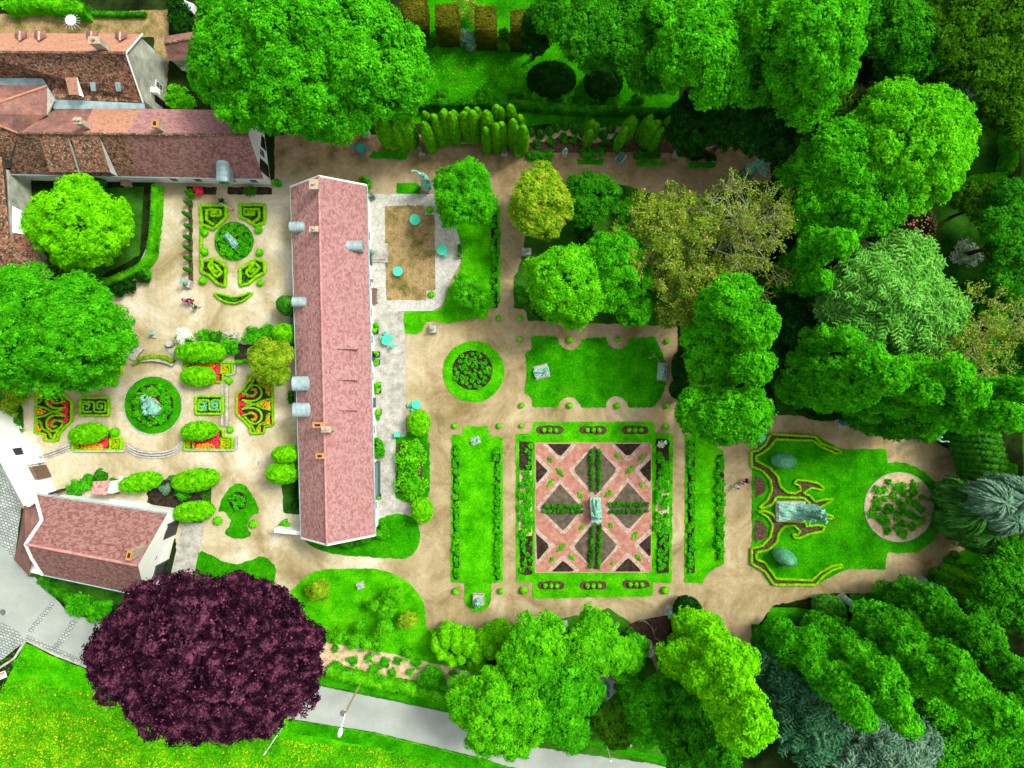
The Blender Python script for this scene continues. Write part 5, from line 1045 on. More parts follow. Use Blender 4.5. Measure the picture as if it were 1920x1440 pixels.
# big clipped cypresses
C1 = [(727,226),(740,232),(752,225),(760,217),(796,235),(794,206),(815,220),(811,212),(832,215),(832,207),(846,218),(849,204),(870,212),(875,200),(886,214),(893,200),(912,215),(910,237),(931,200),(939,203),(929,233),(940,228),(957,198),(975,215),(962,227),(970,235),(981,238),(705,228),(716,227)]
def cyps(L_, hts, rr, lab, grp, mat='cyp'):
    protos = [clipped('clipped_cypress', lab, 'cypress', cyp_prof(rr*f, 1.0*hh), mat, (0,0,0), grp, .085, 120, lumps=.05) for f, hh in ((1,hts),(.85,hts*.92))]
    for i, (x, y) in enumerate(L_):
        p0 = protos[i % 2]; o = p0 if i < 2 else copy_of(p0, (0,0,0)); o.location = tuple(P(x, y, hts*.92)*[1,1,0]); o.rotation_euler = (0,0,i*2.1); s = rng.uniform(.9,1.1); o.scale = (s,s,rng.uniform(.92,1.04)); o['label'] = lab
cyps(C1, 8.4, .74, 'tall clipped bright green cypress in the crowded row north of the brown path', 'clipped cypresses north of the path')
cyps([(1186,221),(1192,222),(1221,218),(1226,226),(1234,229),(1243,240),(1259,220),(1174,238)], 7.6, .66, 'clipped cypress of the group on the right end of the woodchip bed', 'clipped cypresses by the woodchip bed')
cyps([(1111,229),(1119,232),(1107,248)], 4.4, .62, 'clipped cypress of the trio standing in the woodchip bed', 'cypress trio in the woodchip bed')
cn = clipped('cone_shrub', 'small cone', 'shrub', cone_prof(.55,1.3), 'yew', (0,0,0), 'cone shrubs in the woodchip bed', .07, 150)
for i, (x, y) in enumerate([(995,250),(1013,254),(1030,248),(1042,242),(1059,238),(1077,244),(1093,252),(1145,243),(1130,254),(1787,1040),(1775,1050)]):
    o = cn if i == 0 else copy_of(cn, (0,0,0)); o.location = tuple(P(x,y)); o['label'] = 'small dark cone shaped shrub in the pale woodchip bed' if i < 9 else 'small dark cone shrub near the weeping conifers'; o['group'] = 'cone shrubs in the woodchip bed' if i < 9 else 'cone shrubs near the weepers'
for i, (x, y) in enumerate([(1007,268),(1033,265),(1056,258),(1077,262),(1137,268),(1157,258)]): shrub('low_shrub', 'low dark green shrub in the rose bed at the edge of the woodchips', 'shrub', x, y, 10, .8, 'mid', group='low shrubs at the woodchip edge')
# low hedges between the north statues
for a, b, y, l in ((985,1038,288,'first'),(1083,1142,286,'second'),(1186,1245,290,'third'),(1289,1350,292,'fourth')):
    shrub('rose_hedge', f'low leafy rose hedge, {l} from the left between the northern busts', 'hedge', a+10, y, 10, .9, 'mid' if l != 'fourth' else 'dark', sub=[(x, y+rng.uniform(-3,3), 10) for x in range(a+22, b-3, 12)])
# roses in round beds
rp = [shrub('rose_bush', 'rose', 'rose bush', 960, 720, 5.6, .45, m, leaf=.085, dens=.9, core=False) for m in ('rose','lime')]
rn = [0]
def rose(x, y, lab, grp, s=1, k=0, nm='rose_bush'):
    i = rn[0]; rn[0] += 1; p0 = rp[k]; o = copy_of(p0, P(x, y, .3)*[1,1,0]+[0,0,.12], rng.uniform(0,6.3), s*rng.uniform(.8,1.2)); o['label'] = lab; o['group'] = grp; o.name = nm; o['category'] = nm.replace('_', ' '); return o
def ring(cx, cy, r0, r1, n, lab, grp, s=1, hole=0, my=0):
    for i in range(n):
        t = i*2.399963; r = r0+(r1-r0)*math.sqrt((i+.5)/n); x, y = cx+r*math.cos(t), cy+r*math.sin(t); rose(x+rng.normal()*1, y+rng.normal()*1, lab, grp, s, int(rng.random() < my))
ring(886,694,0,34,46,'young rose bush in the round bed of the path crossing, bare soil between','roses in the crossing bed',.9,my=.2)
ring(287,760,12,36,46,'rose bush in the round bed around the pale statue group','roses around the statue group',1.15,my=.25)
ring(439,453,8,30,42,'rose bush in the round courtyard bed around the small statue','roses of the courtyard bed',1.05,my=.35)
ring(447,939,0,13,8,'rose bush in the small round bed of the pear shaped lawn','roses of the pear lawn',1.1)
def border(x0, x1, y0, y1, n, lab, grp, s=1, my=.15, skip=None):
    n = int(n*.88); s *= 1.07
    for i in range(n):
        x = rng.uniform(x0+2, x1-2); y = y0+(y1-y0)*(i+rng.random()*.8)/n
        if skip and skip[0] < y < skip[1] and rng.random() < skip[2]: continue
        rose(x, y, lab.replace('rose', 'leafy plant'), grp.replace('roses', 'border plants'), s, int(rng.random() < my), 'border_plant')
border(850,861,838,1084,42,'small rose in the left border of the long lawn','roses left of the long lawn'); border(928,938,840,1086,42,'small rose in the right border of the long lawn','roses right of the long lawn')
border(1290,1302,828,1073,46,'small rose in the left border of the narrow strip lawn','roses left of the strip lawn'); border(1343,1357,856,1046,38,'small rose in the right border of the narrow strip lawn','roses right of the strip lawn',1.15)
border(921,933,388,576,30,'small rose in the border beside the brown path near the terrace','roses of the terrace border')
border(975,997,832,880,7,'sparse rose on dark soil at the top of the left parterre border','sparse roses by the parterre',.8); border(975,997,884,1000,34,'full rose on pale sand in the left parterre border','full roses by the parterre',1.3,.1); border(975,998,1002,1072,20,'small rose at the lower end of the left parterre border','low roses by the parterre',.8,.3)
border(1231,1254,850,1000,44,'full rose in the right parterre border','roses right of the parterre',1.3,.05,(952,962,.9)); border(1231,1254,1002,1070,20,'small rose at the lower end of the right parterre border','low roses right of the parterre',.9)
whitep = shrub('white_flower', 'white blossoming plant at the top of the right parterre border', 'flower', 1240, 834, 7, .6, 'whitef', sub=[(1236,836,4),(1247,830,4)])
o = bpy.data.objects
for p0 in rp: bpy.data.objects.remove(p0)
for x, y in ((1031,806),(1112,806),(1190,806),(1033,1097),(1112,1097),(1192,1095)):
    for dx in (-11, 0, 11): c = copy_of(ballp, P(x+dx,y)+[0,0,.1], dx, .62, 'tiny dark box ball in one of the three ball beds of the parterre lawn'); c['group'] = 'tiny box balls of the small beds'
bp = shrub('box_clump', 'x', 'shrub', 960, 720, 5, .62, 'mid', leaf=.075, dens=1.1)
k = 0
for pts, n in (([(1109,845),(1108,916)],13),([(1122,843),(1123,914)],13),([(1110,987),(1107,1060)],14),([(1125,986),(1121,1062)],14),([(1024,948),(1090,948)],12),([(1020,958),(1090,958)],9),([(1143,944),(1211,944)],12),([(1143,958),(1210,957)],9)):
    for i in range(n):
        t = i/(n-1); x = pts[0][0]*(1-t)+pts[1][0]*t; y = pts[0][1]*(1-t)+pts[1][1]*t
        c = bp if k == 0 else copy_of(bp, (0,0,0)); k += 1; c.location = tuple(P(x+rng.normal()*.6,y+rng.normal()*.5)+[0,0,.15]); c.scale = (rng.uniform(.75,1.1),)*3; c.rotation_euler = (0,0,k)
        c['label'] = 'small green clump in a double row crossing a diamond of the brick parterre'; c['group'] = 'clumps in the parterre diamonds'
for a, b in (((1115,838),(1115,925)),((1116,982),(1115,1066)),((1018,953),(1090,953)),((1142,951),(1215,950))): pass
# yews in sandy round bed
for i in range(34):
    t = i*2.399963; r = 52*math.sqrt((i+.5)/34); shrub('creeping_yew', 'spreading dark green shrub in the sandy round bed of the east lawn', 'shrub', 1686+r*math.cos(t)+rng.normal()*2, 951+r*math.sin(t)+rng.normal()*2, rng.uniform(7,10.5), .7, 'bright', leaf=.12, group='shrubs in the sandy round bed', dens=.8)
# topiary eggs
e1 = clipped('egg_topiary', 'egg shaped grey green topiary on the upper part of the east lawn', 'topiary', ball_prof(1.0,2.6,12), 'egg', P(1462,862), None, .06, 330, (1.25,.85)); e1.rotation_euler = (0,0,-.1)
e2 = clipped('egg_topiary', 'egg shaped grey green topiary on the lower part of the east lawn', 'topiary', ball_prof(1.0,2.7,12), 'egg', P(1464,1040), None, .06, 330, (1.3,.85)); e2.rotation_euler = (0,0,-.55)
def blobtopi(lab, x, y, rx, ry, h, mat='topi', rz=0, group=None, cl=.34, name='cloud_pruned_shrub'):
    a = M(rx, h*.6); b_ = M(ry, h*.6); L = Leaves(); pr = np.array([a, b_, h*.5])
    L.core.sphere((0,0,h*.5), 1, 14, 9, (a*.84, b_*.84, h*.43)); n = int(4.2*(a*b_+ (a+b_)*h*.5)/(cl*cl)*1.0); dd = fib(n, -.7); dd = unit(dd+rng.normal(size=dd.shape)*.12)
    cp = dd*(pr-cl*.35)+[0,0,h*.5]; m = int(20*(cl/.34)**2*(2 if mat in ('dark','yew','egg') else 1.6)); e_ = unit(rng.normal(size=(n,m,3))+1.1*dd[:,None,:]+[0,0,.5]); lf = .075
    q = cp[:,None,:]+e_*cl*rng.uniform(.75,1.05,(n,m,1)); L.add(q.reshape(-1,3), (e_+rng.normal(size=e_.shape)*.35+[0,0,.3]).reshape(-1,3), lf, lf*.7)
    o = L.build(name, LF[mat]); o.location = tuple(P(x,y,h*.6)*[1,1,0]); o.rotation_euler = (0,0,rz); return label(o, lab, 'topiary', group)
for x, y, rx, ry, h, rz, l in ((370,706,30,17,2.6,0,'oval clipped shrub over the upper right red flower bed'),(372,808,32,16,2.6,.1,'oval clipped shrub over the lower right red flower bed'),(163,813,33,17,2.6,.15,'oval clipped shrub over the lower left red flower bed'),
 (262,905,37,16,2.8,.2,'oval clipped shrub above the bare plot by the tool shed'),(365,901,42,19,3.0,.15,'large oval clipped shrub on the right of the shrub bed'),(362,960,36,17,2.8,.1,'oval clipped shrub beside the concrete pad'),(375,660,46,18,2.6,0,'broad clipped shrub above the upper right red flower bed'),
 (536,852,24,14,4.5,0,'upper clipped shrub of the pair against the farmhouse west wall'),(529,887,28,19,4.5,0,'lower clipped shrub of the pair against the farmhouse west wall'),(538,573,15,17,4.2,.6,'dark clipped shrub by the west wall beneath the round dormer'),(533,626,20,17,4,0,'rounded shrub in the hedge end touching the farmhouse'),
 (785,793,19,22,2.6,0,'bubbly clipped shrub at the corner of the house paving'),(791,957,18,22,2.8,.2,'bubbly clipped shrub at the bend of the gravel path')): blobtopi(l, x, y, rx, ry, h, 'topi' if 'dark' not in l else 'yew', rz)
blobtopi('dark egg shaped yew at the edge of the south lawn beside a statue', 1558, 1143, 30, 22, 3.4, 'yew', -.45); blobtopi('dark round yew next to the leaning bronze at the path fork', 1292, 1150, 24, 27, 4.2, 'dark', .3)
blobtopi('dark clipped yew mound, left of the pair on the north lawn', 1034, 147, 44, 30, 3.2, 'dark'); blobtopi('dark clipped yew mound, right of the pair on the north lawn', 1132, 152, 34, 32, 3.0, 'dark')
blobtopi('long dark clipped yew behind the striding bronze', 1540, 770, 42, 16, 3.0, 'dark', -.1); blobtopi('dark yew beneath the forked green trees by the square lawn', 1278, 690, 14, 30, 3.2, 'dark'); blobtopi('dark rounded yew left of the big oval tree', 1277, 730, 18, 17, 3.0, 'dark')
for x in (1668,1685,1702): blobtopi('dark low clipped bush in the row of three near the draped statue', x, 1120, 10, 8, 1.4, 'dark', group='three dark low bushes')
# row of cloud-pruned conifers bottom centre
for i, (x, y, rx, ry) in enumerate([(820,1204,9,14),(838,1193,14,20),(829,1220,9,9),(857,1200,13,22),(842,1226,9,7),(878,1205,15,24),(865,1228,9,12),(895,1222,12,20),(900,1240,8,12),(908,1200,14,18),(920,1215,14,16),(925,1190,15,18),(940,1185,15,16),(850,1235,10,7),(945,1205,14,14),(886,1238,8,9)]):
    blobtopi('rounded lime green clipped conifer in the crowded row by the lower gravel path', x, y, rx, ry, 4.2+rng.uniform(-.8,.8), 'topi', .2, 'clipped conifers by the lower path')
# dark row on the far right
for i in range(9): blobtopi('dark clipped cypress in the leaning row at the far right', 1826+i*3.5, 800+i*12, 36, 7.5, 6.5, 'yew', -.15, 'dark cypress row at the far right')
for i, (x, y) in enumerate([(1780,1085),(1800,1078),(1818,1075),(1790,1100),(1810,1095),(1830,1090),(1775,1112),(1798,1115),(1820,1110),(1840,1105),(1845,1080)]): blobtopi('dark olive clipped conifer in the cluster beside the draped statue', x, y, 22, 9, 4.5, 'cyp' if i % 2 else 'yew', -.45, 'olive clipped cluster')
# clipped blocks on the north lawn
def cblock(x0, y0, x1, y1, h, lab, group=None):
    e = empty('clipped_block', P((x0+x1)/2, (y0+y1)/2, h)*[1,1,0], lab, 'topiary', group); a = P(x0,y0,h); b = P(x1,y1,h); L = Leaves(); w_, d_ = (b[0]-a[0])/2, (a[1]-b[1])/2
    L.core.box(-w_*.95,-d_*.95,0,w_*.95,d_*.95,h*.97); n = int(30*(w_*d_*4+4*(w_+d_)*h)); u = rng.uniform(-1,1,(n,3)); f = rng.random(n)
    tot = w_*d_*4; sd = f < tot/(tot+4*(w_+d_)*h); p = u*[w_,d_,h/2]+[0,0,h/2]; p[sd,2] = h; ns = np.zeros((n,3)); ns[sd,2] = 1
    ax = rng.random(n) < .5; s_ = np.sign(u); i = ~sd & ax; p[i,0] = s_[i,0]*w_; ns[i,0] = s_[i,0]; i = ~sd & ~ax; p[i,1] = s_[i,1]*d_; ns[i,1] = s_[i,1]
    L.add(p, ns+rng.normal(size=(n,3))*.4, .11, .08); L.build('foliage', LF['brownyew'], e); return e
for x0, x1, y0, y1, l in ((750,796,-20,38,'first'),(815,858,6,48,'second'),(890,930,10,55,'third'),(957,990,17,58,'fourth')): cblock(x0,y0,x1,y1,5.0, f'clipped yew block with flat brownish top, {l} from the left on the north lawn', 'clipped yew blocks')
# hedges
hedge([(780,190),(900,188),(985,192),(1080,200),(1180,204),(1270,208)], 13, 2.0, 'mid', 'hedge', lab='long leafy hedge across the north behind the clipped cypresses', cat='hedge', leaf=.13, den=55, jit=.12)
hedge([(288,345),(286,400),(281,450),(276,480),(258,500),(235,512),(205,524),(183,528)], 12, 1.7, 'lime', 'hedge', lab='bright clipped hedge on the wall around the small grassed courtyard', cat='hedge', leaf=.10, den=80, jit=.1)
hedge([(291,350),(290,400),(284,470)], 13, 1.0, 'mid', 'ivy_hedge', lab='leafy climbers on the courtyard side of the bright hedge', cat='hedge', leaf=.12, den=60, jit=.15)
hedge([(1908,200),(1906,300),(1896,320)], 14, 2.5, 'lime', 'hedge', lab='upright hedge bordering the far right meadow', cat='hedge', leaf=.15, den=45, jit=.2)
hedge([(1890,328),(1830,335),(1775,352),(1740,365)], 16, 2.5, 'lime', 'hedge', lab='hedge running left from the corner below the round yellow green tree', cat='hedge', leaf=.15, den=45, jit=.2)
hedge([(1903,870),(1908,960),(1906,1040)], 12, 2.5, 'lime', 'hedge', lab='thin bright hedge at the right edge beyond the dark cypress row', cat='hedge', leaf=.15, den=45, jit=.2)
hedge([(250,680),(262,672),(286,668),(308,671),(322,679)], 7, .9, 'gold', 'flower_hedge', lab='low curved hedge of yellow flowers inside the planter wall', cat='hedge', leaf=.09, den=90, jit=.08)
hedge([(440,679),(470,676),(535,677)], 7, 1.0, 'lime', 'hedge', lab='thin clipped hedge above the scroll bed by the farmhouse', cat='hedge', leaf=.09, den=80)
hedge([(1424,1178),(1423,1236)], 14, 1.4, 'mid', 'hedge', lab='short dark hedge on the right of the path leaving the garden', cat='hedge', leaf=.12, den=60, jit=.15)
hedge([(598,1010),(650,1022),(690,1012),(702,1000)], 16, .9, 'mid', 'climber_hedge', lab='planting along the lower gable of the farmhouse', cat='hedge', leaf=.11, den=60, jit=.15)
hedge([(612,1262),(680,1278),(740,1290),(800,1302),(850,1315)], 22, 1.5, 'lime', 'rose_hedge', lab='loose bright hedge along the road beside the cutting bed', cat='hedge', leaf=.14, den=48, jit=.25)
hedge([(70,1088),(100,1112),(130,1128)], 14, 1.1, 'mid', 'hedge', lab='low hedge on the bank below the gatehouse', cat='hedge', leaf=.12, den=50, jit=.2)
hedge([(0,5),(60,-2),(110,8),(155,12)], 22, 2.2, 'lime', 'hedge', lab='shrub hedge along the top left above the upper court', cat='hedge', leaf=.14, den=45, jit=.3)
hedge([(165,22),(215,24),(270,24)], 8, .8, 'mid', 'hedge', lab='low clipped hedge along the upper court', cat='hedge', leaf=.1, den=70)
# ================================================================ TREES
tree('chestnut_tree', 'huge bright green tree behind the stone cottage, largest crown at the top left', 'tree', [(470,90,14,95),(560,60,16,105),(650,80,15,105),(720,120,12,85),(560,150,14,100),(650,180,11,80),(470,170,11,70),(420,130,9,62),(742,165,9,54),(590,200,8,52),(655,200,7,42),(500,-20,13,95),(630,-30,13,95)], 'bright', 1.15, .19, 1.0)
tree('maple_tree', 'round yellow green tree in the small grassed courtyard', 'tree', [(150,425,8,72),(105,420,7,52),(195,420,7,52),(150,380,7,48),(140,462,6,48),(185,450,6,42)], 'yellow', .7, .15, 1.0)
tree('lime_tree', 'broad bright green tree at the left edge over the scroll bed', 'tree', [(60,610,11,90),(140,620,12,90),(190,635,10,62),(100,670,9,66),(20,650,10,75),(150,575,9,58),(170,690,8,45),(40,560,9,60),(-40,620,9,80)], 'bright', .95, .17, 1.0)
tree('copper_beech', 'enormous dark purple copper beech beside the street', 'tree', [(390,1210,16,130),(290,1210,13,105),(490,1200,13,100),(330,1290,13,90),(440,1290,13,95),(245,1240,9,75),(530,1260,9,70),(300,1150,10,60),(430,1140,10,65),(500,1150,9,55),(370,1330,9,55),(480,1330,8,50),(350,1130,9,50),(560,1200,7,40)], 'purple', 1.0, .17, 1.05)
tree('ash_tree', 'airy bright green tree at the corner of the curved terrace', 'tree', [(870,362,7,50),(850,390,6,34),(900,385,6,36),(880,335,6,38),(845,350,5,30)], 'bright', .6, .14, .8, shag=.5)
tree('oak_tree', 'rounded tree with golden orange tipped leaves beside the brown path', 'tree', [(1015,370,8,46),(1012,410,7,42),(1035,385,7,38),(990,395,6,34),(1015,340,6,34)], 'gold', .6, .14, 1.0)
tree('sapling', 'thin feathery sapling on the terrace lawn', 'tree', [(880,550,3,28),(900,565,2.6,22),(870,535,2.6,20)], 'bright', .45, .11, .3, fill=0, shag=.6)
tree('walnut_tree', 'large bright green round tree above the square lawn, left of the forked pair', 'tree', [(1060,525,10,60),(1040,550,8,48),(1085,560,8,45),(1100,510,8,42),(1020,510,7,35),(1075,590,6,28)], 'lime', .75, .16, 1.0)
tree('walnut_tree', 'bright green tree rising right behind the large round one above the square lawn', 'tree', [(1155,495,9,46),(1165,460,8,32),(1135,475,8,34),(1185,520,7,34),(1145,545,7,34)], 'bright', .75, .16, 1.0)
tree('cherry_tree', 'small leafy green tree overhanging the path on the upper edge of the square lawn', 'tree', [(1190,575,5,34),(1180,590,4,22),(1205,560,4,22)], 'bright', .6, .15, .85)
tree('birch_tree', 'feathery mid green tree between the golden tree and the pale bare trees', 'tree', [(1105,375,6,42),(1130,365,6,34),(1095,355,5,30),(1090,400,5,30)], 'mid', .55, .13, .7, shag=.5)
shrub('dark_bush', 'dark glossy bush in the shade between the golden and walnut trees', 'shrub', 1098, 435, 24, 3, 'dark', .13)
shrub('green_bush', 'rounded green bush under the left pale tree', 'shrub', 1180, 395, 26, 2.5, 'bright', .13)
shrub('dark_bush', 'dark bush under the left edge of the large walnut tree', 'shrub', 1018, 585, 18, 1.6, 'dark', .11)
shrub('green_bush', 'dark upright bush on the grass beside the long path', 'shrub', 975, 545, 13, 1.8, 'mid', .11, sub=[(978,560,11)])
bare_tree('hornbeam_tree', 'wide olive green tree with pale twigs, left one of the sparse pair', 'tree', (1255,450,9,95), 'dry', 10, .13, 9500)
bare_tree('hornbeam_tree', 'sparse tree with many bare beige twigs, right one of the pair', 'tree', (1405,430,10,95), 'dry', 12, .10, 4200)
bare_tree('hornbeam_tree', 'lower olive tree with thin twigs, below the sparse pair', 'tree', (1310,560,8,72), 'dry', 9, .14, 7500)
tree('acacia_tree', 'bright green tree with several rounded heads right of the square lawn', 'tree', [(1378,562,15,42),(1345,575,12,36),(1415,612,15,44),(1370,615,12,40),(1325,635,9,38),(1412,685,14,36),(1365,680,10,38),(1320,680,8,36),(1335,600,10,34)], 'bright', .8, .17, 1.0)
tree('acacia_tree', 'bright green oval tree overhanging the top of the strip lawn', 'tree', [(1330,775,9,50),(1370,775,11,48),(1405,780,12,42),(1305,775,8,38),(1395,760,11,38),(1350,795,8,36)], 'bright', .75, .17, 1.0)
def poplar(lab, tips, h, r, mat='bright', cl=.8, leaf=.18, g_=None, name='poplar_tree'): return col_tree(name, lab, 'tree', tips, h, r, mat, g_, cl, leaf)
poplar('slim poplar pointing up right, below the round yellow green tree', [(1585,452)], 17, 1.5, cl=.6); poplar('small slim poplar below the first one', [(1548,517)], 13, 1.1, cl=.55); poplar('slim poplar tip beside the pale larch, above the long poplar row', [(1600,635)], 16, 1.25, cl=.6)
poplar('big bright poplar with a rounded head at the left of the poplar row', [(1655,718,21,1.9),(1622,735,18,1.8),(1600,700,14,1.5),(1560,735,12,1.7)], 20, 1.9, cl=.65); poplar('second poplar of the row leading to the right edge', [(1725,708,21,1.55),(1705,745,17,1.5)], 21, 1.6, cl=.65); poplar('third poplar of the row leading to the right edge', [(1785,705,22,1.5),(1750,735,18,1.4)], 22, 1.6, cl=.65); poplar('fourth poplar of the row, nearest the dark cypresses', [(1832,750,22,1.6),(1795,762,18,1.5)], 22, 1.6, cl=.65); poplar('fifth poplar of the row, at the right edge of the picture', [(1885,768,23,1.7),(1905,735,22,1.5)], 23, 1.7, cl=.65)
poplar('dark poplar mass under the row of bright poplars', [(1700,788,12,1.5),(1735,792,12,1.5),(1765,795,12,1.5),(1680,770,12,1.4)], 12, 1.5, 'mid', cl=.65)
feather_tree('larch_tree', 'large pale feathery larch in the middle of the right side', 'tree', [(1660,560,11,105),(1740,590,11,80),(1600,560,9,70),(1700,500,9,70),(1710,640,9,70)], 'larch', 120, .24, tw=1.15, nd=30)
tree('linden_tree', 'huge round yellow green tree at the upper right', 'tree', [(1715,270,15,85),(1755,230,13,62),(1660,225,13,62),(1730,320,13,70),(1680,200,12,50),(1770,280,12,50),(1640,270,12,60),(1690,345,10,60)], 'lime', .85, .17, 1.0)
tree('linden_tree', 'big bright green tree left of and below the round yellow green one', 'tree', [(1580,290,13,62),(1620,340,13,70),(1560,360,11,62),(1540,310,10,50),(1640,370,12,60),(1520,400,9,48),(1580,400,10,55),(1500,330,8,40)], 'bright', .9, .17, 1.0)
tree('chestnut_tree', 'tall bright green tree at the top, right one of the three', 'tree', [(1540,60,20,75),(1500,30,19,75),(1545,130,17,55),(1480,120,15,55),(1510,190,13,50),(1440,40,15,60),(1550,-20,18,70)], 'bright', 1.0, .18, 1.0)
tree('chestnut_tree', 'bright green tree at the top, middle one of the three', 'tree', [(1310,90,16,70),(1340,140,14,58),(1270,110,13,50),(1370,80,14,58),(1290,30,14,70),(1390,20,14,60),(1330,50,15,60),(1400,160,11,45),(1460,180,10,42)], 'bright', .95, .18, 1.0)
tree('chestnut_tree', 'mid green tree at the top, left one of the three beside the yew mounds', 'tree', [(1090,50,12,60),(1140,60,12,55),(1060,20,12,55),(1190,90,11,45),(1120,20,11,60),(1200,40,12,60),(1215,140,9,38),(1110,90,9,40)], 'mid', .85, .17, .95)
for x, y, h, r, m, l in ((1190,75,13,30,'lime','bright leafy head'),): pass
tree('oak_tree', 'dark shaded green tree left in the top right corner wood', 'tree', [(1680,50,13,62),(1640,30,12,55),(1720,90,12,55),(1690,110,10,45)], 'mid', .9, .18, .8)
tree('oak_tree', 'dark olive tree in the top right corner', 'tree', [(1800,60,13,80),(1860,30,13,75),(1840,110,12,62),(1780,120,10,50),(1900,90,12,60)], 'olive', .9, .18, .8)
tree('oak_tree', 'dark olive tree at the right edge below the corner', 'tree', [(1890,180,11,55),(1910,230,10,45),(1860,200,9,40)], 'olive', .8, .17, .8)
tree('holly_tree', 'very dark low tree in the shade left of the silver spruce', 'tree', [(1740,140,6,60),(1700,150,5,45),(1770,170,5,42),(1640,120,5,45)], 'dark', .8, .18, .7)
tree('cedar_tree', 'dark olive conifer hanging over the north path by the tall bronze', 'tree', [(1310,230,8,46),(1350,215,9,50),(1290,255,6,36),(1390,235,9,46),(1430,250,9,46),(1470,255,8,44)], 'dark', .8, .16, .9)
feather_tree('pine_tree', 'olive pine with bare pale branches between the bright top trees', 'tree', [(1510,150,11,55),(1480,180,9,48),(1560,190,9,46)], 'olive', 60, .28)
feather_tree('pine_tree', 'small olive pine in the gap below the middle top tree', 'tree', [(1425,115,12,34)], 'olive', 60, .26)
feather_tree('silver_spruce', 'small silver green spruce right of the round yellow green tree', 'tree', [(1808,165,11,34)], 'blue2', 90, .24)
shrub('rhododendron', 'big dark rhododendron dotted with pink red flowers', 'shrub', 1722, 425, 36, 3, 'dark', .13); L = Leaves(); q = rng.normal(size=(190,3)); q = unit(q); q[:,2] = abs(q[:,2]); q = q*[2.1,2.4,1.3]+[0,0,1.9]; L.add(q, q+rng.normal(size=q.shape)*.2, .10, .09); o = L.build('blossom', LF['pinkf'], bpy.data.objects['rhododendron'])
shrub('white_rhododendron', 'bush covered in white flowers near the right edge', 'shrub', 1818, 472, 28, 2.2, 'whitef', .12)
tree('maple_tree', 'yellowish green small tree right of the shaded lawn', 'tree', [(1850,380,6,36),(1810,370,5,26),(1870,400,5,28)], 'olive', .6, .15, .9)
tree('yew_tree', 'dark green spreading tree at the right edge beside the white flowered bush', 'tree', [(1890,430,9,46),(1905,480,9,46),(1885,520,8,40),(1900,380,8,40)], 'mid', .8, .16, .9)
bare_tree('ash_tree', 'leafless tree with pale forking branches at the right edge', 'tree', (1850,630,12,85), 'dry', 6, .12, 2600, levels=4, spread=1.1)
tree('elder_tree', 'low dark green undergrowth tree beneath the leafless tree', 'tree', [(1850,620,5,50),(1890,580,5,45),(1880,680,5,50),(1830,560,4,36),(1800,680,4,40)], 'mid', .8, .17, .8)
tree('holly_tree', 'dark leafy tree in the gap left of the pale larch', 'tree', [(1500,620,5,36),(1480,570,5,26),(1470,670,4,30),(1540,670,5,30),(1560,600,5,36)], 'dark', .75, .16, .8)
tree('holly_tree', 'dark leafy tree beneath the bright tree in front of the poplar tip', 'tree', [(1510,455,5,34),(1560,430,5,34),(1620,410,5,34),(1470,350,4,26),(1660,460,5,30)], 'dark', .75, .16, .8)
weep_tree('weeping_cedar', 'green weeping conifer right of the sandy round bed', 'tree', [(1822,958,6,44),(1800,930,4,30),(1846,1000,5,36),(1795,985,3.5,26)], 'weep', 620, ln=1.3, leaf=.30)
weep_tree('weeping_cedar', 'blue green weeping conifer at the right edge', 'tree', [(1866,938,10,34),(1905,930,10,34),(1890,972,8,30)], 'blue2', 620, ln=1.3, leaf=.34)
poplar('tall bright yellow green poplar leaning down from the path fork', [(1418,1350,24,1.8),(1385,1365,23,1.7),(1400,1290,18,1.9),(1350,1260,15,1.8),(1320,1200,10,1.6)], 22, 2.0, 'yellow', .7, .18)
poplar('dark green tall poplar behind the bright yellow one', [(1360,1425,20,1.6),(1325,1400,17,1.8),(1300,1330,13,1.6),(1290,1430,16,1.5)], 19, 1.8, 'mid', .7, .18)
poplar('tall green poplar, left of the group at the lower right', [(1625,1345,21,1.5),(1590,1300,17,1.6),(1545,1255,13,1.5),(1510,1220,9,1.2)], 20, 1.5, cl=.65); poplar('tall green poplar in the middle of the lower right group', [(1705,1345,22,1.5),(1665,1290,18,1.6),(1625,1240,13,1.5),(1590,1215,9,1.1)], 21, 1.5, cl=.65)
poplar('broad green poplar with a rounded head in the lower right', [(1865,1340,24,1.9),(1815,1300,21,2.0),(1780,1250,17,1.8),(1740,1215,13,1.5)], 23, 2.0, cl=.7); poplar('green poplar at the right edge of the lower right group', [(1905,1265,22,1.7),(1860,1200,18,1.7),(1815,1185,15,1.5)], 20, 1.8, 'mid', cl=.7)
tree('maple_tree', 'mid green rounded tree behind the dark low bushes', 'tree', [(1660,1190,9,46),(1700,1180,9,40),(1640,1220,8,40),(1720,1230,9,42),(1690,1260,8,40)], 'mid', .8, .17, .9)
tree('maple_tree', 'mid green tree at the far right under the olive cluster', 'tree', [(1880,1090,9,46),(1860,1140,8,42),(1910,1140,9,46),(1900,1040,7,30)], 'mid', .8, .17, .9)
tree('maple_tree', 'low green trees filling the lower right corner', 'tree', [(1840,1400,7,60),(1900,1400,8,55),(1780,1400,6,50),(1880,1340,6,45),(1760,1310,6,45)], 'bright', .85, .18, .85)
feather_tree('blue_spruce', 'dark blue green fir between the yellow poplar and the green ones', 'tree', [(1500,1300,9,60),(1520,1370,10,66),(1460,1270,7,46),(1540,1250,6,36)], 'blue', 60, .27, droop=.1)
feather_tree('blue_cedar', 'pale silver blue cedar at the bottom right', 'tree', [(1660,1405,10,72),(1610,1420,9,52),(1710,1400,9,55)], 'blue2', 60, .28, droop=.1)
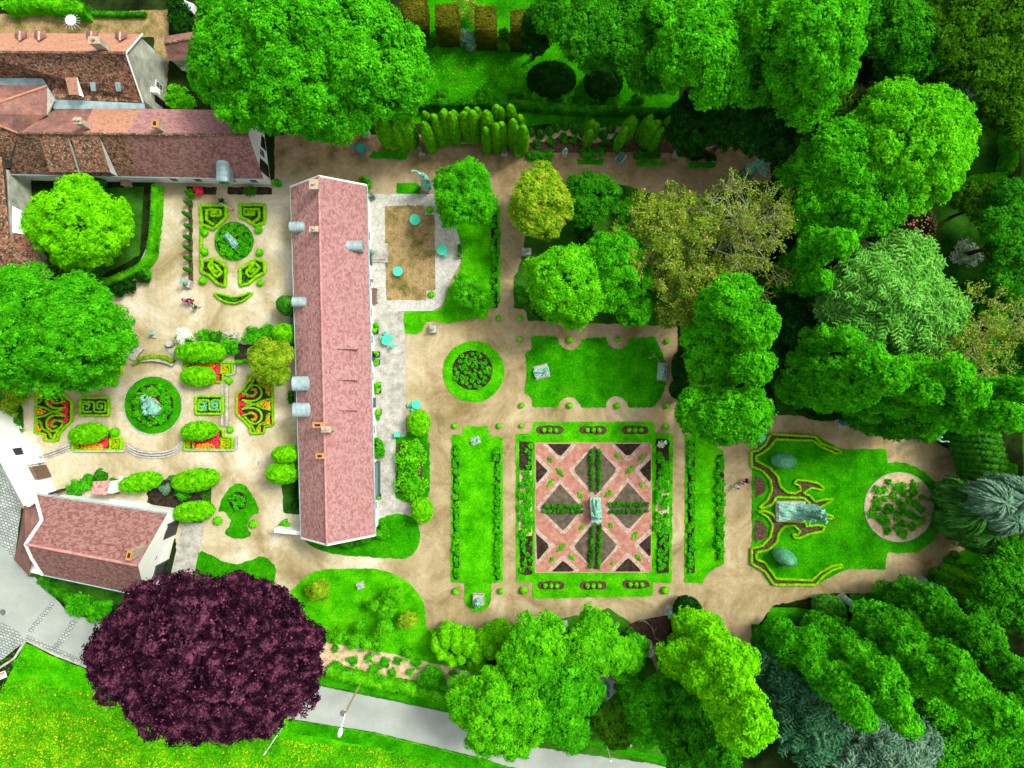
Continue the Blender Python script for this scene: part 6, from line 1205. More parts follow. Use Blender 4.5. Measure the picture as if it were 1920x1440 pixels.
tree('elm_tree', 'bright tree rising by the stone pad under the brick parterre', 'tree', [(1120,1180,8,34),(1105,1210,9,42),(1135,1220,9,42),(1090,1190,7,30),(1165,1225,7,32),(1108,1155,7,18)], 'lime', .6, .16, 1.0, shag=.45)
tree('elm_tree', 'bright tree right of the clipped conifer row', 'tree', [(990,1195,8,38),(1020,1215,9,42),(975,1225,8,36),(1000,1250,9,42),(1030,1180,7,28)], 'lime', .65, .16, 1.0, shag=.4)
tree('elm_tree', 'light green airy tree overhanging the grey road', 'tree', [(930,1340,10,55),(890,1320,8,46),(960,1370,9,50),(990,1340,10,50),(910,1380,7,36),(940,1290,8,42),(870,1290,6,28)], 'lime', .6, .15, .85)
tree('elm_tree', 'bright green tree above the road, right of the airy one', 'tree', [(1060,1300,10,48),(1050,1340,10,46),(1080,1260,9,40),(1030,1270,9,40),(1070,1370,8,34),(1100,1300,8,32)], 'bright', .65, .16, 1.0, shag=.4)
tree('hazel_tree', 'small tree beside the dried brown stream bed', 'tree', [(1180,1230,6,30),(1195,1210,5,22),(1170,1255,5,24)], 'bright', .55, .14, .9)
tree('hazel_tree', 'green leafy tree left of the dark poplar near the road', 'tree', [(1215,1330,7,42),(1240,1300,6,34),(1210,1370,6,34),(1185,1300,5,26),(1255,1340,6,30)], 'bright', .6, .14, .85)
tree('hazel_tree', 'dull olive tree with thin foliage beside the road', 'tree', [(1145,1350,6,38),(1125,1335,5,26),(1160,1375,5,28)], 'olive', .5, .13, .7, shag=.5)
shrub('white_shrub', 'shrub with silvery white flowers by the dried stream bed', 'shrub', 1212, 1212, 13, 2.0, 'whitef', .10, sub=[(1218,1226,9)])
shrub('dark_bush', 'round green bush in front of the silver flowered shrub', 'shrub', 1186, 1193, 13, 1.6, 'mid', .11)
shrub('dark_bush', 'dark bush on the south stone court', 'shrub', 1170, 1290, 17, 2, 'dark', .11); shrub('dark_bush', 'dark green bush on the right bank of the dried stream', 'shrub', 1262, 1210, 17, 2, 'mid', .12, sub=[(1272,1250,18),(1250,1270,15)])
shrub('white_flower_bush', 'white flowering patch beside the road under the leafy tree', 'shrub', 1182, 1392, 10, 1.0, 'whitef', .10)
for x, y, r, m, l in ((597,1105,26,'gold','wispy yellow leaved shrub on the left of the tree lawn'),(735,1120,26,'lime','tall light green shrub near the right rim of the tree lawn'),(725,1145,20,'lime','light green shrub just under the tallest one of the tree lawn'),(700,1135,12,'lime','small light green sapling in the middle of the tree lawn'),(765,1165,22,'gold','yellow leaved sapling at the lower right of the tree lawn'),(720,1180,20,'lime','light green shrub left of the yellow sapling'),(675,1175,14,'bright','small bright bush on the lower tree lawn')):
    tree('young_tree', l, 'tree', [(x,y,2.4,r*.7),(x+r*.4,y-r*.3,2.2,r*.45),(x-r*.4,y+r*.2,2.0,r*.45)], m, .38, .11, .5, fill=0, shag=.7)
for x, y, r, l in ((632,1195,16,'first'),(662,1202,20,'second'),(685,1210,18,'third'),(710,1215,16,'fourth'),(765,1228,13,'fifth')): shrub('bright_bush', f'bright green bush, {l} from the left along the upper rim of the cutting bed', 'shrub', x, y, r, 1.6, 'lime', .12, .75)
for i, (x, y, r) in enumerate([(660,1240,12),(690,1235,10),(720,1245,13),(745,1240,9),(700,1255,12),(768,1262,8),(780,1245,12),(630,1250,12),(735,1262,10),(850,1265,9),(628,1217,9)]): shrub('bed_plant', 'green leafy plant on the pale soil of the cutting bed', 'plant', x, y, r, .8, 'bright', .11, .8, group='plants of the cutting bed')
shrub('laurel_bush', 'dense dark leafed bush at the right end of the cutting bed', 'shrub', 808, 1272, 26, 2.4, 'bright', .13, sub=[(825,1285,18),(795,1290,16)])
shrub('bamboo_clump', 'upper bright spiky clump beside the house paving', 'shrub', 768, 860, 31, 2.2, 'lime', .17, .8, sub=[(778,838,18)]); shrub('bamboo_clump', 'lower bright spiky clump beside the house paving', 'shrub', 771, 908, 30, 2.2, 'lime', .17, .8); shrub('green_bush', 'mid green bush between the two spiky clumps', 'shrub', 764, 882, 20, 1.6, 'mid', .12)
shrub('bright_bush', 'bright bush against the east wall by the long dark canopy', 'shrub', 709, 840, 13, 2.2, 'bright', .12, sub=[(712,850,11),(706,828,8)]); shrub('bright_bush', 'round bright bush at the lower gable corner of the farmhouse', 'shrub', 718, 998, 18, 2, 'bright', .12)
shrub('yellow_shrub', 'small yellow shrub above the upper gable of the farmhouse', 'shrub', 678, 336, 9, 1, 'gold', .1); shrub('bright_bush', 'round bright bush above the upper gable of the farmhouse', 'shrub', 684, 345, 14, 1.6, 'bright', .11)
tree('rowan_tree', 'airy yellow green small tree leaning over the scroll bed by the farmhouse', 'tree', [(505,672,5,34),(525,665,5,24),(520,700,4.5,22),(485,668,4,20),(500,695,4.5,20)], 'gold', .5, .12, .75, shag=.5)
for x, y, r, m, l in ((344,632,20,'whitef','white flowering shrub at the top of the planter steps'),(378,628,14,'bright','bright round shrub right of the white flowering one'),(402,630,15,'mid','dull round shrub left of the reclining stone'),(470,630,18,'bright','bright shrub right of the reclining stone'),(500,625,22,'bright','larger bright shrub further right of the reclining stone'),(430,650,20,'bright','low bright shrub below the reclining stone'),(355,650,14,'mid','green shrub over the end of the planter steps')): shrub('courtyard_shrub', l, 'shrub', x, y, r, 1.8, m, .12)
shrub('ivy_bush', 'dark olive shrub mass south of the round yellow green tree', 'shrub', 100, 500, 36, 3, 'olive', .15, sub=[(150,520,34),(75,480,20)]); shrub('dark_bush', 'dark shrubs at the corner below the bright courtyard hedge', 'shrub', 218, 545, 18, 1.6, 'dark', .12, sub=[(240,535,15),(262,520,14)]); shrub('green_bush', 'green shrub between the hedge bend and the courtyard gravel', 'shrub', 272, 512, 13, 1.2, 'bright', .11)
shrub('camellia', 'crimson flowering shrub against the stone cottage wall', 'shrub', 371, 356, 10, 1.4, 'crim', .1); shrub('climber', 'green climber beside the crimson shrub on the cottage wall', 'shrub', 354, 362, 8, 1.6, 'mid', .1); shrub('climber', 'mixed green climber under the right half of the cottage wall', 'shrub', 467, 357, 12, 1.2, 'olive', .1); shrub('climber', 'green climber at the white gable corner of the cottage', 'shrub', 518, 342, 9, 1.8, 'bright', .1); shrub('climber', 'ivy on the wall under the shed dormers of the cottage', 'shrub', 172, 338, 18, 2.6, 'mid', .11)
shrub('street_bush', 'bright leafy bush between the gatehouse and the copper beech', 'shrub', 145, 1135, 26, 2.2, 'bright', .13, sub=[(175,1148,20),(195,1140,16)]); shrub('street_bush', 'bright shrub at the gatehouse corner by the street', 'shrub', 88, 1085, 16, 1.3, 'mid', .12); shrub('street_bush', 'small round bush at the lower left by the notice panel', 'shrub', 33, 1248, 12, 1.3, 'bright', .11)
shrub('fern_bush', 'bright shrubs above the roof of the gatehouse', 'shrub', 138, 914, 18, 1.6, 'bright', .12, sub=[(158,912,14),(165,900,12)]); shrub('fern_bush', 'bushes around the tiny tool shed', 'shrub', 186, 895, 16, 1.6, 'mid', .11, sub=[(212,905,10),(214,920,8)]); shrub('gate_bush', 'small yellow and green bush next to the gate wall', 'shrub', 66, 862, 12, 1.2, 'gold', .1, sub=[(56,856,7)])
shrub('silver_shrub', 'silvery round shrub between the clipped ovals near the gatehouse', 'shrub', 308, 918, 12, 1.6, 'blue2', .1); shrub('dark_bush', 'green shrub under the large clipped oval near the gatehouse', 'shrub', 340, 925, 18, 1.6, 'mid', .11)
shrub('side_shrubs', 'dark shrubs against the lower west wall of the farmhouse', 'shrub', 556, 925, 10, 1.4, 'dark', .11, sub=[(554,945,10),(557,905,9)])
shrub('gravel_bush', 'low bush on the white wall end by the farmhouse', 'shrub', 534, 986, 12, .9, 'bright', .1); shrub('white_wild_bush', 'flowering bush between the shed and the upper house', 'shrub', 330, 178, 22, 2.4, 'lime', .12, sub=[(345,190,18),(318,190,14)]); shrub('white_wild_bush', 'white blossom trailing from the dark shed roof', 'shrub', 348, 122, 13, 1.6, 'whitef', .11)
shrub('dark_bush', 'dark green undergrowth at the top left behind the shed', 'shrub', 335, 35, 26, 2.4, 'dark', .14, sub=[(330,10,22),(340,55,14)]); shrub('left_tree_bush', 'yellowish bush under the left end of the broad left tree', 'shrub', 22, 740, 26, 2.6, 'gold', .13, sub=[(8,765,18)]); shrub('ground_cover', 'dark green ground cover along the gate wall', 'shrub', 22, 800, 18, 1, 'mid', .12, sub=[(32,815,12),(10,780,16)])
shrub('grey_shrub', 'grey green rounded shrub between the clipped blocks', 'shrub', 875, 68, 16, 2.2, 'blue2', .12, sub=[(880,80,15)]); shrub('olive_shrub', 'yellow green loose shrub between the third and fourth clipped block', 'shrub', 944, 80, 16, 2.2, 'olive', .12, sub=[(944,60,11)]); shrub('brown_shrub', 'small bushy shrub below the first clipped block', 'shrub', 808, 78, 12, 1.2, 'olive', .11)
tree('laurel_tree', 'dark conical laurel left of the top trees on the north lawn', 'tree', [(1003,45,7,26),(1003,75,5,26)], 'dark', .6, .14, 1.0)
for x, y, r, m, l in ((1010,179,17,'bright','bright round shrub, left of the pair above the north hedge'),(1058,178,19,'bright','bright round shrub, right of the pair above the north hedge'),(1110,185,22,'mid','mid green loose shrub above the north hedge, right of the pair'),(1145,190,20,'mid','mid green shrub further right above the north hedge'),(1195,185,14,'mid','green shrub under the hanging dark trees'),(830,178,16,'mid','low green shrub above the hedge below the north lawn'),(905,178,14,'mid','small green shrub in the middle of the hedge line'),(965,175,16,'mid','green shrub near the right of the hedge line')): shrub('lawn_shrub', l, 'shrub', x, y, r, 1.8, m, .12)
shrub('judas_shrub', 'pale pink twiggy shrub at the top centre', 'shrub', 872, 12, 26, 3, 'dry', .1, .4, core=False, sub=[(895,20,22)])
shrub('dark_bush', 'dark purple planting behind the southern statue lawn', 'shrub', 1500, 1187, 20, 1, 'violet', .1, sub=[(1475,1185,14),(1530,1188,16),(1555,1190,14)]); shrub('dark_bush', 'dark purple planting behind the three low bushes', 'shrub', 1700, 1147, 20, 1, 'violet', .1, sub=[(1730,1148,18),(1760,1145,18),(1780,1150,16)])
carpet([(800,95),(850,105),(960,110),(1000,125),(990,160),(960,175),(860,170),(800,160)], 'lawn2' if False else 'lime', 'wild_grass', None, .06, 10, .12, .06, 'longer wild grass with daisies on the north lawn', 'grass', 'stuff', .7)
# distant surroundings a step outside the frame
for i, (x, y, r) in enumerate([(2020,200,90),(2040,420,90),(2030,640,80),(2040,860,80),(2050,1080,90),(2060,1300,90),(1500,-160,110),(1750,-150,110),(1250,-170,110),(1700,1560,110)]):
    tree('boundary_tree', 'green tree just outside the picture', 'tree', [(x,y,9,r),(x+r*.5,y+r*.4,7,r*.7)], 'mid', 1.5, .34, .6, group='trees around the garden')
# ================================================================ STATUES
def spear(r, c, h):
    G().cyl((.2*h,.1*h,c+.3*h), (.2*h,.06*h,c+1.35*h), .05, .03, 8).cyl((.2*h,.06*h,c+1.35*h), (.2*h,.05*h,c+1.55*h), .10, .01, 8).build('spear', GR['bronze'], r)
def monument(r, c, h):
    # raised rock and crowd of figures at the east end of the slab, with an outstretched arm
    L = G(); V = []; n = 26; m_ = 18
    for i in range(n+1):
        for k in range(m_+1):
            u = i/n; v = k/m_-.5; ridge = max(0, 1-abs(v)*1.9); z = .10+3.6*ridge**.7*max(0, (u-.45)/.55)**1.3+.22*math.sin(u*19+v*9)*ridge+.12*math.sin(v*33+u*15)+.35*ridge*math.exp(-((u-.18)/.10)**2)
            V.append((-2.0+u*4.1, v*1.9, c+max(.02, z)))
    L.add(V, [(i*(m_+1)+k, (i+1)*(m_+1)+k, (i+1)*(m_+1)+k+1, i*(m_+1)+k+1) for i in range(n) for k in range(m_)]); L.build('relief', GR['bronze'], r, True)
    for i, (x, y, z, s, rz, po) in enumerate(((1.35,.1,1.1,2.6,2.4,'walk'),(1.75,-.35,1.6,2.6,1.7,'armup'),(.9,-.45,.9,2.3,2.9,'reach'),(1.9,.35,1.3,2.4,.8,'bend'))):
        j = joints(po, s); ks = list(j); ix = {k: q for q, k in enumerate(ks)}; ca, sa = math.cos(rz), math.sin(rz)
        pts = [(j[k][0]*ca-j[k][1]*sa+x, j[k][0]*sa+j[k][1]*ca+y, j[k][2]+c+z) for k in ks]; skin('figure', pts, [(ix[a], ix[b]) for a, b in ED], [RA[k]*s*1.3 for k in ks], GR['bronze'], r, 1, ix['pelvis'])
def wing(r, c, h):
    g = G(); g.add([(.0,-.05*h,c+.78*h),(.30*h,-.12*h,c+.95*h),(.42*h,-.14*h,c+.70*h),(.24*h,-.10*h,c+.45*h),(.02*h,-.06*h,c+.55*h)]+[(.0,-.09*h,c+.78*h),(.30*h,-.16*h,c+.95*h),(.42*h,-.18*h,c+.70*h),(.24*h,-.14*h,c+.45*h),(.02*h,-.10*h,c+.55*h)], [(0,1,2,3,4),(9,8,7,6,5)]+[(i,(i+1)%5,5+(i+1)%5,5+i) for i in range(5)]).build('wing', GR['bronze'], r)
S3 = statue
S3('green bronze figure lying on a slab in the courtyard rose bed', 437, 453, 1.9, 2.3, plinth=(1.8,.9,.6), kind='recline')
S3('pale bronze group on a rocky base in the large round rose bed', 290, 763, 2.9, .9, 'bend', (2.4,2.0,1.0), mat='bronze', ex=lambda r,c,h: statue_extra(r,c,h))  if False else None
def group2(r, c, h):
    for i, (x, y, s, rz, po) in enumerate(((-.6,.35,2.2,.3,'bend'),(.5,-.3,2.1,2.6,'kneel'))):
        j = joints(po, s); ks = list(j); ix = {k: q for q, k in enumerate(ks)}; ca, sa = math.cos(rz), math.sin(rz)
        skin('figure', [(j[k][0]*ca-j[k][1]*sa+x, j[k][0]*sa+j[k][1]*ca+y, j[k][2]+c) for k in ks], [(ix[a], ix[b]) for a, b in ED], [RA[k]*s*1.35 for k in ks], GR['bronze'], r, 1, ix['pelvis'])
    g = G(); g.sphere((0,0,c), 1, 14, 8, (1.2,.75,.8)); g.build('rock', GR['bronze'], r, True)
S3('pale green bronze group on its rock in the large round rose bed', 290, 763, 2.2, -.75, 'bend', (2.3,1.6,.8), ex=group2)
S3('bronze bust on a long plinth end at the foot of the strip bed', 356, 533, 1.6, 1.2, 'reach', (.9,.9,.8))
S3('small bright green crouching bronze on the upper gravel of the left yard', 290, 627, 1.2, 1.5, 'kneel', (.9,.7,.3))
S3('weathered stone reclining figure among the shrubs left of the farmhouse', 435, 629, 1.6, 0, plinth=(1.7,.7,.3), kind='recline', mat='grey')
S3('tall thin green bronze with one raised arm above the terrace', 803, 352, 4.2, 2.6, 'armup', (1.1,1.1,1.2), ex=None)
S3('dark bronze by the left end of the clipped cypresses', 688, 254, 1.8, 3.1, 'stand', (.8,.8,.6), mat='bronzed')
S3('small dark bronze at the left foot of the tall cypress row', 792, 286, 1.7, 3.1, 'stand', (.7,.7,.6), mat='bronzed'); S3('small dark bronze at the right foot of the tall cypress row', 946, 287, 1.7, 3.1, 'walk', (.7,.7,.6), mat='bronzed')
S3('small bronze head on a pillar, left of the three in the gravel bays', 1058, 291, 1.2, 3.1, plinth=(.6,.6,1.2), kind='bust'); S3('larger dark seated bronze, middle of the three in the gravel bays', 1163, 299, 1.9, 2.4, 'sit', (1.1,1.1,.9), mat='bronzed'); S3('small bronze on a pale base, right of the three in the gravel bays', 1267, 291, 1.4, 2.8, 'kneel', (.8,.8,.8))
S3('colossal green bronze holding a spear above the north east path', 1394, 330, 4.2, -.8, 'armup', (1.5,1.3,2.4), pm='bronzed', ex=lambda r,c,h: (spear(r,c,h), wing(r,c,h)))
S3('green bronze bust on a square base under the golden tree', 987, 474, 1.3, 3.1, plinth=(1.1,.9,.9), kind='bust'); S3('green bronze head on a pale square base at the bend of the terrace lawn', 812, 618, 1.2, 3.1, plinth=(.95,.95,.7), kind='bust')
S3('pale bronze figure stretched on a block, left side of the square lawn', 1015, 697, 1.9, .25, plinth=(1.7,1.6,.5), kind='recline'); S3('slender bronze on a mossy block, right side of the square lawn', 1241, 697, 1.7, 1.5, plinth=(2.1,1.1,.5), kind='recline', pm='soilg' if False else 'grey')
S3('small pale bronze on a round mossy base at the head of the long lawn', 892, 826, 1.2, .4, plinth=(1.0,.9,.4), kind='recline'); S3('green seated bronze on a white square base at the foot of the long lawn', 897, 1122, 2.3, 3.14, 'sit', (1.35,1.35,.7))
S3('tall draped green bronze in the centre of the brick parterre', 1115, 952, 2.9, -1.5, plinth=(2.6,.95,1.3), kind='recline'); e = empty('war_monument', P(1487,957)*[1,1,0]+[0,0,.09], 'large green bronze monument on a rectangular slab inside the flame hedges', 'statue'); G().box(-2.15,-1.15,-.08,1.2,1.15,.6).box(-2.0,-1.0,.6,1.1,1.0,.75).build('plinth', GR['stone'], e, bevel=.03); monument(e, .7, 1)
S3('striding dark bronze on the north rim of the east path', 1572, 789, 2.9, -1.6, 'walk', (1.5,1.0,.9), mat='bronzed'); S3('long green bronze on a block at the upper right path bend', 1722, 815, 3.2, -1.5, 'reach', (1.1,1.1,1.3))
S3('tall draped green statue at the lower right path bend', 1722, 1091, 3.8, -1.2, 'stand', (1.2,1.2,1.2)); S3('pale green cloaked statue next to the dark egg shaped yew', 1578, 1121, 3.2, -.9, 'stand', (1.1,1.0,1.0))
S3('green bronze half hidden behind the yellow poplar at the path fork', 1320, 1162, 2.6, -.8, 'walk', (1.0,.8,.7)); S3('green seated bronze on a pale block left of the dark round yew', 1256, 1144, 2.2, 2.9, 'sit', (1.4,1.2,.7)); S3('small white bust at the start of the clipped conifer row', 829, 1177, 1.1, .5, plinth=(.8,.8,.7), kind='bust')
S3('small pale bust on a square base in the tree lawn', 676, 1097, .9, .3, plinth=(.9,.8,.4), kind='bust'); S3('pale stone bust at the edge of the copper beech crown', 448, 1100, 1.3, .2, plinth=(1.3,1.1,.6), kind='bust')
for k, (x, y, l) in enumerate(((698,372,'dark bronze standing against the farmhouse wall at the top of the terrace'),(697,475,'green bronze bust beside the terrace steps'),(693,527,'small dark bronze at the wall between steps and bench'))): S3(l, x+3, y, 1.7, -1.5, 'stand', (.5,.5,.4), mat='bronzed' if k != 1 else 'bronze')
# ================================================================ FURNITURE
def table(lab, x, y, r=.6, mat='mint', z0=0.0, h=.74, umb=False):
    e = empty('garden_table', P(x,y)*[1,1,0]+[0,0,z0], lab, 'table'); G().cyl((0,0,h-.035),(0,0,h),r,r,28).cyl((0,0,h-.06),(0,0,h-.035),r*.94,r*.94,28).build('table_top', GR[mat], e)
    G().cyl((0,0,.02),(0,0,h-.05),.04,.04,8).build('column', GR[mat], e)
    for i in range(3): a = i*2.094; G().cyl((0,0,.12),(r*.62*math.cos(a),r*.62*math.sin(a),.0),.025,.02,6).build('leg', GR[mat], e)
    return e
def chair_(lab, x, y, rz, mat='mint', z0=0.0, grp=None):
    e = empty('garden_chair', P(x,y)*[1,1,0]+[0,0,z0], lab, 'chair', grp, rz); G().box(-.2,-.2,.42,.2,.2,.455).build('seat', GR[mat], e, bevel=.01); g = G(); g.box(-.2,-.22,.62,.2,-.19,.88)
    for x_ in (-.19,.17): g.box(x_,-.22,.45,x_+.02,-.19,.62)
    g.build('backrest', GR[mat], e)
    for sx in (-1,1):
        for sy in (-1,1): G().cyl((.17*sx,.17*sy,.42),(.2*sx,.2*sy,0),.012,.012,6).build('leg', GR[mat], e)
    return e
table('mint round table on the worn grass plot, upper one', 780, 415, .62, z0=.16); table('mint round table on the worn grass plot, lower one', 748, 511, .55, z0=.16); table('mint round table at the edge of the terrace paving', 830, 471, .62, z0=.14)
table('bright mint round table on the house paving between planter boxes', 727, 639, .56, z0=.14); table('mint round table on the gravel beside the bubbly shrub', 782, 758, .52); table('dark teal round table under the cypresses on the north path', 679, 281, .55, 'tablep'); table('mint round table beneath the oval tree at the head of the path', 1423, 819, .52); table('teal round table in shade on the south stone court', 1133, 1281, .55, 'tablep', .1)
for x, y, rz, m, z, l in ((724,626,3.1,'mint',.14,'mint chair above the bright mint table'),(738,649,-.8,'mint',.14,'mint chair at the lower right of the bright mint table'),(717,634,1.4,'mint',.14,'mint chair left of the bright mint table'),(736,634,-1.8,'mint',.14,'mint chair at the upper right of the bright mint table'),(768,759,1.5,'mint',0,'mint chair left of the table beside the bubbly shrub'),(775,768,.6,'mint',0,'mint chair below the table beside the bubbly shrub'),(664,277,1.5,'tablep',0,'teal chair left of the dark table on the north path'),(691,281,-1.5,'tablep',0,'teal chair right of the dark table on the north path'),(680,292,0,'tablep',0,'teal chair below the dark table on the north path'),(1410,811,1.4,'dark',0,'dark chair beside the mint table under the oval tree'),(1416,829,.4,'mint',0,'mint chair below the table under the oval tree'),(1421,833,0,'dark',0,'dark chair under the mint table by the east lawn'),(1139,1296,0,'tablep',.1,'teal chair on the south stone court'),(836,480,0,'mint',.14,'chair tucked at the terrace edge table')): chair_(l, x, y, rz, m, z)
def bench(lab, x, y, w_, d_, rz, mat, z0=0.0, back=True):
    e = empty('bench', P(x,y)*[1,1,0]+[0,0,z0], lab, 'bench', None, rz); g = G()
    for i in range(5): yy = -d_/2+i*d_/5; g.box(-w_/2, yy, .42, w_/2, yy+d_/5-.02, .46)
    g.build('seat', GR[mat], e)
    if back: g = G(); [g.box(-w_/2, -d_/2-.04, .55+i*.12, w_/2, -d_/2-.01, .64+i*.12) for i in range(3)]; g.build('backrest', GR[mat], e)
    for sx in (-1, 1): G().box(sx*w_*.42-.04, -d_/2, 0, sx*w_*.42+.04, d_/2, .42).build('leg', GR[mat], e)
bench('brown slatted bench on the terrace against the farmhouse', 704, 556, 1.8, .6, -1.57, 'wood_', .14); bench('grey bench in front of the clipped cypress row', 874, 268, 2.0, .55, 3.14, 'stone'); bench('dark green bench against the west wall of the farmhouse', 549, 604, 1.2, .5, 1.57, 'tablep')
def planter(lab, x, y, w_, d_, h, mat, plant='boxd', z0=.14, n=1, rz=0):
    e = empty('planter_box', P(x,y)*[1,1,0]+[0,0,z0], lab, 'planter', None, rz); g = G(); t = .05
    g.box(-w_/2,-d_/2,0,w_/2,-d_/2+t,h).box(-w_/2,d_/2-t,0,w_/2,d_/2,h).box(-w_/2,-d_/2+t,0,-w_/2+t,d_/2-t,h).box(w_/2-t,-d_/2+t,0,w_/2,d_/2-t,h); g.build('box', GR[mat], e); G().box(-w_/2+t,-d_/2+t,0,w_/2-t,d_/2-t,h*.85).build('soil', GR['soil'], e)
    L = Leaves()
    for i in range(n): bush_pts(L, (0, (i-(n-1)/2)*d_/n, h*.8), min(w_,d_/n)*.62, .7, 260, .06, 4); L.core.sphere((0,(i-(n-1)/2)*d_/n,h+.2), min(w_,d_/n)*.38, 10, 6)
    L.build('plant', LF[plant], e)
for x, y, l in ((706,621,'planter with a ball shrub at the top of the house paving'),(709,664,'upper planter of the first pair along the house paving'),(709,679,'lower planter of the first pair along the house paving'),(711,721,'upper planter of the second pair along the house paving'),(711,732,'lower planter of the second pair along the house paving'),(712,772,'planter with a ball near the lower end of the house paving'),(711,930,'dark planter below the long canopy on the east wall')): planter(l, x, y, .55, .55, .5, 'dark')
shrub('potted_vine', 'leafy pot plant above the top planter of the house paving', 'pot plant', 704, 610, 7, 1, 'lime', .08); shrub('potted_vine', 'leafy trailing plant beside the second pair of planters', 'pot plant', 705, 727, 8, .8, 'lime', .08); shrub('potted_vine', 'small trailing plant under the lowest paving planter', 'pot plant', 709, 783, 5, .6, 'lime', .08)
planter('long pale stone trough with dark plants on the terrace rim', 863, 473, .55, 1.45, .5, 'stone', 'mid', .14, 3); planter('white stone well trough against the west wall', 550, 745, .8, 1.5, .7, 'stone', 'mid', .02, 2)
G().box(-.35,-.25,0,.35,.25,.6,Matrix.Translation(P(746,815)+[0,0,.14])).build('x', GR['mint'], bevel=.03).name = 'storage_box'; label(bpy.data.objects['storage_box'], 'mint green box at the lower end of the house paving', 'box')
e = empty('wall_canopy', P(707,896)*[1,1,0], 'long dark green glazed canopy lying along the east wall', 'canopy'); G().box(-.35,-1.95,.05,.4,1.95,1.6).build('frame', GR['green'], e); G().add([(-.33,-1.9,1.75),(.38,-1.9,1.62),(.38,1.9,1.62),(-.33,1.9,1.75)], [(0,1,2,3)]).build('pane', GR['glass'], e)
# street lamps
e = empty('street_lamp', P(677,1279)*[1,1,0]+[0,0,.05], 'tan pole street lamp leaning over the grey road with a white lamp head', 'street lamp'); t1 = P(647,1338,6.4)-np.array(e.location); t0 = P(677,1279,0)*[1,1,0]-np.array(e.location)
x0, y0 = 0, 0; top = (0,0,7.6); G().cyl((0,0,0), top, .13, .08, 8).build('pole', GR['pole'], e); a = P(646,1344,7.6)-P(677,1279)*[1,1,0]; a = unit(np.array([a[0]-0, a[1]-0, 0.])); hd = P(638,1373,7.9)-np.array(e.location)
G().cyl(top, (float(hd[0]), float(hd[1]), 7.9), .045, .04, 6).build('arm', GR['metalw'], e); g = G(); dd = unit(np.array([hd[0], hd[1], 0])); ang = math.atan2(dd[1], dd[0]); m = Matrix.Translation((float(hd[0]), float(hd[1]), 7.9)) @ Matrix.Rotation(ang, 4, 'Z') @ Matrix.Diagonal((2.1,1,.45,1)); g2 = G(); g2.sphere((0,0,0), .26, 12, 8); g.add([m @ Vector(v) for v in g2.v], g2.f); g.build('lamp_head', GR['metalw'], e, True)
e = empty('lamp_post', P(528,1366)*[1,1,0]+[0,0,.05], 'slim pale post standing at the edge of the meadow', 'lamp post'); G().cyl((0,0,0),(0,0,5.0),.07,.05,8).build('pole', GR['metalw'], e); G().cyl((0,0,4.9),(-.25,-.35,5.0),.08,.06,8).build('lamp_head', GR['metalw'], e)
e = empty('lamp_post', P(257,889)*[1,1,0], 'white globe lamp on a thin pole above the gravel of the left yard', 'lamp post'); G().cyl((0,0,0),(-.1,0,3.0),.04,.03,8).build('pole', GR['metalw'], e); g = G(); g.sphere((-.1,0,3.15), .24, 14, 10); g.build('globe', GR['metalw'], e, True)
e = empty('lamp_post', P(1138,1398)*[1,1,0], 'short grey post at the roadside below the olive tree', 'post'); G().cyl((0,0,0),(0,0,3.2),.06,.05,8).build('pole', GR['metalw'], e); G().sphere((0,0,3.2), .14, 10, 6).build('cap', GR['metalw'], e)
for x, y, l in ((643,1337,'round iron manhole cover in the grey road'),(6,1148,'round iron manhole cover at the left edge of the street')):
    e = empty('manhole_cover', P(x,y)*[1,1,0]+[0,0,.036], l, 'manhole'); g = G().cyl((0,0,0),(0,0,.014),.48,.48,24); g.build('rim', GR['stone'], e); G().cyl((0,0,.01),(0,0,.024),.36,.36,24).build('lid', GR['iron'], e)
e = empty('notice_panel', P(10,1262)*[1,1,0], 'white notice panel with blue square and orange band at the lower left corner', 'sign', None, .35); G().box(-.65,-.38,.7,.65,.38,.75).build('panel', GR['white'], e); G().box(-.58,-.32,.75,-.12,.10,.757).build('blue_square', plain('sign_blue', (.02,.35,.75), .5, var=.05), e); G().box(-.45,-.2,.757,-.25,0,.763).build('white_square', GR['white'], e); G().box(-.02,.06,.75,.58,.32,.757).build('orange_band', plain('sign_orange', (.75,.18,.06), .5, var=.05), e)
for sx in (-1,1): G().box(sx*.5-.04,-.05,0,sx*.5+.04,.05,.7).build('leg', GR['wood_'], e)
e = empty('parasol', P(152,54)*[1,1,0], 'round white parasol or table top with spokes in the upper court', 'parasol'); G().cyl((0,0,1.9),(0,0,1.98),.62,.55,22).build('top', GR['metalw'], e); G().cyl((0,0,0),(0,0,1.9),.035,.03,8).build('pole', GR['metalw'], e); g = G(); [g.cyl((.45*math.cos(i*.4),.45*math.sin(i*.4),1.86),(.98*math.cos(i*.4),.98*math.sin(i*.4),1.70),.018,.014,5) for i in range(16)]; g.build('spokes', GR['metalw'], e)
e = empty('stone_urn', P(1118,1322)*[1,1,0], 'oval pale stone basin on the south stone court', 'basin'); g = G(); g.sphere((0,0,.6), 1, 18, 8, (.62,.42,.5)); g.build('bowl', GR['stone'], e, True); G().cyl((0,0,0),(0,0,.4),.25,.2,12).build('foot', GR['stone'], e); G().cyl((0,0,1.04),(0,0,1.11),.42,.42,16).build('rim', GR['stone'], e)
e = empty('wheelie_bin', P(242,346)*[1,1,0], 'yellowish storage box by the wall below the cottage', 'box'); G().box(-.4,-.35,0,.4,.35,.95).build('body', GR['chim'], e, bevel=.03); G().box(-.42,-.37,.95,.42,.37,1.0).build('lid', GR['pole'], e, bevel=.01)
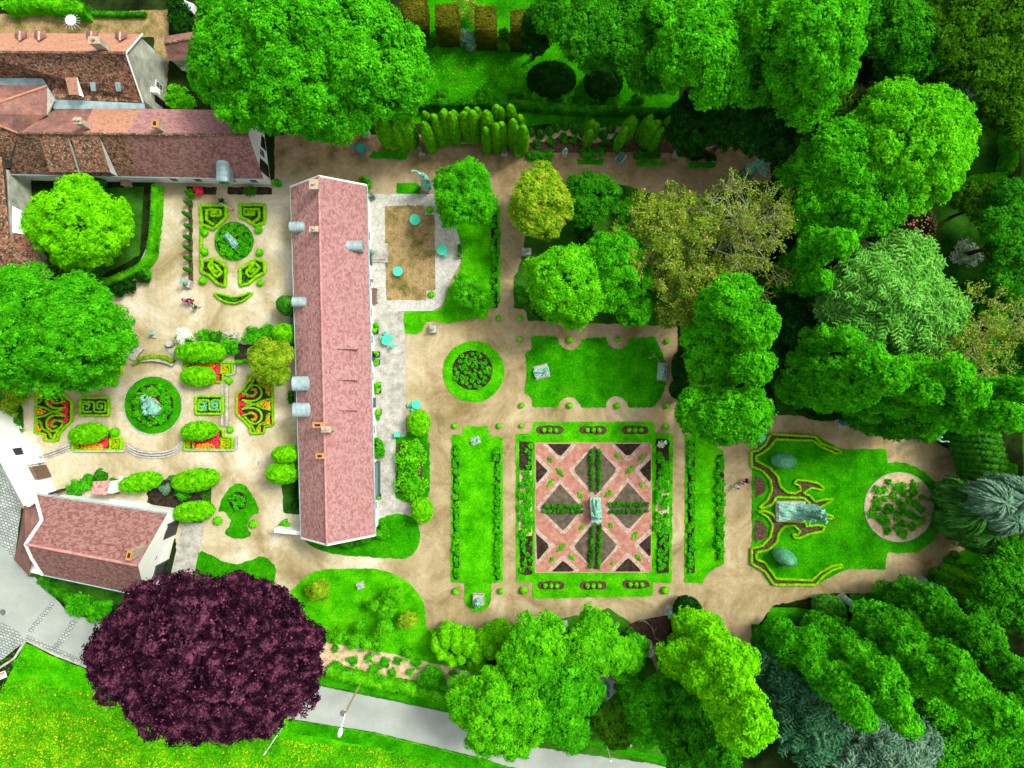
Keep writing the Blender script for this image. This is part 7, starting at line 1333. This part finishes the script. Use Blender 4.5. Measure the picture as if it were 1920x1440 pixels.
e = empty('garden_box', P(1788,490)*[1,1,0]+[0,0,.05], 'pale square box on the shaded lawn under the white bush', 'box', None, .3); G().box(-.25,-.25,0,.25,.25,.5).build('body', GR['metalw'], e, bevel=.03)
for l, pts in (('pale fallen branch across the dried brown stream bed', [(1198,1165),(1205,1160),(1222,1175),(1228,1195),(1240,1203),(1225,1217)]), ('second pale dead branch further down the dried stream bed', [(1243,1203),(1252,1220),(1262,1245),(1266,1262)]), ('small curved dead twig on the right part of the square lawn', [(1216,672),(1223,668),(1228,662)]), ('thin dead twig on the southern lawn', [(1481,1178),(1486,1186),(1488,1194)])):
    g = G(); q = [P(x, y)+[0,0,.14+rng.random()*.08] for x, y in pts]
    for u, v in zip(q[:-1], q[1:]): g.cyl(u, v, .055, .04, 6); m_ = (u+v)/2; g.cyl(m_, m_+[rng.normal()*.5, rng.normal()*.5, .1], .03, .012, 5)
    label(g.build('fallen_branch', GR['palebark'], None, True), l, 'branch')
# ================================================================ PEOPLE
def tool(r, j):
    p = Vector(j['hR']); q = Vector((.25,1.15,.12)); G().cyl(p+(p-q)*.3, q, .022, .022, 8).build('trimmer_pole', GR['metalw'], r); G().cyl(q-Vector((0,0,.06)), q+Vector((0,0,.05)), .16, .13, 12).build('trimmer_head', plain('red_plastic', (.80,.05,.03), .4, var=.05), r)
def bag(r, j): G().box(-.16,-.30,.95,.16,-.16,1.35).build('backpack', GR['dark'], r, bevel=.04)
person('person in black holding a long red headed pole by the key beds', 422, 381, -2.1, 'reach', (.012,.012,.02), (.08,.16,.17), extra=tool)
person('person in a bright magenta coat, left one of the pair on the pale gravel', 354, 565, 2.9, 'walk', (.85,.01,.45), (.03,.03,.04), (.08,.07,.06))
person('person in a red top with a dark bag, right behind the magenta coat', 364, 567, 2.7, 'walk', (.80,.02,.12), (.02,.02,.03), extra=bag)
person('person in a green top with dark backpack, walking below the pink pair', 372, 577, 1.3, 'walk', (.02,.35,.10), (.35,.33,.22), (.3,.16,.10), extra=bag, sleeves='short')
person('lone person in black on the lower path by the clipped conifers', 989, 1150, -.3, 'walk', (.010,.010,.014), (.012,.012,.018), (.35,.28,.22), h=1.72)
person('person in a white coat and dark shoes, lower left of the trio on the path', 1376, 912, 1.0, 'walk', (.72,.80,.74), (.60,.66,.62), (.10,.04,.06))
person('child in red and white stripes, middle of the trio on the path', 1387, 904, -.6, 'walk', (.80,.03,.20), (.75,.75,.80), h=1.35)
person('person in black clothes, upper right of the trio on the path', 1396, 900, 1.8, 'walk', (.012,.014,.025), (.010,.012,.02), (.20,.05,.06))
